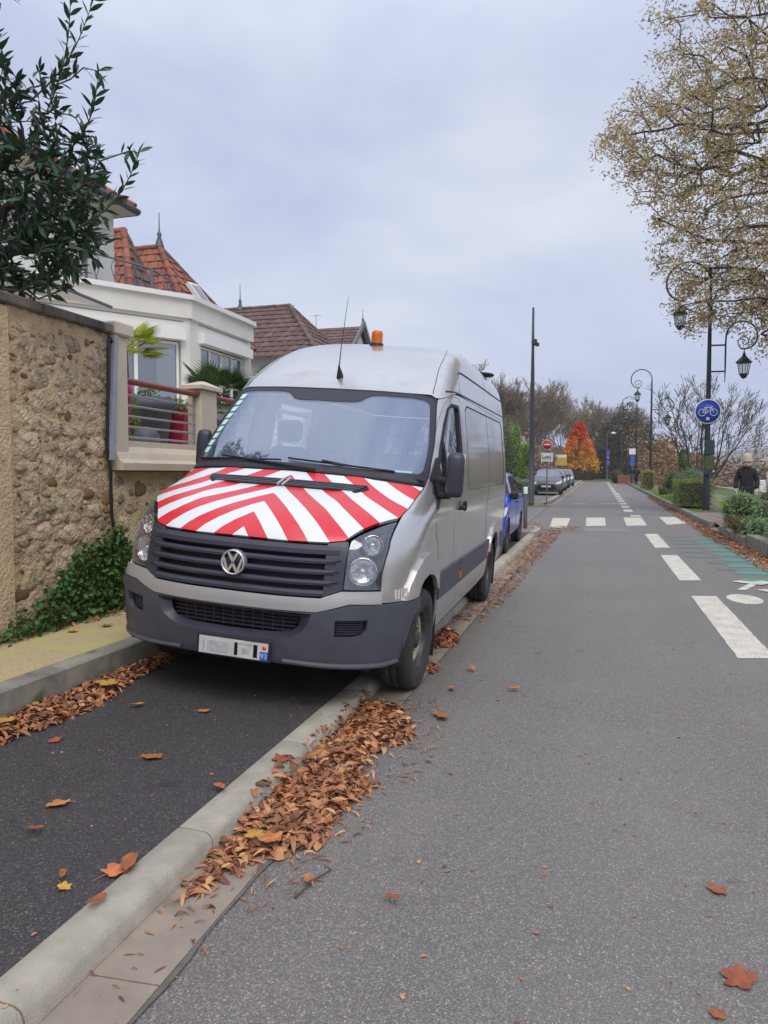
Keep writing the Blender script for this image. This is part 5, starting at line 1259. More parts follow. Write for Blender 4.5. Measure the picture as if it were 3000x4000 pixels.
# the remaining leaves as one joined part
def joined(meshes,plc,mat,name,parent,rnd,kind='stuff',smin=.85,smax=1.15):
    base=[]
    for me in meshes:
        v=np.empty(len(me.vertices)*3); me.vertices.foreach_get('co',v); base.append((v.reshape(-1,3),np.array([list(p.vertices) for p in me.polygons])))
    VV=[];FF=[];o=0
    for q in plc:
        v,f=base[rnd.randrange(len(base))]; Rm=np.array(q[1].to_matrix() if hasattr(q[1],'to_matrix') else q[1]); s=rnd.uniform(smin,smax); VV.append((v*s)@Rm.T+np.array(q[0])); FF.append(f+o); o+=len(v)
    ob=link(npmesh(name,np.vstack(VV),np.vstack(FF),mat,True),name,parent); 
    if kind: ob['kind']=kind
    return ob
print('dark leaves',len(plc))
joined(LM,[(q[0],lrot(q[1],rr_.uniform(-1.2,1.2))) for q in rest[300-len(sil):]],M['lfdark'],'foliage',dt,rr_)
def forktree(rng,base,stems,levels,k,L,r,spread,shrink=.62,up=.12,jit=.09,lean=.35,segs=4,rshr=.55,rmin=.004):
    N=[np.array(base,float)];Pp=[-1];Rd=[r]
    def grow(pi,pos,d,L,r,lv):
        nodes=[]
        for i in range(segs):
            d=d+rng.normal(size=3)*jit+np.array([0,0,up]); d=d/np.linalg.norm(d); pos=pos+d*L/segs; N.append(pos); Pp.append(pi); Rd.append(max(rmin,r*(1-.5*(i+1)/segs))); pi=len(N)-1; nodes.append((pi,pos,d))
        if lv>0:
            for j in range(k):
                q=nodes[min(segs-1,1+int(rng.integers(0,segs-1)))] if j<k-1 else nodes[-1]
                a=rng.normal(size=3); a=a-q[2]*(a@q[2]); a/=np.linalg.norm(a); s_=spread*rng.uniform(.6,1.25) if j<k-1 else .15
                nd=q[2]*math.cos(s_)+a*math.sin(s_); grow(q[0],q[1],nd,L*shrink*rng.uniform(.8,1.15),Rd[q[0]]*(rshr if j<k-1 else .9),lv-1)
    for s in range(stems):
        az=2*math.pi*s/stems+rng.uniform(-.4,.4); l=lean*rng.uniform(.4,1.2); grow(0,N[0],np.array([math.cos(az)*l,math.sin(az)*l,1.]),L*rng.uniform(.8,1.1),r*(.8 if stems>1 else 1),levels)
    return np.array(N),np.array(Pp),np.array(Rd)
def fork_thing(name,label,loc,rng,sk,leaves,lmat,lsize,bark,rt):
    t=thing(name,label,'tree',loc); NA,par,rad=sk
    link(skelmesh(NA,par,rad,bark,'trunk',7,sel=lambda i:rad[i]>=rt),'trunk',t); link(skelmesh(NA,par,rad,bark,'branches',4,sel=lambda i:rad[i]<rt),'branches',t)['kind']='stuff'
    if leaves:
        tips=NA[rad<rt*.5]; C=tips[rng.integers(0,len(tips),leaves)]+rng.normal(size=(leaves,3))*lsize; link(leafcloud(C,lsize,lmat,'foliage',.1,.5,rng),'foliage',t)
    return t
# ---- far bare trees: three kinds copied
def bare_proto(seed,h,w,leaves,lmat,lsz=.28,n=170):
    rg=np.random.default_rng(seed)
    return fork_thing('bare_tree','x',(0,0,-50),rg,forktree(rg,(0,0,0),1,5,4,h*.36,.20,.50 if w<3.5 else .62,.70,.13,.07,.1,3,rmin=.022),leaves*2,lmat,lsz,M['barkl'],.09)
    rg=np.random.default_rng(seed); T=[tuple(p) for p in inell((0,0,h*.60),(w,w,h*.42),n,rg,.2)]
    t=split_tree('bare_tree','x','tree',(0,0,-50),T,[(0,0,0),(0,0,h*.1),(0,0,h*.2),(rg.uniform(-.2,.2),0,h*.34)],rg,leaves,lmat,lsz,M['barkl'],step=.9,r0=.024,rt=.10,lspread=.5,nseg=4,pw=2.4)
    return t
protos=[bare_proto(31,14,3.6,1500,M['lfbrown'],.17,n=620),bare_proto(32,14,3.0,900,M['lfbrown'],.17,n=620),bare_proto(33,12,4.0,1700,M['lfolive'],.17,n=560)]
used=set()
def bare(k,x,y,h,label,group=None,sx=1.):
    p=protos[k]; o=copy_tree(p) if k in used else p; used.add(k)
    base=(14,14,12)[k]; s=h/base; o.location=(x,y,gz(y) if y<120 else .6); o.scale=(s*sx,s*sx,s); o.rotation_euler=(0,0,random.uniform(0,6.28)); o['label']=label
    if group: o['group']=group
    return o
ORD=['first','second','third','fourth','fifth','sixth','seventh','eighth','ninth','tenth','eleventh']
TL='bare brown tree in the row behind the parked cars'; GL='bare trees behind the parked cars'
for i in range(11):
    t=i/10; bare(i%3,-13.2+8.5*t+random.uniform(-.8,.8),66+62*t+random.uniform(-2,2),12.1+1.3*t+random.uniform(-1.1,.5),ORD[i]+' bare brown tree of the parked car row counted from the blue car',GL,1.15)
for i in range(9):
    bare((i+1)%3,-9.5+i*1.9+random.uniform(-.6,.6),136+random.uniform(-5,10),12.6+random.uniform(-1.4,1.2),ORD[i]+' grey brown bare tree from the left closing the far end of the street','bare trees at the end of the street',1.1)
for i in range(8):
    bare(i%3,-22+i*1.4,85+i*8,8.6+i*.9+random.uniform(-.5,.6),ORD[i]+' bare tree of the back row left of the tall lighting pole','bare trees in the second row',1.15)
# far wood behind
def wood(name,label,x0,x1,y0,y1,h0,h1,n,mat,size,zb=.3,hf=None,rng=np.random.default_rng(77)):
    X=rng.uniform(x0,x1,n); Y=rng.uniform(y0,y1,n); top=(hf(X,Y) if hf else h1)*(.72+.28*np.sin(X*.9+Y*.31)*np.cos(X*.37+1.3)); Z=zb+rng.uniform(0,1,n)**.8*top
    o=link(leafcloud(np.stack([X,Y,Z],1),size,mat,name,.2,.8,rng),name); return prop(o,label,kind='stuff')
wood('distant_wood','grey brown wood closing the view beyond the street',-55,14,150,175,8,9.0,16000,M['lfbrown'],.9)
wood('distant_undergrowth','dark undergrowth behind the parked cars',-14.5,-5.2,62,120,1,5.2,13000,M['lfbrown'],.34)
wood('far_hedge_mass','mixed brown undergrowth at the end of the street',-9,7.8,124,134,1,4.4,7000,M['lfever'],.4)
wood('far_bank_scrub','brown scrub along the riverside',7.5,26,62,130,1,4.4,12000,M['lfbrown'],.36,zb=-.9)
wood('far_bank_bushes','rusty bushes behind the second street lamp',4.6,8.8,58,105,1,3.6,9000,leafm('rust_leaf',(.32,.18,.11),(.24,.17,.10),.9,.4),.26)
# dark evergreens and orange shrubs near second lamp
def bushy(name,label,cat,loc,r,n,mat,size,group=None,squash=None,core=True,rng=None,up=.3,aspect=.5,shell=.75,flat=False,stem=True):
    t=thing(name,label,cat,loc,0,group); rng=rng or np.random.default_rng(int(abs(loc[0]*131+loc[1]*17))+3)
    rx,ry,rz=r
    if flat:   # clipped block
        p=rng.uniform(-1,1,size=(n,3)); k=rng.integers(0,3,n); sg=rng.choice([-1,1],n); p[np.arange(n),k]=sg*rng.uniform(.86,1.0,n); p[:,2]=np.abs(p[:,2]) if False else p[:,2]
        p=p*(1+.07*np.sin(p[:,[1,2,0]]*5+1.3))*np.array([rx,ry,rz*.5])+np.array([0,0,rz*.5])+rng.normal(size=(n,3))*.03
    else:
        lob=[(rng.uniform(-.5,.5,3)*np.array([rx,ry,rz*.8])+np.array([0,0,rz*.6]),rng.uniform(.45,.75)) for _ in range(7)]
        P_=[]
        for c,k in lob: P_.append(inell(c,(rx*k,ry*k,rz*k*.8),n//7,rng,shell))
        p=np.vstack(P_); p=p[p[:,2]>0.0]
    link(leafcloud(p,size,mat,'foliage',up,aspect,rng),'foliage',t)
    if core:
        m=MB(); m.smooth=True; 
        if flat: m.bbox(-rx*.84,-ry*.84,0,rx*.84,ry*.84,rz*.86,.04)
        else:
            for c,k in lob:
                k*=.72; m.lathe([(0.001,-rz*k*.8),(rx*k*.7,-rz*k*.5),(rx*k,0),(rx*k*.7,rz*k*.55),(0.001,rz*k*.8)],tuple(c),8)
        m.build('shade_core',M['core'],t)  # dark lump inside the leaves, its colour standing in for inner shade
    return t
for i,(x,y,h,w) in enumerate(((2.2,118,11,2.2),(3.6,112,11.8,2.4),(1.0,124,9,2),(4.8,108,10,2))):
    rg=np.random.default_rng(60+i); T=[tuple(p) for p in inell((0,0,h*.52),(w,w,h*.44),150,rg,.2)]
    split_tree('evergreen_tree',['dark tall conifer left of the second lamp lantern','tallest dark conifer behind the third street lamp','small dark conifer beside the end of the road','dark conifer behind the pedestrian with the red cap'][i],'tree',(x,y,.5),T,[(0,0,0),(0,0,h*.3),(0,0,h*.6),(0,0,h*.85)],rg,3600,M['lfever'],.36,M['bark'],step=.8,r0=.02,rt=.08,lspread=.35)
for i,(x,y,h,w,m) in enumerate(((4.4,96,7.2,1.7,'lfochre'),(6.0,84,5.4,1.6,'lfochre'),(5.9,74,4.4,1.4,'lfochre'))):
    rg=np.random.default_rng(80+i); T=[tuple(p) for p in inell((0,0,h*.62),(w,w,h*.33),90,rg,.2)]
    split_tree('autumn_tree',['sparse orange leaved tree behind the second lamp post','spreading yellow leaved tree right of the second lamp post','small orange tree in front of the yellow leaved tree'][i],'tree',(x,y,.4),T,[(0,0,0),(0,0,h*.2),(0,0,h*.4)],rg,520,M[m],.22,M['bark'],step=.7,r0=.014,rt=.06,lspread=.35)
# orange and red tree at the end of the street
rg=np.random.default_rng(90); T=[]
for z in np.linspace(1.6,7.6,26): 
    w=2.75*(1-(z-1.4)/6.9)**.75; T+= [(rg.uniform(-1,1)*w,rg.uniform(-1,1)*w,z+rg.uniform(-.2,.2)) for _ in range(int(4+w*4))]
ot=split_tree('orange_tree','conical tree with red top and glowing orange lower leaves at the street end','tree',(-2.75,106,.50),T,[(0,0,0),(0,0,1.2),(0,0,3),(0,0,5),(0,0,7.2)],rg,9000,[(lambda C:C[:,2]+rg.normal(size=len(C))*.5+C[:,0]*.25>6.1,M['lfred']),(lambda C:C[:,2]+rg.normal(size=len(C))*.9>3.9,M['lforange']),(lambda C:np.ones(len(C),bool),M['lfyel'])],.27,M['bark'],step=.6,r0=.011,rt=.05,lspread=.22,aspect=.7)
# bare spreading tree in the riverside garden
rg=np.random.default_rng(93); T=[tuple(p) for p in inell((5.0,41,5.2),(3.1,2.2,2.7),420,rg,.15)]+[tuple(p) for p in inell((4.2,40.5,6.4),(1.6,1.5,1.5),120,rg,.3)]
fork_thing('spreading_bare_tree','bare many stemmed tree standing behind the bicycle sign',(5.0,41,.15),rg,forktree(rg,(0,0,0),6,4,4,3.0,.095,.62,.62,.05,.09,.75,rmin=.009),1300,M['lfolive'],.08,M['bark'],.03)
for i,(x,y) in enumerate(((7.7,44),(9.3,52),(8.3,36))):
    rg=np.random.default_rng(95+i); T=[tuple(p) for p in inell((0,0,2.6),(1.1,1.1,1.9),60,rg,.2)]
    split_tree('sapling',['slender bare sapling by the riverside wall','distant bare sapling over the far bank','bare sapling beside the walking person'][i],'tree',(x,y,.1),T,[(0,0,0),(0,0,.4),(0,0,.8)],rg,260,M['lfolive'],.09,M['barkl'],step=.3,r0=.006,rt=.03,lspread=.2,bias=.9)
# bamboo clump left, hedges, planting
def reeds(name,label,cat,loc,rx,ry,h,n,mat,w=.02,lean=.35,rng=None,group=None,curve=.4):
    t=thing(name,label,cat,loc,0,group); rng=rng or np.random.default_rng(int(abs(loc[0]*97+loc[1]*13))+1)
    b=np.stack([rng.normal(size=n)*rx*.5,rng.normal(size=n)*ry*.5,np.zeros(n)],1); hh=h*rng.uniform(.55,1.,n)
    d=np.stack([rng.normal(size=n)*lean+b[:,0]/max(rx,.01)*.4,rng.normal(size=n)*lean+b[:,1]/max(ry,.01)*.4,np.ones(n)],1)
    s=np.cross(d,rng.normal(size=(n,3))); s/=np.linalg.norm(s,axis=1)[:,None]; k=3; V=np.empty((n,6,3))
    for j,(f,ww) in enumerate(((0,1.),(.55,.8),(1.,.15))):
        c=b+d*hh[:,None]*f*np.array([1+curve*f,1+curve*f,1-.25*f*f]); V[:,2*j]=c-s*w*ww; V[:,2*j+1]=c+s*w*ww
    F=np.array([[0,1,3,2],[2,3,5,4]]); F=(F[None]+(np.arange(n)*6)[:,None,None]).reshape(-1,4)
    link(npmesh('blades',V.reshape(-1,3),F,mat),'blades',t); return t
for i,(x,y,w,h) in enumerate(((-5.30,47,.85,3.5),(-4.85,49.5,.75,2.4))):
    bushy('bamboo_clump',['tall bright green feathery bush behind the blue car','lower feathery green bush beside the dark fence'][i],'bush',(x,y,.3),(w,1.1,h),6500,M['lfbam'],.17,aspect=.22,shell=.3)
bushy('red_shrub','small red leaved shrub glimpsed beyond the dark fence','bush',(-6.6,56,.3),(.8,.8,3.3),900,M['lfred'],.16,core=False)
bushy('round_green_bush','dark green bush behind the dark fence','bush',(-5.9,52,.3),(.9,.9,2.9),2200,M['lfivy'],.15)
hg=[('clipped_hedge','large clipped block hedge just left of the bicycle sign post','hedge',(3.38,30.2,.30),(.62,1.15,.95),7000,M['lfhedge'],.055,True),
    ('clipped_hedge','tall narrow clipped hedge block before the second lamp','hedge',(3.35,56.5,.45),(.42,.8,1.25),3200,M['lfhedge'],.08,True),
    ('low_shrub','tiny tuft shrub on the strip between the two hedge blocks','shrub',(3.38,43.0,.28),(.33,.4,.5),900,M['lfhedge'],.06,False),
    ('sage_bush','rounded grey green bush behind the large hedge block','bush',(4.35,37.5,.25),(1.1,1.2,1.05),5200,M['lfsage'],.075,False),
    ('dark_bush','low dark green bush left of the grey green bush','bush',(4.1,46.5,.3),(.7,.9,.9),2600,M['lfivy'],.08,False),
    ('light_green_bush','bright green upright bush behind the dark bush','bush',(5.3,52,.25),(.75,.8,2.3),3200,M['lfbam'],.09,False)]
for nm,lb,ct,lc,r,n,m,sz,fl in hg: bushy(nm,lb,ct,lc,r,n,m,sz,flat=fl,aspect=.45)
# near planting bed: leafy shrubs
for i,(x,y,rx,ry,rz,m,n,sz) in enumerate(((3.35,19.1,.50,.7,.62,'lfshrub',3600,.075),(3.30,16.9,.42,.8,.55,'lfshrub',3200,.08),(3.6,15.3,.60,.8,.62,'lfsage',3600,.08),(3.25,14.6,.38,.6,.50,'lfshrub',3000,.08),(4.3,19.8,.7,.7,.78,'lfsage',3000,.06),(4.6,17.4,.8,.9,.68,'lfshrub',3400,.08),(4.0,13.2,.8,.8,.5,'lfshrub',3000,.08))):
    bushy('leafy_shrub',['leafy green shrub at the corner of the bed nearest the path entrance','light green shrub spilling over the mossy low kerb','grey green shrub behind the tall block kerb','green shrub with pale leaf edges just above the block kerb','feathery blue green shrub in front of the walking person','broad green shrub at the right edge behind the spilling shrubs','nearest green shrub mostly beyond the right edge'][i],'shrub',(x,y,.14),(rx,ry,rz),n,M[m],sz,aspect=.36,up=.5)
M['lfdry']=leafm('dry_stem',(.20,.13,.07),(.14,.12,.06),.9,.4)
reeds('dry_tuft','tuft of dry brown stems between the green shrubs','plant',(3.22,17.8,.14),.30,.4,.60,260,M['lfdry'],.012)
reeds('grass_clump','bright green grass clump behind the bicycle sign post','grass tuft',(4.75,27.5,.18),.45,1.3,.62,900,M['lfgrass'],.015)
reeds('grass_clump','bright green grass clump between post and walking person','grass tuft',(5.6,27.0,.18),.7,1.2,.50,900,M['lfgrass'],.015)
reeds('grass_clump','low grass tuft beside the small shrub on the strip','grass tuft',(3.45,40,.22),.28,2.2,.22,700,M['lfgrass'],.012)
# ---- ivy on the wall foot
iv=thing('ivy','dark green ivy climbing the foot of the wall beside the black cable','ivy',(0,0,0)); rg=np.random.default_rng(44); P_=[]
while len(P_)<4600:
    y=rg.uniform(3.4,7.2); top=np.interp(y,[3.4,4.3,4.65,5.05,5.3,5.66,5.9,7.2],[.33,.35,.48,.78,.88,.98,.62,.42]); z=rg.uniform(.24,1.05)
    if z<top+rg.normal()*.035: 
        d=.06+.16*(1-(z-.25)/.8)*rg.random(); P_.append((WX+.01+d*rg.random()**.6+.02,y,z))
P_=np.array(P_); kk=rg.random(len(P_)); M['lfivy2']=leafm('young_ivy_leaf',(.11,.20,.05),(.08,.15,.04),.5,.5)
link(leafcloud(P_[kk<.75],.05,M['lfivy'],'foliage',.2,.85,rg),'foliage',iv); link(leafcloud(P_[kk>=.75],.036,M['lfivy2'],'foliage',.4,.6,rg),'foliage',iv)
for k in range(9):
    y=5.0+k*.07; mb=MB(); mb.tube([(WX+.05,y,.26),(WX+.04,y+.05,.5),(WX+.03,y+.09,.75)],.006,4); mb.build('stem',M['bark'],iv)
# ---- terrace pots and palms
M['magenta']=mk('magenta_plastic',(.52,.015,.12),None,rough=.4); M['redpot']=mk('dark_red_plastic',(.33,.015,.05),None,rough=.4); M['greypot']=mk('grey_plastic_pot',(.085,.09,.115),None,rough=.55)
def pot(label,x,y,r0,r1,h,m,round_=True,z=1.78):
    t=thing('plant_pot',label,'plant pot',(x,y,z)); mb=MB(); n=24 if round_ else 4
    pr=[(0,0),(r0,0),(r0+(r1-r0)*.72,h*.74),(r1*.985,h*.75),(r1,h),(r1*.93,h),(r1*.90,h*.9)]
    mb.lathe(pr,(0,0,0),n,'z',round_); o=mb.build('pot',M[m],t); 
    if not round_: o.rotation_euler=(0,0,math.pi/4+.15)
    mb=MB(); mb.lathe([(0,h*.9),(r1*.91,h*.9)],(0,0,0),n); s=mb.build('potting_soil',M['soil'],t); s.rotation_euler=o.rotation_euler; return t
pot('tall magenta pot half hidden behind the cream end pillar',-4.68,6.42,.13,.17,.62,'magenta')
pot('big round grey pot behind the terrace railing',-5.05,7.55,.20,.30,.56,'greypot')
pot('square dark red pot with trailing plant near the capped pillar',-4.95,7.97,.19,.27,.46,'redpot',False)
pot('grey pot glimpsed behind the railing beyond the capped pillar',-4.95,9.05,.18,.24,.48,'greypot')
mb=MB(); mb.smooth=True; mb.lathe([(0,.20),(.09,.175),(.145,.10),(.155,.0)],(-4.72,7.0,1.78),20); prop(mb.build('grey_dome',M['greypot']),'small grey dome between the magenta and round grey pots','garden ornament')
def trail(label,x,y,z,r,h,n,mat='lfyp',up=True):
    pass
M['lfyp']=leafm('variegated_leaf',(.20,.24,.05),(.10,.17,.03),.6,.5)
def plant(label,x,y,z,rx,ry,h,n,sz,mat='lfyp'):
    t=thing('potted_plant',label,'plant',(x,y,z)); rg=np.random.default_rng(int(x*-100+y*10)); p=inell((0,0,h*.4),(rx,ry,h*.6),n,rg,.2); link(leafcloud(p,sz,M[mat],'foliage',.1,.45,rg),'foliage',t)
    for k in range(5): mb=MB(); mb.tube([(0,0,-.05),(random.uniform(-rx,rx)*.4,random.uniform(-ry,ry)*.4,h*.5)],.004,4); mb.build('stem',M['bark'],t)
plant('yellow green trailing plant spilling from the dark red pot',-4.93,7.9,2.16,.27,.27,.22,330,.07)
plant('sparse trailing plant growing in the big grey pot',-5.05,7.5,2.30,.16,.16,.22,120,.06)
plant('leafy potted plant between the magenta and grey pots',-4.9,7.02,1.80,.10,.13,.52,260,.06)
plant('leafy plant between the round grey and dark red pots',-5.0,7.8,1.80,.08,.1,.5,200,.06)
plant('yellow flowering plant in the pot beyond the capped pillar',-4.95,9.05,2.24,.2,.2,.16,150,.06)
def palm(label,x,y,z,h,nf,fr,mat,seed,spread=1.,mats=None,fronddirs=None):
    t=thing('fan_palm',label,'palm',(x,y,z)); r=random.Random(seed)
    mb=MB(); mb.tube([(0,0,-.1),(0.01,0,h*.5),(0,0,h)],[.06,.055,.045],8); mb.build('trunk',M['bark'],t)
    for k in range(nf):
        az=k*2.4+r.uniform(-.2,.2); el=r.uniform(-.15,1.0)
        if fronddirs: az,el=fronddirs[k%len(fronddirs)]; az+=r.uniform(-.15,.15); el+=r.uniform(-.1,.1)
        d=Vector((math.cos(az)*math.cos(el),math.sin(az)*math.cos(el),math.sin(el))); st=fr*r.uniform(.5,.7); c=Vector((0,0,h))+d*st
        mb=MB(); mb.tube([(0,0,h),tuple(c)],[.010,.006],4)
        side=d.cross(Vector((0,0,1))).normalized(); up=side.cross(d).normalized(); L=fr*r.uniform(.55,.8)
        for j in range(23):
            a=(j-11)/11*1.45; dd=(d*math.cos(a)+side*math.sin(a)); q=c+dd*L*(1-.15*abs(a)); q.z-=.10*L+.12*L*abs(math.sin(a)); w=dd.cross(up).normalized()*L*.035; m_=c.lerp(q,.55)+up*.03*L
            mb.add([c-w*.3,c+w*.3,m_+w,q,m_-w],[(0,1,2,3,4)],False)
        mb.build('palm_frond',mat if not mats else r.choice(mats),t,fixn=False)
    return t
palm('dark green fan palm behind the capped terrace pillar',-5.25,9.55,1.95,.60,15,.52,M['lfpalm'],3,mats=[M['lfpalm']]*6+[M['lfpalmy']])
palm('yellow green fan palm beside the end pillar cap',-5.30,7.45,1.8,1.10,9,.42,M['lfpalmy'],5,fronddirs=[(.9,.1),(1.2,.45),(.6,-.1),(1.5,.2),(2.0,.7),(.2,.5),(1.2,.8)])
palm('large fan palm between the bow window and the van roof',-6.3,14.0,1.8,1.35,16,.9,M['lfpalm'],9)
palm('distant fan palm just above the van roof',-6.2,16.6,1.8,1.7,14,.9,M['lfpalm'],12)
# ================================================================ STREET FURNITURE
M['lampb']=mk('lamp_black_paint',(.022,.024,.028),None,rough=.5)
M['lanternglass']=glassmat('lantern_glass',(.92,.94,.95),.12,.1,.12,(.8,.8,.8))
def arcpts(c,r,a0,a1,n): return [(c[0]+r*math.cos(a0+(a1-a0)*i/n),0,c[1]+r*math.sin(a0+(a1-a0)*i/n)) for i in range(n+1)]
def lantern(par,x,z,s=1.):
    l=MB(); l.lathe([(.012,.0),(.03,-.05),(.05,-.09),(.06,-.16),(.20,-.30),(.265,-.36),(.27,-.40),(.235,-.41)],(x,0,z),6,'z',False); L=l.build('lantern_roof',M['lampb'],par)
    l=MB(); l.lathe([(.205,-.41),(.135,-.78)],(x,0,z),6,'z',False); l.build('lantern_glass',M['lanternglass'],L)
    l=MB()
    for k in range(6):
        q=k*math.pi/3; l.tube([(x+.21*math.cos(q),.21*math.sin(q),z-.40),(x+.14*math.cos(q),.14*math.sin(q),z-.79)],.013,4)
    l.build('lantern_frame',M['lampb'],L)
    l=MB(); l.lathe([(.15,-.77),(.155,-.80),(.12,-.83),(.09,-.90),(.04,-.93),(0,-.95)],(x,0,z),6,'z',False); l.build('lantern_base',M['lampb'],L)
def street_lamp(label,x,y,zg):
    t=thing('street_lamp',label,'street lamp',(x,y,zg),R(4),'ornate street lamps along the riverside'); H=8.0-.15
    mb=MB(); mb.lathe([(.115,0),(.115,.9),(.105,1.0),(.095,2.5),(.075,5),(.055,7.2),(.048,H)],(0,0,0),12); mb.build('post',M['lampb'],t)
    c=(-.72,H+.05); pts=[(0,0,H-.4)]+arcpts(c,.72,0.05,math.pi*1.0,16)+arcpts((-.86,H+.02),.58,math.pi,1.52*math.pi,8)
    # inward spiral
    sp=[]; cx_,cz_=-.98,H-.24
    for i in range(22):
        a=-math.pi*.55+i*.42; r=.32*(1-i/26); sp.append((cx_+r*math.cos(a),0,cz_+r*math.sin(a)+.02))
    mb=MB(); mb.tube(pts,[.04]+[.035]*(len(pts)-1),7); mb.tube(sp,.022,6); mb.tube([(-.98,0,H-.52),(-.98,0,H-.66)],.02,6); mb.build('scroll_arm',M['lampb'],t)
    lantern(t,-.98,H-.62)
    # lower arm on a ladder bracket
    zb=4.55; mb=MB(); 
    for z in (zb+.28,zb+1.18): mb.tube([(0,0,z),(.52,0,z)],.03,6)
    c=(1.03,6.02); pts=[(.52,0,zb-.1),(.52,0,zb+.5),(.52,0,5.8)]+arcpts(c,.50,math.pi*.98,-.02*math.pi,14)+arcpts((1.13,5.98),.40,-.1,-.55*math.pi,6)
    mb.tube(pts,[.012,.03]+[.03]*(len(pts)-2),7)
    sp=[]
    for i in range(20):
        a=-math.pi*.45-i*.42; r=.25*(1-i/24); sp.append((1.12+r*math.cos(a),0,5.82+r*math.sin(a)))
    mb.tube(sp,.018,6); mb.tube([(1.12,0,5.60),(1.12,0,5.44)],.018,6); mb.build('bracket_arm',M['lampb'],t)
    lantern(t,1.12,5.50,.8); return t
l1=street_lamp('nearest ornate black street lamp carrying the blue bicycle sign',3.60,28,.17)
l2=street_lamp('second ornate street lamp behind the narrow hedge block',3.55,57,.36)
for i,(y,l) in enumerate(((78,'third ornate street lamp, smaller, before the conifers'),(100,'farthest ornate street lamp near the end of the road'))):
    o=copy_tree(l2); o.location=(3.5,y,gz(y)+.15); o['label']=l
# bicycle sign on the near lamp
bs=thing('bicycle_sign','round blue cycle route sign clamped to the nearest street lamp','road sign',(3.58,27.86,3.62)); 
mb=MB(); mb.lathe([(0,0),(.425,0),(.43,.01),(.43,.03),(0,.03)],(0,0,0),40,'y'); mb.build('sign_plate',M['pvc'],bs)
mb=MB(); mb.lathe([(0,-.004),(.395,-.004),(.395,.0)],(0,0,0),40,'y'); mb.build('blue_field',mk('sign_blue',(.015,.065,.40),None,rough=.35),bs)
mb=MB()
for x in (-.185,.185): 
    vs=[(x+.115*math.cos(q),-.008,-.035+.115*math.sin(q)) for q in np.linspace(0,2*math.pi,21)]; mb.tube(vs,.011,5,False)
P_=dict(r=(-.185,-.008,-.035),f=(.185,-.008,-.035),b=(-.02,-.008,-.04),s=(-.075,-.008,.125),h=(.115,-.008,.125))
for a,b in (('r','b'),('b','s'),('r','s'),('s','h'),('b','h'),('h','f')): mb.tube([P_[a],P_[b]],.011,5)
mb.tube([(-.12,-.008,.135),(-.04,-.008,.135)],.014,5); mb.tube([(.105,-.008,.17),(.165,-.008,.165)],.011,5); mb.tube([(.115,-.008,.12),(.11,-.008,.17)],.009,5)
mb.build('bicycle_symbol',M['pvc'],bs); mb=MB(); mb.box(-.05,-.01,-.30,.05,-.004,-.20); mb.build('small_mark',M['plate'],bs)
M['posterg']=mk('green_box_paint',(.015,.055,.045),(.02,.04,.035),5,.5); M['poster']=mk('weathered_poster',(.10,.09,.03),(.05,.07,.03),9,.7)
nb=thing('notice_box','dark green box with weathered posters strapped to the nearest street lamp','box',(3.66,27.84,1.55))
mb=MB(); mb.bbox(-.16,-.03,.55,.16,.12,1.08,.03); mb.build('box_top',M['posterg'],nb); mb=MB(); mb.bbox(-.15,-.02,.05,.16,.12,.54,.02); mb.build('box_panel',M['poster'],nb); mb=MB(); mb.bbox(-.17,-.06,-.12,.18,.12,.04,.02); mb.build('box_tray',M['posterg'],nb); mb=MB(); mb.box(.10,-.08,-.03,.16,-.061,.04); mb.build('small_mark',M['plate'],nb)
# modern tall pole at the junction
tp=thing('tall_lamp_pole','tall slim dark grey lighting pole beside the no entry sign','lamp pole',(-2.80,32.4,.18)); M['pole']=mk('dark_pole_paint',(.05,.052,.06),None,rough=.5)
mb=MB(); mb.lathe([(.14,0),(.14,.03),(.125,.03),(.115,2.5),(.085,5),(.06,6.6),(.045,8.35),(0,8.35)],(0,0,0),14); mb.build('pole',M['pole'],tp)
mb=MB(); mb.bbox(-.06,-.10,6.78,.17,.16,7.02,.03); mb.bbox(.08,-.08,6.72,.26,.12,6.86,.02); mb.build('lamp_head',M['pole'],tp)
# no entry sign
ne=thing('no_entry_sign','red round no entry sign with white plate below on a thin pole','road sign',(-2.22,33.4,.12))
mb=MB(); mb.tube([(0,0,0),(0,0,2.85)],.028,8); mb.build('sign_pole',M['ironp'],ne)
mb=MB(); mb.lathe([(0,0),(.205,0),(.215,.008),(.215,.02),(0,.02)],(0,-.06,2.62),32,'y'); d=mb.build('sign_disc',M['pvc'],ne)
mb=MB(); mb.lathe([(0,-.004),(.198,-.004),(.198,0)],(0,-.06,2.62),32,'y'); mb.build('red_field',mk('sign_red',(.58,.012,.02),None,rough=.35),d)
mb=MB(); mb.box(-.145,-.070,2.60,.145,-.0645,2.655); mb.build('white_bar',M['pvc'],d)
mb=MB(); mb.lathe([(0,0),(.26,0),(.26,.01),(0,.01)],(.07,.035,2.66),3,'y'); mb.build('second_sign_back',M['steel'],ne)
mb=MB(); mb.bbox(-.25,-.062,1.88,.25,-.045,2.26,.01); pq=mb.build('plate',M['pvc'],ne)
mb=MB(); mb.smooth=False
for x in (-.09,.07): mb.tube([(x+.055*math.cos(q),-.066,2.03+.055*math.sin(q)) for q in np.linspace(0,6.283,13)],.010,4,False)
mb.tube([(-.09,-.066,2.03),(-.04,-.066,2.12),(.05,-.066,2.12),(.07,-.066,2.03)],.010,4); mb.tube([(-.04,-.066,2.12),(-.01,-.066,2.03),(.05,-.066,2.12)],.010,4); mb.box(.14,-.068,1.97,.165,-.062,2.15); mb.box(-.20,-.068,1.97,-.175,-.062,2.15); mb.build('bicycle_symbol',M['black'],pq)
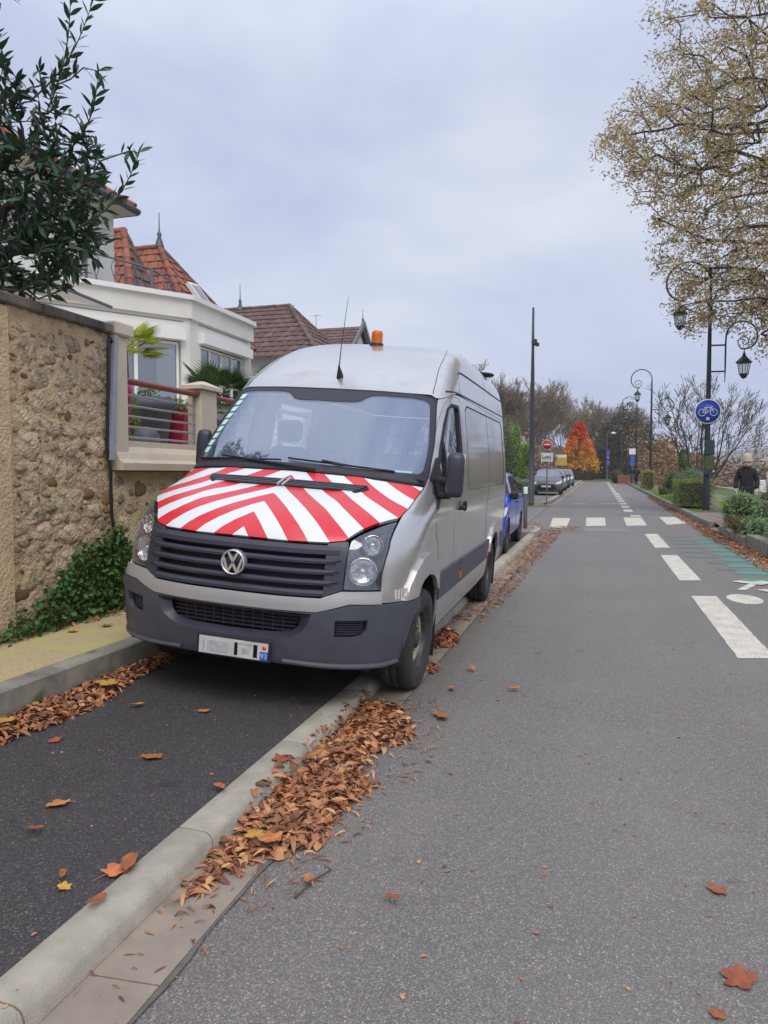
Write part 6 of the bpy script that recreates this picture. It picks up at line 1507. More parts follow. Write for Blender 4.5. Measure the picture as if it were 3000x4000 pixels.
# bollards
M['boll']=mk('bollard_grey',(.065,.065,.068),None,rough=.55)
def bollard(label,x,y,z):
    t=thing('bollard',label,'bollard',(x,y,z),0,'grey bollards with white tops'); mb=MB(); mb.lathe([(.052,0),(.052,.88),(0,.88)],(0,0,0),14); mb.build('post',M['boll'],t)
    mb=MB(); mb.lathe([(.053,.88),(.053,1.03),(.045,1.05),(0,1.05)],(0,0,0),14); mb.build('white_top',M['pvc'],t); return t
bollard('nearer grey bollard with white top on the kerb island',-1.78,18.9,.085); 
o=copy_tree(bpy.data.objects['bollard']); o.location=(-2.28,21.3,.085); o['label']='farther grey bollard with white top behind the first one'
# far signs and small things at the end of the street
def small_sign(label,x,y,h,items,cat='road sign'):
    t=thing('far_sign',label,cat,(x,y,gz(y))); mb=MB(); mb.tube([(0,0,0),(0,0,h)],.045,6); mb.build('sign_pole',M['ironp'],t)
    for (kind,z,w,hh,m) in items:
        mb=MB(); 
        if kind=='c': mb.lathe([(0,-.06),(w,-.06),(w,-.03),(0,-.03)],(0,0,z),16,'y')
        else: mb.box(-w,-.09,z-hh,w,-.05,z+hh)
        mb.build('sign_plate',M[m],t)
    return t
M['redlens2']=mk('far_sign_red',(.55,.08,.05),None,rough=.5)
M['sblue']=mk('far_sign_blue',(.03,.14,.55),None,rough=.4)
small_sign('slim signs on a post with blue panels beneath the small lamps',1.0,96,4.0,[('b',3.6,.2,.3,'sblue'),('c',2.95,.2,0,'redlens2'),('b',2.4,.2,.25,'sblue')])
small_sign('white and blue panel sign beside the distant pedestrian',3.05,76,3.6,[('b',3.3,.30,.28,'pvc'),('b',2.4,.16,.5,'sblue')])
def hooded(label,x,y,h):
    t=thing('small_street_light',label,'street light',(x,y,gz(y)),0,'small pale street lights at the far end'); mb=MB(); mb.tube([(0,0,0),(0,0,h),(.1,0,h+.12),(.7,0,h+.15)],.05,6); mb.build('post',M['ironp'],t)
    mb=MB(); mb.lathe([(.05,.18),(.32,.02),(.36,-.05),(0,-.05)],(.8,0,h+.1),10); mb.build('lamp_head',M['pvc'],t)
hooded('left one of two small pale street lights at the far end',.9,102,6.2); hooded('right one of two small pale street lights at the far end',2.9,108,5.9)
mb=MB(); mb.bbox(-5.9,112,.6,-3.7,116,3.5,.1); 
vn=thing('parked_van','blue and white vehicle glimpsed behind the orange tree','van',(-4.6,112,.5))
mb=MB(); mb.bbox(-2.2,0,.35,2.4,1.8,1.7,.15); mb.build('body',mk('car_blue_paint',(.02,.16,.42),None,rough=.35),vn)
mb=MB(); mb.bbox(-1.9,.05,1.7,1.9,1.75,2.4,.2); mb.build('cabin',M['win'],vn)
for x in (-1.3,1.5): make_wheel('wheel',vn,(x,0,.35),1,.34,.22,.2).rotation_euler=(0,0,-math.pi/2)
bx=thing('flat_sign','yellow and white board standing left of the orange tree','sign',(-4.9,100,.45)); mb=MB(); mb.box(-.75,-.03,2.1,.75,.03,3.1); mb.build('board',mk('yellow_board',(.55,.40,.08),None,rough=.5),bx); mb=MB(); mb.box(-.75,-.035,3.1,.75,.03,3.5); mb.build('board_top',M['pvc'],bx); mb=MB(); mb.tube([(0,.05,0),(0,.05,3.3)],.06,6); mb.build('post',M['ironp'],bx)
# dark fence, wall, planter and hedge behind the parked cars
M['fence']=mk('anthracite_fence',(.025,.03,.042),(.02,.024,.034),3,.6)
fe=thing('panel_fence','long anthracite panel fence behind the parked cars','fence',(0,0,0))
for i in range(20):
    y=34.5+i*2.4; x=-7.1+.055*i; mb=MB(); mb.box(x-.02,y+.05,gz(y)+.2,x+.02,y+2.35,gz(y)+1.95); mb.build('fence_panel',M['fence'],fe); mb=MB(); mb.box(x-.04,y-.04,gz(y)+.15,x+.04,y+.04,gz(y)+2.0); mb.build('fence_post',M['fence'],fe)
gw=thing('garden_wall','low cream garden wall with square posts behind the blue car','wall',(0,0,0))
for i in range(5):
    y=22.8+i*2.0; mb=MB(); mb.box(-5.6,y,.1,-5.35,y+1.75,.95); mb.build('wall_panel',M['cream'],gw); mb=MB(); mb.bbox(-5.7,y+1.76,.1,-5.25,y+1.98,1.25,.02); mb.build('wall_post',M['cream'],gw)
bushy('round_hedge','dusty green rounded hedge left of the tall lighting pole','hedge',(-4.0,35.5,.2),(.75,1.6,1.0),3800,M['lfsage'],.08,flat=True)
bushy('low_brown_hedge','clipped reddish brown hedge beneath the orange tree','hedge',(-2.9,104,.5),(2.3,1.0,1.5),3000,leafm('copper_leaf',(.20,.075,.045),(.13,.06,.04),.8,.3),.16,flat=True)
mb=MB(); mb.slab([(-.8,101),(3.3,101),(3.3,118),(-.8,118)],.50,.66); prop(mb.build('verge',M['grass']),'bright green grass verge at the end of the road',kind='structure')
mb=MB(); mb.slab([(-9,98.5),(2.95,98.5),(2.95,100.8),(-9,100.8)],.3,.58); prop(mb.build('end_pavement',M['paving']),'pavement crossing the end of the road',kind='structure')
pb=thing('wooden_planter','rusty brown planter box at the far right bend','planter',(2.7,84,gz(84)+.1)); mb=MB(); mb.bbox(-.8,-.5,0,.8,.5,.85,.03); mb.build('box',mk('rusty_planter',(.24,.10,.055),None,rough=.8),pb); bp_=bushy('planter_bush','low dark bush growing beside the rusty planter','bush',(1.9,87,gz(87)),(.9,.7,1.1),1800,M['lfever'],.14)
# riverside ground: path, bed soil, verge
def strip(name,label,x0,x1,y0,y1,z,mat,bulge=0):
    sheet(name,lambda y:[(x0,z),(x1,z)],mat,[y0]+[v for v in YS if y0<v<y1]+[y1],label=label)
strip('planting_bed','dark soil of the near planting bed',3.05,5.2,4,19.9,.13,M['soil'])
strip('riverside_path','brownish riverside path behind the planting',3.0,6.3,19.9,26.8,.125,M['paving'])
strip('riverside_promenade','pale brown promenade running beside the street',3.95,6.6,26.8,120,.125,M['paving'])
strip('planting_strip','grassy planting strip between kerb and promenade',3.02,3.95,26.8,120,.13,M['grass'])
strip('riverside_lawn','rough green lawn on the river side',6.3,9.5,4,120,.08,M['grass'])
mb=MB(); mb.box(8.8,6,-.9,9.1,120,.45); prop(mb.build('river_wall',M['cream']),'pale low wall along the river','wall')
mb=MB(); mb.box(10,0,-1.55,62,130,-1.5); M['water']=mk('river_water',(.10,.12,.10),None,rough=.08,bump=.3,bscale=3); prop(mb.build('river',M['water']),'calm grey river beyond the promenade',kind='structure')
# kerb ramp
mb=MB(); mb.add([(2.88,19.95,.01),(2.88,21.5,.01),(3.6,21.5,.128),(3.6,19.95,.128)],[(0,1,2,3)],False); prop(mb.build('dropped_kerb',M['gutter'],fixn=False),'dropped kerb ramp at the path entrance',kind='structure')
# distant valley side
def hill(name,label,x0,x1,y,z0,hf,mat,dy=60):
    mb=MB(); n=40; vs=[]
    for i in range(n+1):
        x=x0+(x1-x0)*i/n; vs+=[(x,y,z0),(x,y+dy*.5,z0+hf(x)*.7),(x,y+dy,z0+hf(x))]
    mb.add(vs,[(3*i+k,3*i+3+k,3*i+4+k,3*i+1+k) for i in range(n) for k in range(2)],True); prop(mb.build(name,mat,fixn=False),label,kind='structure')
M['hill']=mk('wooded_hillside',(.16,.155,.15),(.22,.20,.17),.05,1,.0,c3=(.26,.24,.20),s3=.02,f3=.5,stretch=(1,1,4)); M['hill2']=mk('near_bank',(.20,.155,.10),(.14,.12,.07),.15,1,c3=(.17,.15,.13),s3=.06,f3=.52,stretch=(1,1,5))  # hillside tones greyed, distance haze painted into the colour
hill('hillside','grey wooded hillside across the valley',-350,520,600,.0,lambda x:21+3*math.sin(x*.012)+1.5*math.sin(x*.05),M['hill'],180)
hill('far_bank','brown far bank of the river',40,400,250,-1,lambda x:6.5+.8*math.sin(x*.06),M['hill2'],90)
wl=thing('white_lodge','small whitish riverside building glimpsed left of the walking person','building',(8.9,47,-.4))
for k,(x,w,h) in enumerate(((-.6,.5,1.9),(.15,.35,1.5),(.7,.4,2.0))):
    mb=MB(); mb.bbox(x-w/2,0,0,x+w/2,.9,h,.05); mb.build('wall',M['white'],wl)
mb=MB(); mb.bbox(-1.1,-.2,0,1.2,1.1,.7,.05); mb.build('wall',M['cream'],wl)
# ================================================================ CARS
M['carblue']=mk('blue_car_paint',(.006,.06,.52),None,rough=.25,coat=.5); M['cargrey']=mk('grey_car_paint',(.085,.085,.105),None,rough=.35,coat=.35); M['carsilv']=mk('silver_blue_car_paint',(.16,.18,.23),None,rough=.35,coat=.35); M['cardark']=mk('dark_car_paint',(.04,.045,.06),None,rough=.25,coat=.9)
M['carglass']=glassmat('car_glass',(.20,.24,.27),.28); M['lens']=mk('headlight_lens',(.80,.80,.70),(.55,.55,.52),18,.15,coat=.8); M['redlens']=mk('tail_lens',(.4,.01,.01),None,rough=.2)
CAR=Shell(yf=[(.15,-.70),(.3,-.76),(.55,-.78),(.70,-.74),(.80,-.62),(.90,-.25),(.97,.12),(1.02,.28),(1.25,.72),(1.38,1.02),(1.44,1.25),(1.475,1.6),(1.485,1.9)],
 yr=[(.15,3.05),(.4,3.12),(.8,3.12),(1.0,3.05),(1.25,2.92),(1.42,2.75),(1.485,2.4)],
 w=[(.15,.78),(.35,.84),(.75,.855),(.95,.845),(1.05,.80),(1.30,.68),(1.42,.60),(1.46,.5),(1.475,.38),(1.485,.2)],
 D=[(.15,.45),(.6,.55),(.85,.6),(1.0,.45),(1.485,.4)],n=[(.15,2.6),(.9,2.6),(1.05,3.4),(1.485,3.0)],Dr=.28)
def car_proto():
    t=thing('parked_car','x','car',(0,0,0)); C_=CAR
    sdc=lambda pts:[(C_.aside(y,z),z) for y,z in pts]
    def arch(yc): return [(yc-.36,.30),(yc-.345,.45),(yc-.25,.60),(yc,.665),(yc+.25,.60),(yc+.345,.45),(yc+.36,.30)]
    lower=[(0,.17),(.4,.18),(.7,.2)]+sdc(arch(0)+arch(2.46))+[(2.3,.22),(3,.22),(3,.97),(2.4,.99),(2,.99),(1.5,.99),(1.1,.98),(.85,.985),(.62,.99),(.40,.975),(0,.985)]
    full=lower+[(-a,z) for a,z in reversed(lower) if abs(a)>1e-6]
    # body in two halves to keep each outline simple
    for s in (1,-1):
        P=lower if s>0 else mirror(lower); patch(C_,P,0,.02,[],.11).build('body',M['cargrey'],t)
    # greenhouse glass below the roof
    for s in (1,-1):
        q=sdc([(.42,1.0),(.62,1.12),(.95,1.30),(1.2,1.385),(1.5,1.40),(1.5,1.0)]); patch(C_,q if s>0 else mirror(q),.004,.01,[],.12).build('side_window',M['carglass'],t)
        q=sdc([(1.56,1.0),(1.56,1.40),(2.2,1.385),(2.62,1.28),(2.72,1.03),(2.5,1.0)]); patch(C_,q if s>0 else mirror(q),.004,.01,[],.12).build('side_window',M['carglass'],t)
    q=[(0,1.01),(.60,1.02),(.70,1.10),(.70,1.33),(.63,1.38),(0,1.40)]; patch(C_,q+[(-a,z) for a,z in reversed(q) if a>0],.004,.01,[],.1).build('windscreen',M['carglass'],t)
    q=[(2.45,1.02),(2.55,1.34),(3,1.36),(3,1.03)]
    for s in (1,-1): patch(C_,q if s>0 else mirror(q),.004,.01,[],.12).build('rear_window',M['carglass'],t)
    As=list(np.linspace(-3,3,61)); Zs=[.985,1.02,1.08,1.14,1.20,1.26,1.31,1.36,1.40,1.43,1.455,1.47,1.48,1.484]; m=MB(); n=len(As)
    for z in Zs:
        for a in As:
            p=C_.S(a,z); nn=C_.N(a,z)*-.004; m.v.append(tuple(p+nn))
    for i in range(len(Zs)-1):
        for k in range(n-1): m.f.append((i*n+k,i*n+k+1,i*n+n+k+1,i*n+n+k)); m.m.append(0); m.sm.append(True)
    m.v.append((0,2,1.488)); c=len(m.v)-1; tp_=(len(Zs)-1)*n
    for k in range(n-1): m.f.append((tp_+k,tp_+k+1,c)); m.m.append(0); m.sm.append(True)
    m.build('roof',M['cargrey'],t,fixn=False)
    for s in (1,-1):
        q=[(.42,.66),(.50,.72),(.72,.80),(.86,.83),(.84,.70),(.68,.62),(.50,.60)]; patch(C_,q if s>0 else mirror(q),.008,.012,[],.08).build('headlight',M['lens'],t)
        q=[(2.3,.72),(2.3,.95),(2.55,.93),(2.55,.76)]; patch(C_,q if s>0 else mirror(q),.008,.012,[],.1).build('tail_light',M['redlens'],t)
        mb=MB(); mb.bbox(-.06,-.06,0,.10,.06,.13,.03); o=mb.build('wing_mirror',M['black'],t); o.location=(s*.86,.50,.95)
        for y in (.40,1.52):
            groove(C_,[(s*a,z) for a,z in sdc([(y,.30),(y,.95)])],.008,.002).build('door_seam',M['black'],t)
        q=sdc([(1.34,.86),(1.34,.885),(1.47,.885),(1.47,.86)]); patch(C_,q if s>0 else mirror(q),.03,.02,[],.1).build('door_handle',M['black'],t)
    q=[(0,.26),(.36,.28),(.52,.34),(.40,.56),(.24,.62),(0,.63)]; patch(C_,q+[(-a,z) for a,z in reversed(q) if a>0],.006,.02,[],.08).build('grille',M['black'],t)
    mb=MB(); mb.box(-.26,-.815,.44,.26,-.79,.55); mb.build('number_plate',M['plate'],t)
    for y in (0,2.46):
        for s in (1,-1): make_wheel('wheel',t,(s*.755,y,.30),s,.30,.19,.19,'lampr' if False else 'rim',rust=False)
    mb=MB(); mb.box(-.70,-.5,.16,.70,2.9,.30); mb.build('underbody',M['black'],t)
    mb=MB(); mb.box(-.55,.9,.5,.55,2.2,1.05); mb.build('seats',M['seat'],t)
    return t
cp=car_proto()
def car(label,x,y,z,rz,mat,group=None,first=False,plast=None):
    o=cp if first else copy_tree(cp); o.location=(x,y,z); o.rotation_euler=(0,0,rz); o['label']=label
    if group: o['group']=group
    for ch in o.children:
        if ch.name.split('.')[0] in('body','roof'):
            me=ch.data if first else ch.data.copy(); ch.data=me; me.materials.clear(); me.materials.append(M[mat])
    return o
car('grey hatchback with dark lower grille heading the far parked row',-2.86,43.0,.265,R(1),'cargrey','cars parked in the far row',True)
car('silver blue car parked second in the far row',-2.95,50.4,.315,R(.5),'carsilv','cars parked in the far row')
car('dark car parked third in the far row',-3.0,57.2,.35,R(.5),'cardark','cars parked in the far row')
car('pale blue car parked last in the far row',-2.95,65,.40,R(.5),'carsilv','cars parked in the far row')
bc_=car('bright blue hatchback parked right behind the silver van',-2.40,13.2,.075,R(.6),'carblue'); bc_.rotation_euler=(0,R(1.5),R(.6))
# ================================================================ PEOPLE
M['skin']=mk('skin',(.68,.45,.35),None,rough=.6); M['cloth']=mk('black_coat',(.012,.012,.015),(.02,.02,.024),12,.9); M['navy']=mk('navy_trousers',(.018,.022,.035),None,rough=.9); M['knit']=mk('beige_knit',(.58,.47,.38),(.46,.37,.29),60,.95,.6,90); M['redcap']=mk('red_cap',(.40,.02,.02),None,rough=.8); M['greyt']=mk('grey_trousers',(.10,.09,.09),None,rough=.9); M['shoe']=mk('shoe',(.02,.018,.016),None,rough=.7)
def skin_obj(name,verts,edges,radii,mat,parent,root=0,sub=2):
    me=bpy.data.meshes.new(name); me.from_pydata(verts,edges,[]); o=bpy.data.objects.new(name,me); COL.objects.link(o)
    mo=o.modifiers.new('s','SKIN'); mo.use_smooth_shade=True
    for i,r in enumerate(radii):
        rr=r if isinstance(r,tuple) else (r,r); me.skin_vertices[0].data[i].radius=rr; me.skin_vertices[0].data[i].use_root=(i==root)
    sb=o.modifiers.new('u','SUBSURF'); sb.levels=sub; sb.render_levels=sub
    dg=bpy.context.evaluated_depsgraph_get(); dg.update(); m2=bpy.data.meshes.new_from_object(o.evaluated_get(dg)); bpy.data.objects.remove(o); m2.materials.clear(); m2.materials.append(mat); m2.name=name
    for p in m2.polygons: p.use_smooth=True
    return inst(m2,name,parent)
def person(label,loc,rz,coat,trou,hat,beanie=True,stride=.22,head_tilt=.0,arms=((-.02,-.12),(.02,-.10))):
    t=thing('person',label,'person',loc,rz)
    # faces -Y
    L=lambda s,f:[(s*.10,0,.92),(s*.11,-f*.5-.02,.50),(s*.11,-f+(.0 if f>0 else .06),.09),(s*.115,-f-.13,.04)]
    A=lambda s,f:[(s*.17,0,1.40),(s*.25,.02-f*.2,1.13),(s*.24,-.06-f,.90),(s*.235,-.09-f*1.1,.84)]
    V_=[(0,0,.95),(0,.0,1.15),(0,.01,1.36),(0,-.01,1.47),(0,-.03,1.56),(0,-.045,1.65)]; E_=[(0,1),(1,2),(2,3),(3,4),(4,5)]; Rr=[(.13,.10),(.13,.10),(.12,.085),.055,(.082,.092),(.080,.090)]
    for s,f in ((1,stride),(-1,-stride*.7)):
        b=len(V_); V_+=L(s,f); E_+=[(0,b),(b,b+1),(b+1,b+2),(b+2,b+3)]; Rr+=[.085,.06,.04,.035]
    for s,f in ((1,.03),(-1,.06)):
        b=len(V_); V_+=A(s,f); E_+=[(2,b),(b,b+1),(b+1,b+2),(b+2,b+3)]; Rr+=[.05,.038,.026,(.034,.02)]
    skin_obj('body',V_,E_,Rr,M['skin'],t)
    # jacket
    JV=[(0,0,.84),(0,0,.98),(0,.0,1.15),(0,.01,1.36),(0,.0,1.46)]; JE=[(0,1),(1,2),(2,3),(3,4)]; JR=[(.20,.145),(.185,.14),(.175,.13),(.165,.12),(.08,.075)]
    for s,f in ((1,.03),(-1,.06)):
        a=A(s,f); b=len(JV); JV+=[a[0],a[1],(a[2][0],a[2][1],a[2][2]+.03)]; JE+=[(3,b),(b,b+1),(b+1,b+2)]; JR+=[.082,.068,.055]
    skin_obj('jacket',JV,JE,JR,M[coat],t)
    TV=[(0,0,.93)];TE=[];TR=[(.15,.115)]
    for s,f in ((1,stride),(-1,-stride*.7)):
        a=L(s,f); b=len(TV); TV+=[a[0],a[1],(a[2][0],a[2][1],.14)]; TE+=[(0,b),(b,b+1),(b+1,b+2)]; TR+=[.10,.078,.058]
    skin_obj('trousers',TV,TE,TR,M[trou],t)
    for s,f in ((1,stride),(-1,-stride*.7)):
        a=L(s,f); m=MB(); m.bbox(a[2][0]-.045,a[3][1]-.05,0,a[2][0]+.045,a[2][1]+.06,.10,.03); m.build('shoe',M['shoe'],t)
        # fingers
        h=A(s,.03 if s>0 else .06)[3]; m=MB()
        for k in range(4): m.tube([(h[0],h[1]+.025-.017*k,h[2]-.01),(h[0]-.004*s,h[1]+.022-.017*k,h[2]-.06),(h[0]-.018*s,h[1]+.02-.017*k,h[2]-.085+.006*abs(k-1))],[.0095,.0085,.007],6)
        m.tube([(h[0]-.01*s,h[1]-.03,h[2]+.02),(h[0]-.025*s,h[1]-.05,h[2]-.02)],[.011,.008],6); m.build('hand',M['skin'],t)
    m=MB(); m.smooth=True
    if beanie: m.lathe([(.112,1.635),(.118,1.67),(.116,1.70),(.117,1.73),(.104,1.80),(.066,1.85),(.02,1.868),(0,1.87)],(0,-.035,0),20); m.lathe([(.120,1.635),(.127,1.66),(.120,1.69)],(0,-.035,0),20)
    else:
        hm_=MB(); hm_.smooth=True; hm_.lathe([(.06,1.50),(.095,1.55),(.102,1.62),(.100,1.68)],(0,-.015,0),18); hm_.build('hair',M['shoe'],t); m.lathe([(.106,1.66),(.106,1.69),(.094,1.75),(.05,1.785),(0,1.795)],(0,-.03,0),18)
    m.build('hat',M[hat],t)
    # face: nose, eyes, mouth, ears
    m=MB(); m.tube([(0,-.128,1.615),(0,-.156,1.585),(0,-.138,1.575)],[.010,.016,.012],8); m.build('nose',M['skin'],t)
    m=MB(); 
    for s in (1,-1): m.lathe([(0,0),(.006,.002),(.008,.008)],(s*.033,-.131,1.617),8,'y')
    m.build('eyes',M['shoe'],t)
    m=MB(); m.tube([(-.022,-.132,1.548),(0,-.137,1.546),(.022,-.132,1.548)],.006,6); m.build('mouth',M['redcap'],t)
    return t
person('person in black coat and beige knitted hat walking behind the shrubs',(3.66,21.0,.14),R(-12),'cloth','navy','knit')
sc_=MB(); sc_.smooth=True; sc_.lathe([(.085,1.43),(.11,1.47),(.10,1.52),(.075,1.53)],(0,-.015,0),16); sc_.build('scarf',M['cloth'],bpy.data.objects['person'])
p2=person('distant pedestrian in dark blue jacket and red cap walking away',(3.0,74,gz(74)+.13),R(178),'navy','greyt','redcap',False)
p3=person('distant pedestrian in black beside the one with the red cap',(3.45,75.5,gz(75)+.13),R(180),'cloth','cloth','cloth',False)
# ================================================================ FALLEN LEAVES
def litmat(name,stops,isl=.35):
    m,n,b=newmat(name); g=n.nodes.new('ShaderNodeNewGeometry'); r=n.nodes.new('ShaderNodeValToRGB'); n.links.new(g.outputs['Random Per Island'],r.inputs[0])
    e=r.color_ramp.elements; e[0].position=0; e[0].color=(*stops[0],1); e[1].position=1; e[1].color=(*stops[-1],1)
    for i,s in enumerate(stops[1:-1]): q=e.new((i+1)/(len(stops)-1)); q.color=(*s,1)
    n.links.new(r.outputs[0],b.inputs['Base Color']); b.inputs['Roughness'].default_value=.6; return m
M['litter']=litmat('fallen_leaf',[(.10,.04,.022),(.30,.11,.05),(.42,.17,.065),(.16,.06,.03),(.50,.22,.09),(.34,.12,.05),(.60,.34,.15),(.24,.085,.04),(.12,.05,.03)])
M['leafone']=mk('single_fallen_leaf',(.48,.18,.06),(.34,.11,.04),30,.7,rnd=.35)
M['leafyel']=mk('single_yellow_leaf',(.62,.36,.06),(.5,.27,.05),30,.7,rnd=.2)
def crumple(seed,L,w,name,mat,lob=False):
    r=random.Random(seed); mb=MB(); n=5; vs=[]; cu=r.uniform(-.35,.5); tw=r.uniform(-.6,.6); cup=r.uniform(.1,.6)
    for i in range(n):
        t=i/(n-1); k=math.sin(math.pi*(.06+.88*t))**.7*(1 if not lob else (1.1 if i%2 else .8)); z=cu*L*math.sin(t*3.1)*.5; a=tw*t
        for j in (-1,0,1): y=j*w*k/2*r.uniform(.85,1.1); vs.append((t*L-L/2+r.uniform(-.03,.03)*L,y*math.cos(a),z+abs(j)*cup*w*.5*k+y*math.sin(a)+r.uniform(-.03,.03)*L))
    fs=[]
    for i in range(n-1): a=i*3; fs+=[(a,a+3,a+4,a+1),(a+1,a+4,a+5,a+2)]
    mb.add(vs,fs,True); return mb.mesh(name,mat)
LN=[crumple(s,.080,.012+.004*(s%3),'narrow_leaf',M['litter']) for s in range(8)]+[crumple(20+s,.060,.034,'broad_leaf',M['litter'],True) for s in range(5)]
LNS=[crumple(50+s,.075,.014,'narrow_leaf',M['litter']) for s in range(5)]
def gh(x,y):
    if x<-3.165: return .268
    if x<-1.56: return .112+(x+3.17)*(.052-.112)/1.615 if y<17.6 else .09
    if x<-1.47: return .055
    if x<-1.43: return .055+(x+1.47)*(-.082)/.04
    if x<-1.0: return -.027+(x+1.43)*.063+(0)
    return (0 if x<2.45 else -.012*(x-2.45)/.45)+gz(y)
def litter(name,label,poly,n,hmax,meshes,seed,edge=.12,xf=None,smin=.6,smax=1.25,tilt=.5,dens_f=None):
    r=random.Random(seed); xs=[p[0] for p in poly]; ys=[p[1] for p in poly]; pl=[]; tries=0
    while len(pl)<n and tries<n*40:
        tries+=1; x=r.uniform(min(xs),max(xs)); y=r.uniform(min(ys),max(ys))
        if not pip(x,y,poly): continue
        # distance to edge lowers the heap
        de=min(abs_d(x,y,poly[i],poly[(i+1)%len(poly)]) for i in range(len(poly)))
        if dens_f and r.random()>dens_f(x,y,de): continue
        k=min(1,de/edge); h=gh(x,y)+.004+hmax*k*r.random()
        e=Euler((r.gauss(0,tilt)*(.4+.6*k),r.gauss(0,tilt)*(.4+.6*k),r.uniform(0,6.28))); pl.append(((x,y,h),e))
    if not pl: return
    o=joined(meshes,pl,M['litter'],name,None,r,'stuff',smin,smax); o['label']=label; return o
def abs_d(x,y,a,b):
    dx,dy=b[0]-a[0],b[1]-a[1]; t=max(0,min(1,((x-a[0])*dx+(y-a[1])*dy)/(dx*dx+dy*dy+1e-12))); return math.hypot(x-a[0]-dx*t,y-a[1]-dy*t)
pile=[(-1.39,2.18),(-1.43,2.36),(-1.455,2.77),(-1.47,3.1),(-1.475,3.33),(-1.47,3.89),(-1.47,4.62),(-1.19,4.51),(-.95,3.97),(-1.07,3.68),(-1.08,3.46),(-.96,3.32),(-1.04,2.95),(-1.02,2.66),(-1.16,2.57),(-1.29,2.37),(-1.31,2.24)]
litter('leaf_pile','thick heap of brown fallen leaves against the low kerb',pile,2700,.016,LN,1,.16,tilt=.36,dens_f=lambda x,y,de:min(1,.25+de/.08)*(.35 if 3.38<y<3.52 or (x>-1.15 and 3.3<y<3.7) else 1))
litter('leaf_pile','second layer of small leaf scraps spread thinly beside the heap',[(-1.43,1.4),(-1.45,4.8),(-.85,4.6),(-.8,3.6),(-.95,2.4),(-1.35,1.5)],330,.004,LNS,2,.2,smin=.3,smax=.8,tilt=.2)
litter('leaf_drift','drift of orange brown leaves along the pavement kerb',[(-2.98,2.2),(-3.15,2.2),(-3.15,5.1),(-3.0,4.9),(-2.92,4.1),(-2.80,3.7),(-2.84,3.2)],1500,.035,LN,3,.14,tilt=.38)
litter('leaf_drift','small heap of leaves in the gutter behind the front wheel',[(-1.42,6.1),(-1.42,6.95),(-1.24,6.7),(-1.15,6.3),(-1.2,6.1)],420,.06,LN,4,.1)
litter('leaf_drift','a few leaves caught under the front tyre',[(-1.28,5.38),(-1.3,5.7),(-1.12,5.4),(-1.16,5.28)],60,.03,LN,5,.05)
litter('leaf_drift','thin scatter of leaves in the gutter behind the van',[(-1.42,7.2),(-1.42,19),(-1.6,19.9),(-.85,19.5),(-.95,14),(-1.0,9),(-1.1,7.3)],1500,.010,LNS,6,.2,tilt=.25,smin=.7,smax=1.3)
litter('leaf_drift','leaves gathered round the island kerb by the crossing',[(-2.3,19.9),(-1.5,19.5),(-.7,19.6),(-.4,20.6),(-1.1,21),(-2.2,20.7)],420,.015,LNS,7,.2,tilt=.3,smin=.8,smax=1.4)
rk=[(2.42,8),(2.40,12),(2.36,18),(2.45,28),(2.6,45),(2.85,45),(2.85,8)]
litter('leaf_drift','long drift of rusty leaves along the planting kerb',rk,4800,.035,LNS,8,.2,tilt=.4,smin=.9,smax=1.6,dens_f=lambda x,y,de:(.25+.75*(x-2.36)/.5)*(1 if y<22 else .55))
litter('leaf_drift','leaves at the foot of the ivy covered wall',[(-4.14,3.2),(-4.14,7.5),(-3.9,7.4),(-3.85,5.6),(-4.0,4.6),(-3.98,3.2)],260,.02,LN,9,.1)
# single leaves one can point at
def flatleaf(seed,L,mat):
    """maple like lobed leaf, gently crumpled, with stalk"""
    r=random.Random(seed); mb=MB(); n=22; vs=[(0,0,.006)]; 
    for i in range(n):
        a=2*math.pi*i/n; lob=.62+.38*abs(math.cos(a*2.5)) ; rad=L*.5*lob*r.uniform(.85,1.08); vs.append((math.cos(a)*rad,math.sin(a)*rad*.85,.004+L*.13*(lob-.6)*r.uniform(.4,1.6)+.02*L*math.sin(a*3+seed)))
    mb.add(vs,[(0,1+i,1+(i+1)%n) for i in range(n)],True); mb.tube([(-L*.3,0,.006),(-L*.55,L*.03,.01),(-L*.8,L*.08,.006)],[.0016,.0014,.001],4)
    return mb.mesh('fallen_leaf',mat)
FL=[flatleaf(s,.11,M['leafone']) for s in range(5)]; FY=[flatleaf(s+9,.10,M['leafyel']) for s in range(3)]; FC=[crumple(70+s,.095,.055,'fallen_leaf',M['leafone'],True) for s in range(5)]
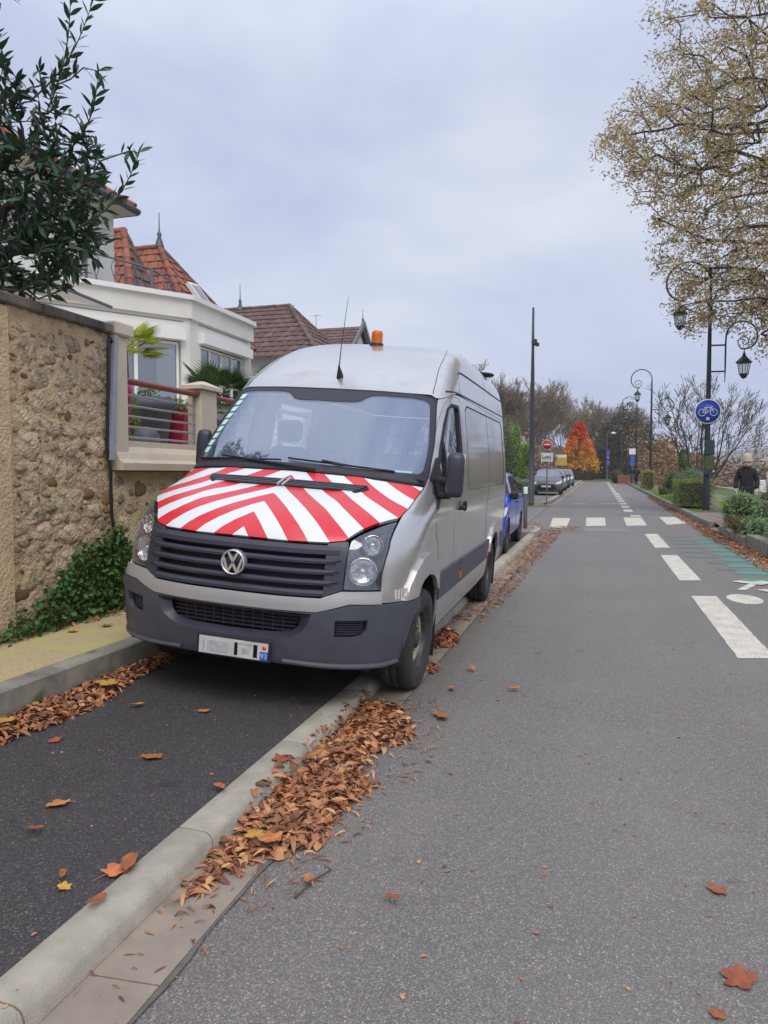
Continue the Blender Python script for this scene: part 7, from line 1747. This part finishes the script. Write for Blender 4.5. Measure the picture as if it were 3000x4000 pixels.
single=[(-2.09,3.11,'o','brown leaf alone on the dark bay in front of the plate',1.1),(-2.17,2.54,'o','lobed brown leaf on the dark bay left of centre',1.),(-2.09,2.32,'c','small curled red brown leaf near the left edge of the bay',.7),(-1.60,2.23,'c','large curled leaf cluster beside the low kerb',1.15),(-1.63,2.19,'o','flat lobed leaf under the curled cluster by the low kerb',1.0),(-1.73,2.05,'y','pale yellow leaf on the bay left of the curled cluster',.6),(-1.77,2.09,'c','small red leaf touching the pale yellow one',.5),(-2.67,3.12,'o','brown leaf on the bay below the left leaf drift',.8),(-2.6,3.72,'c','crumbled leaf on the bay in front of the bumper corner',.9),(-2.2,3.8,'o','flat orange leaf on the bay ahead of the number plate',.8),(-1.61,2.9,'c','narrow brown leaf lying on the bay near the kerb',.8),(-1.56,2.0,'c','thin dark twig like leaf on the bay',.7),
 (-1.29,1.56,'y','yellow leaf standing against the low kerb at the bottom',.7),(-1.22,1.585,'o','golden lobed leaf on the gutter at the bottom',.95),(-1.25,1.47,'c','large orange leaf cut by the bottom edge',1.3),(-1.19,1.49,'y','pale cream leaf at the bottom beside the orange one',.9),(-1.33,1.49,'o','brown leaf at the very bottom against the kerb',1.),
 (-.89,4.3,'c','double brown leaf on the road right of the heap',1.6),(-.94,4.88,'c','small brown leaf on the road below the front tyre',.9),(-.53,4.98,'c','small brown leaf alone on the road right of the tyre',.9),(-.9,5.4,'c','thin brown leaf on the road beside the front wheel',.9),(.41,2.28,'o','lobed orange red leaf near the bottom right',1.0),(.42,2.76,'o','orange leaf with a long stalk at the right',.7),(.33,2.11,'o','small orange leaf at the bottom right',.5),(-.66,2.37,'c','dark curled leaf on the road near centre',.6),(-.98,2.40,'c','long thin brown leaf on the road beside the tar joint',.7),
 (-3.72,4.95,'o','brown leaf on the gravel pavement near the ivy',1.),(-3.55,5.2,'c','curled leaf on the pavement close to the van',1.),(-3.84,4.7,'y','bright yellow leaf at the foot of the ivy',1.),(-2.93,3.9,'y','yellow leaf lying on top of the left leaf drift',1.3),(-3.0,3.15,'y','round yellow leaf in the left leaf drift near the edge',1.0),(-1.49,3.3,'o','curled orange leaf resting on the low kerb above the heap',1.0),(-1.36,3.45,'c','big orange leaf on top of the heap',1.1),(-1.30,2.62,'y','light orange leaf on the lower part of the heap',.9),(-1.22,2.60,'o','rust leaf on the lower edge of the heap',1.)]
for i,(x,y,k,lb,s) in enumerate(single):
    r=random.Random(i+100); me=r.choice({'o':FL,'y':FY,'c':FC}[k]); z=gh(x,y)+.004+(.045 if 'heap' in lb and 'right of' not in lb and 'above' not in lb else 0)+(.05 if 'drift' in lb and 'below' not in lb else 0)+(.022 if k=='c' else 0)
    o=inst(me,'fallen_leaf',None,(x,y,z),(r.uniform(-.15,.15),r.uniform(-.15,.15),r.uniform(0,6.28)),(s,s,s)); prop(o,lb,'leaf')
# twigs and grit scraps
r=random.Random(8)
mb=MB(); mb.tube([(-.99,2.30,.006),(-.96,2.42,.012),(-.93,2.50,.008),(-.97,2.53,.006)],[.004,.003,.0025,.001],5); prop(mb.build('twig',M['bark']),'bent brown twig lying on the road near the tar joint','twig')
me=[crumple(90+s,.014,.009,'scrap',M['litter']) for s in range(3)]
pl=[]
for i in range(900):
    x=r.uniform(-3.0,2.8); y=r.uniform(1.2,11)**1.0; pl.append(((x,y,gh(x,y)+.003),Euler((0,0,r.uniform(0,6)))))
o=joined(me,pl,M['litter'],'leaf_crumbs',None,r,'stuff',.5,1.6); o['label']='tiny leaf crumbs strewn over road and bay'
# thin damp air: a closed box round the camera and everything built
mb=MB(); mb.box(-402,-42,-2.7,902,902,42); hz_=mb.build('haze',None)
hm=bpy.data.materials.new('damp_air'); hm.use_nodes=True; hn=hm.node_tree; hn.nodes.clear(); ho=hn.nodes.new('ShaderNodeOutputMaterial'); hv=hn.nodes.new('ShaderNodeVolumePrincipled'); hv.inputs['Color'].default_value=(.90,.94,1,1); hv.inputs['Density'].default_value=.0005; hn.links.new(hv.outputs[0],ho.inputs['Volume'])
hz_.data.materials.clear(); hz_.data.materials.append(hm); prop(hz_,'thin grey damp air over the whole street',kind='stuff')
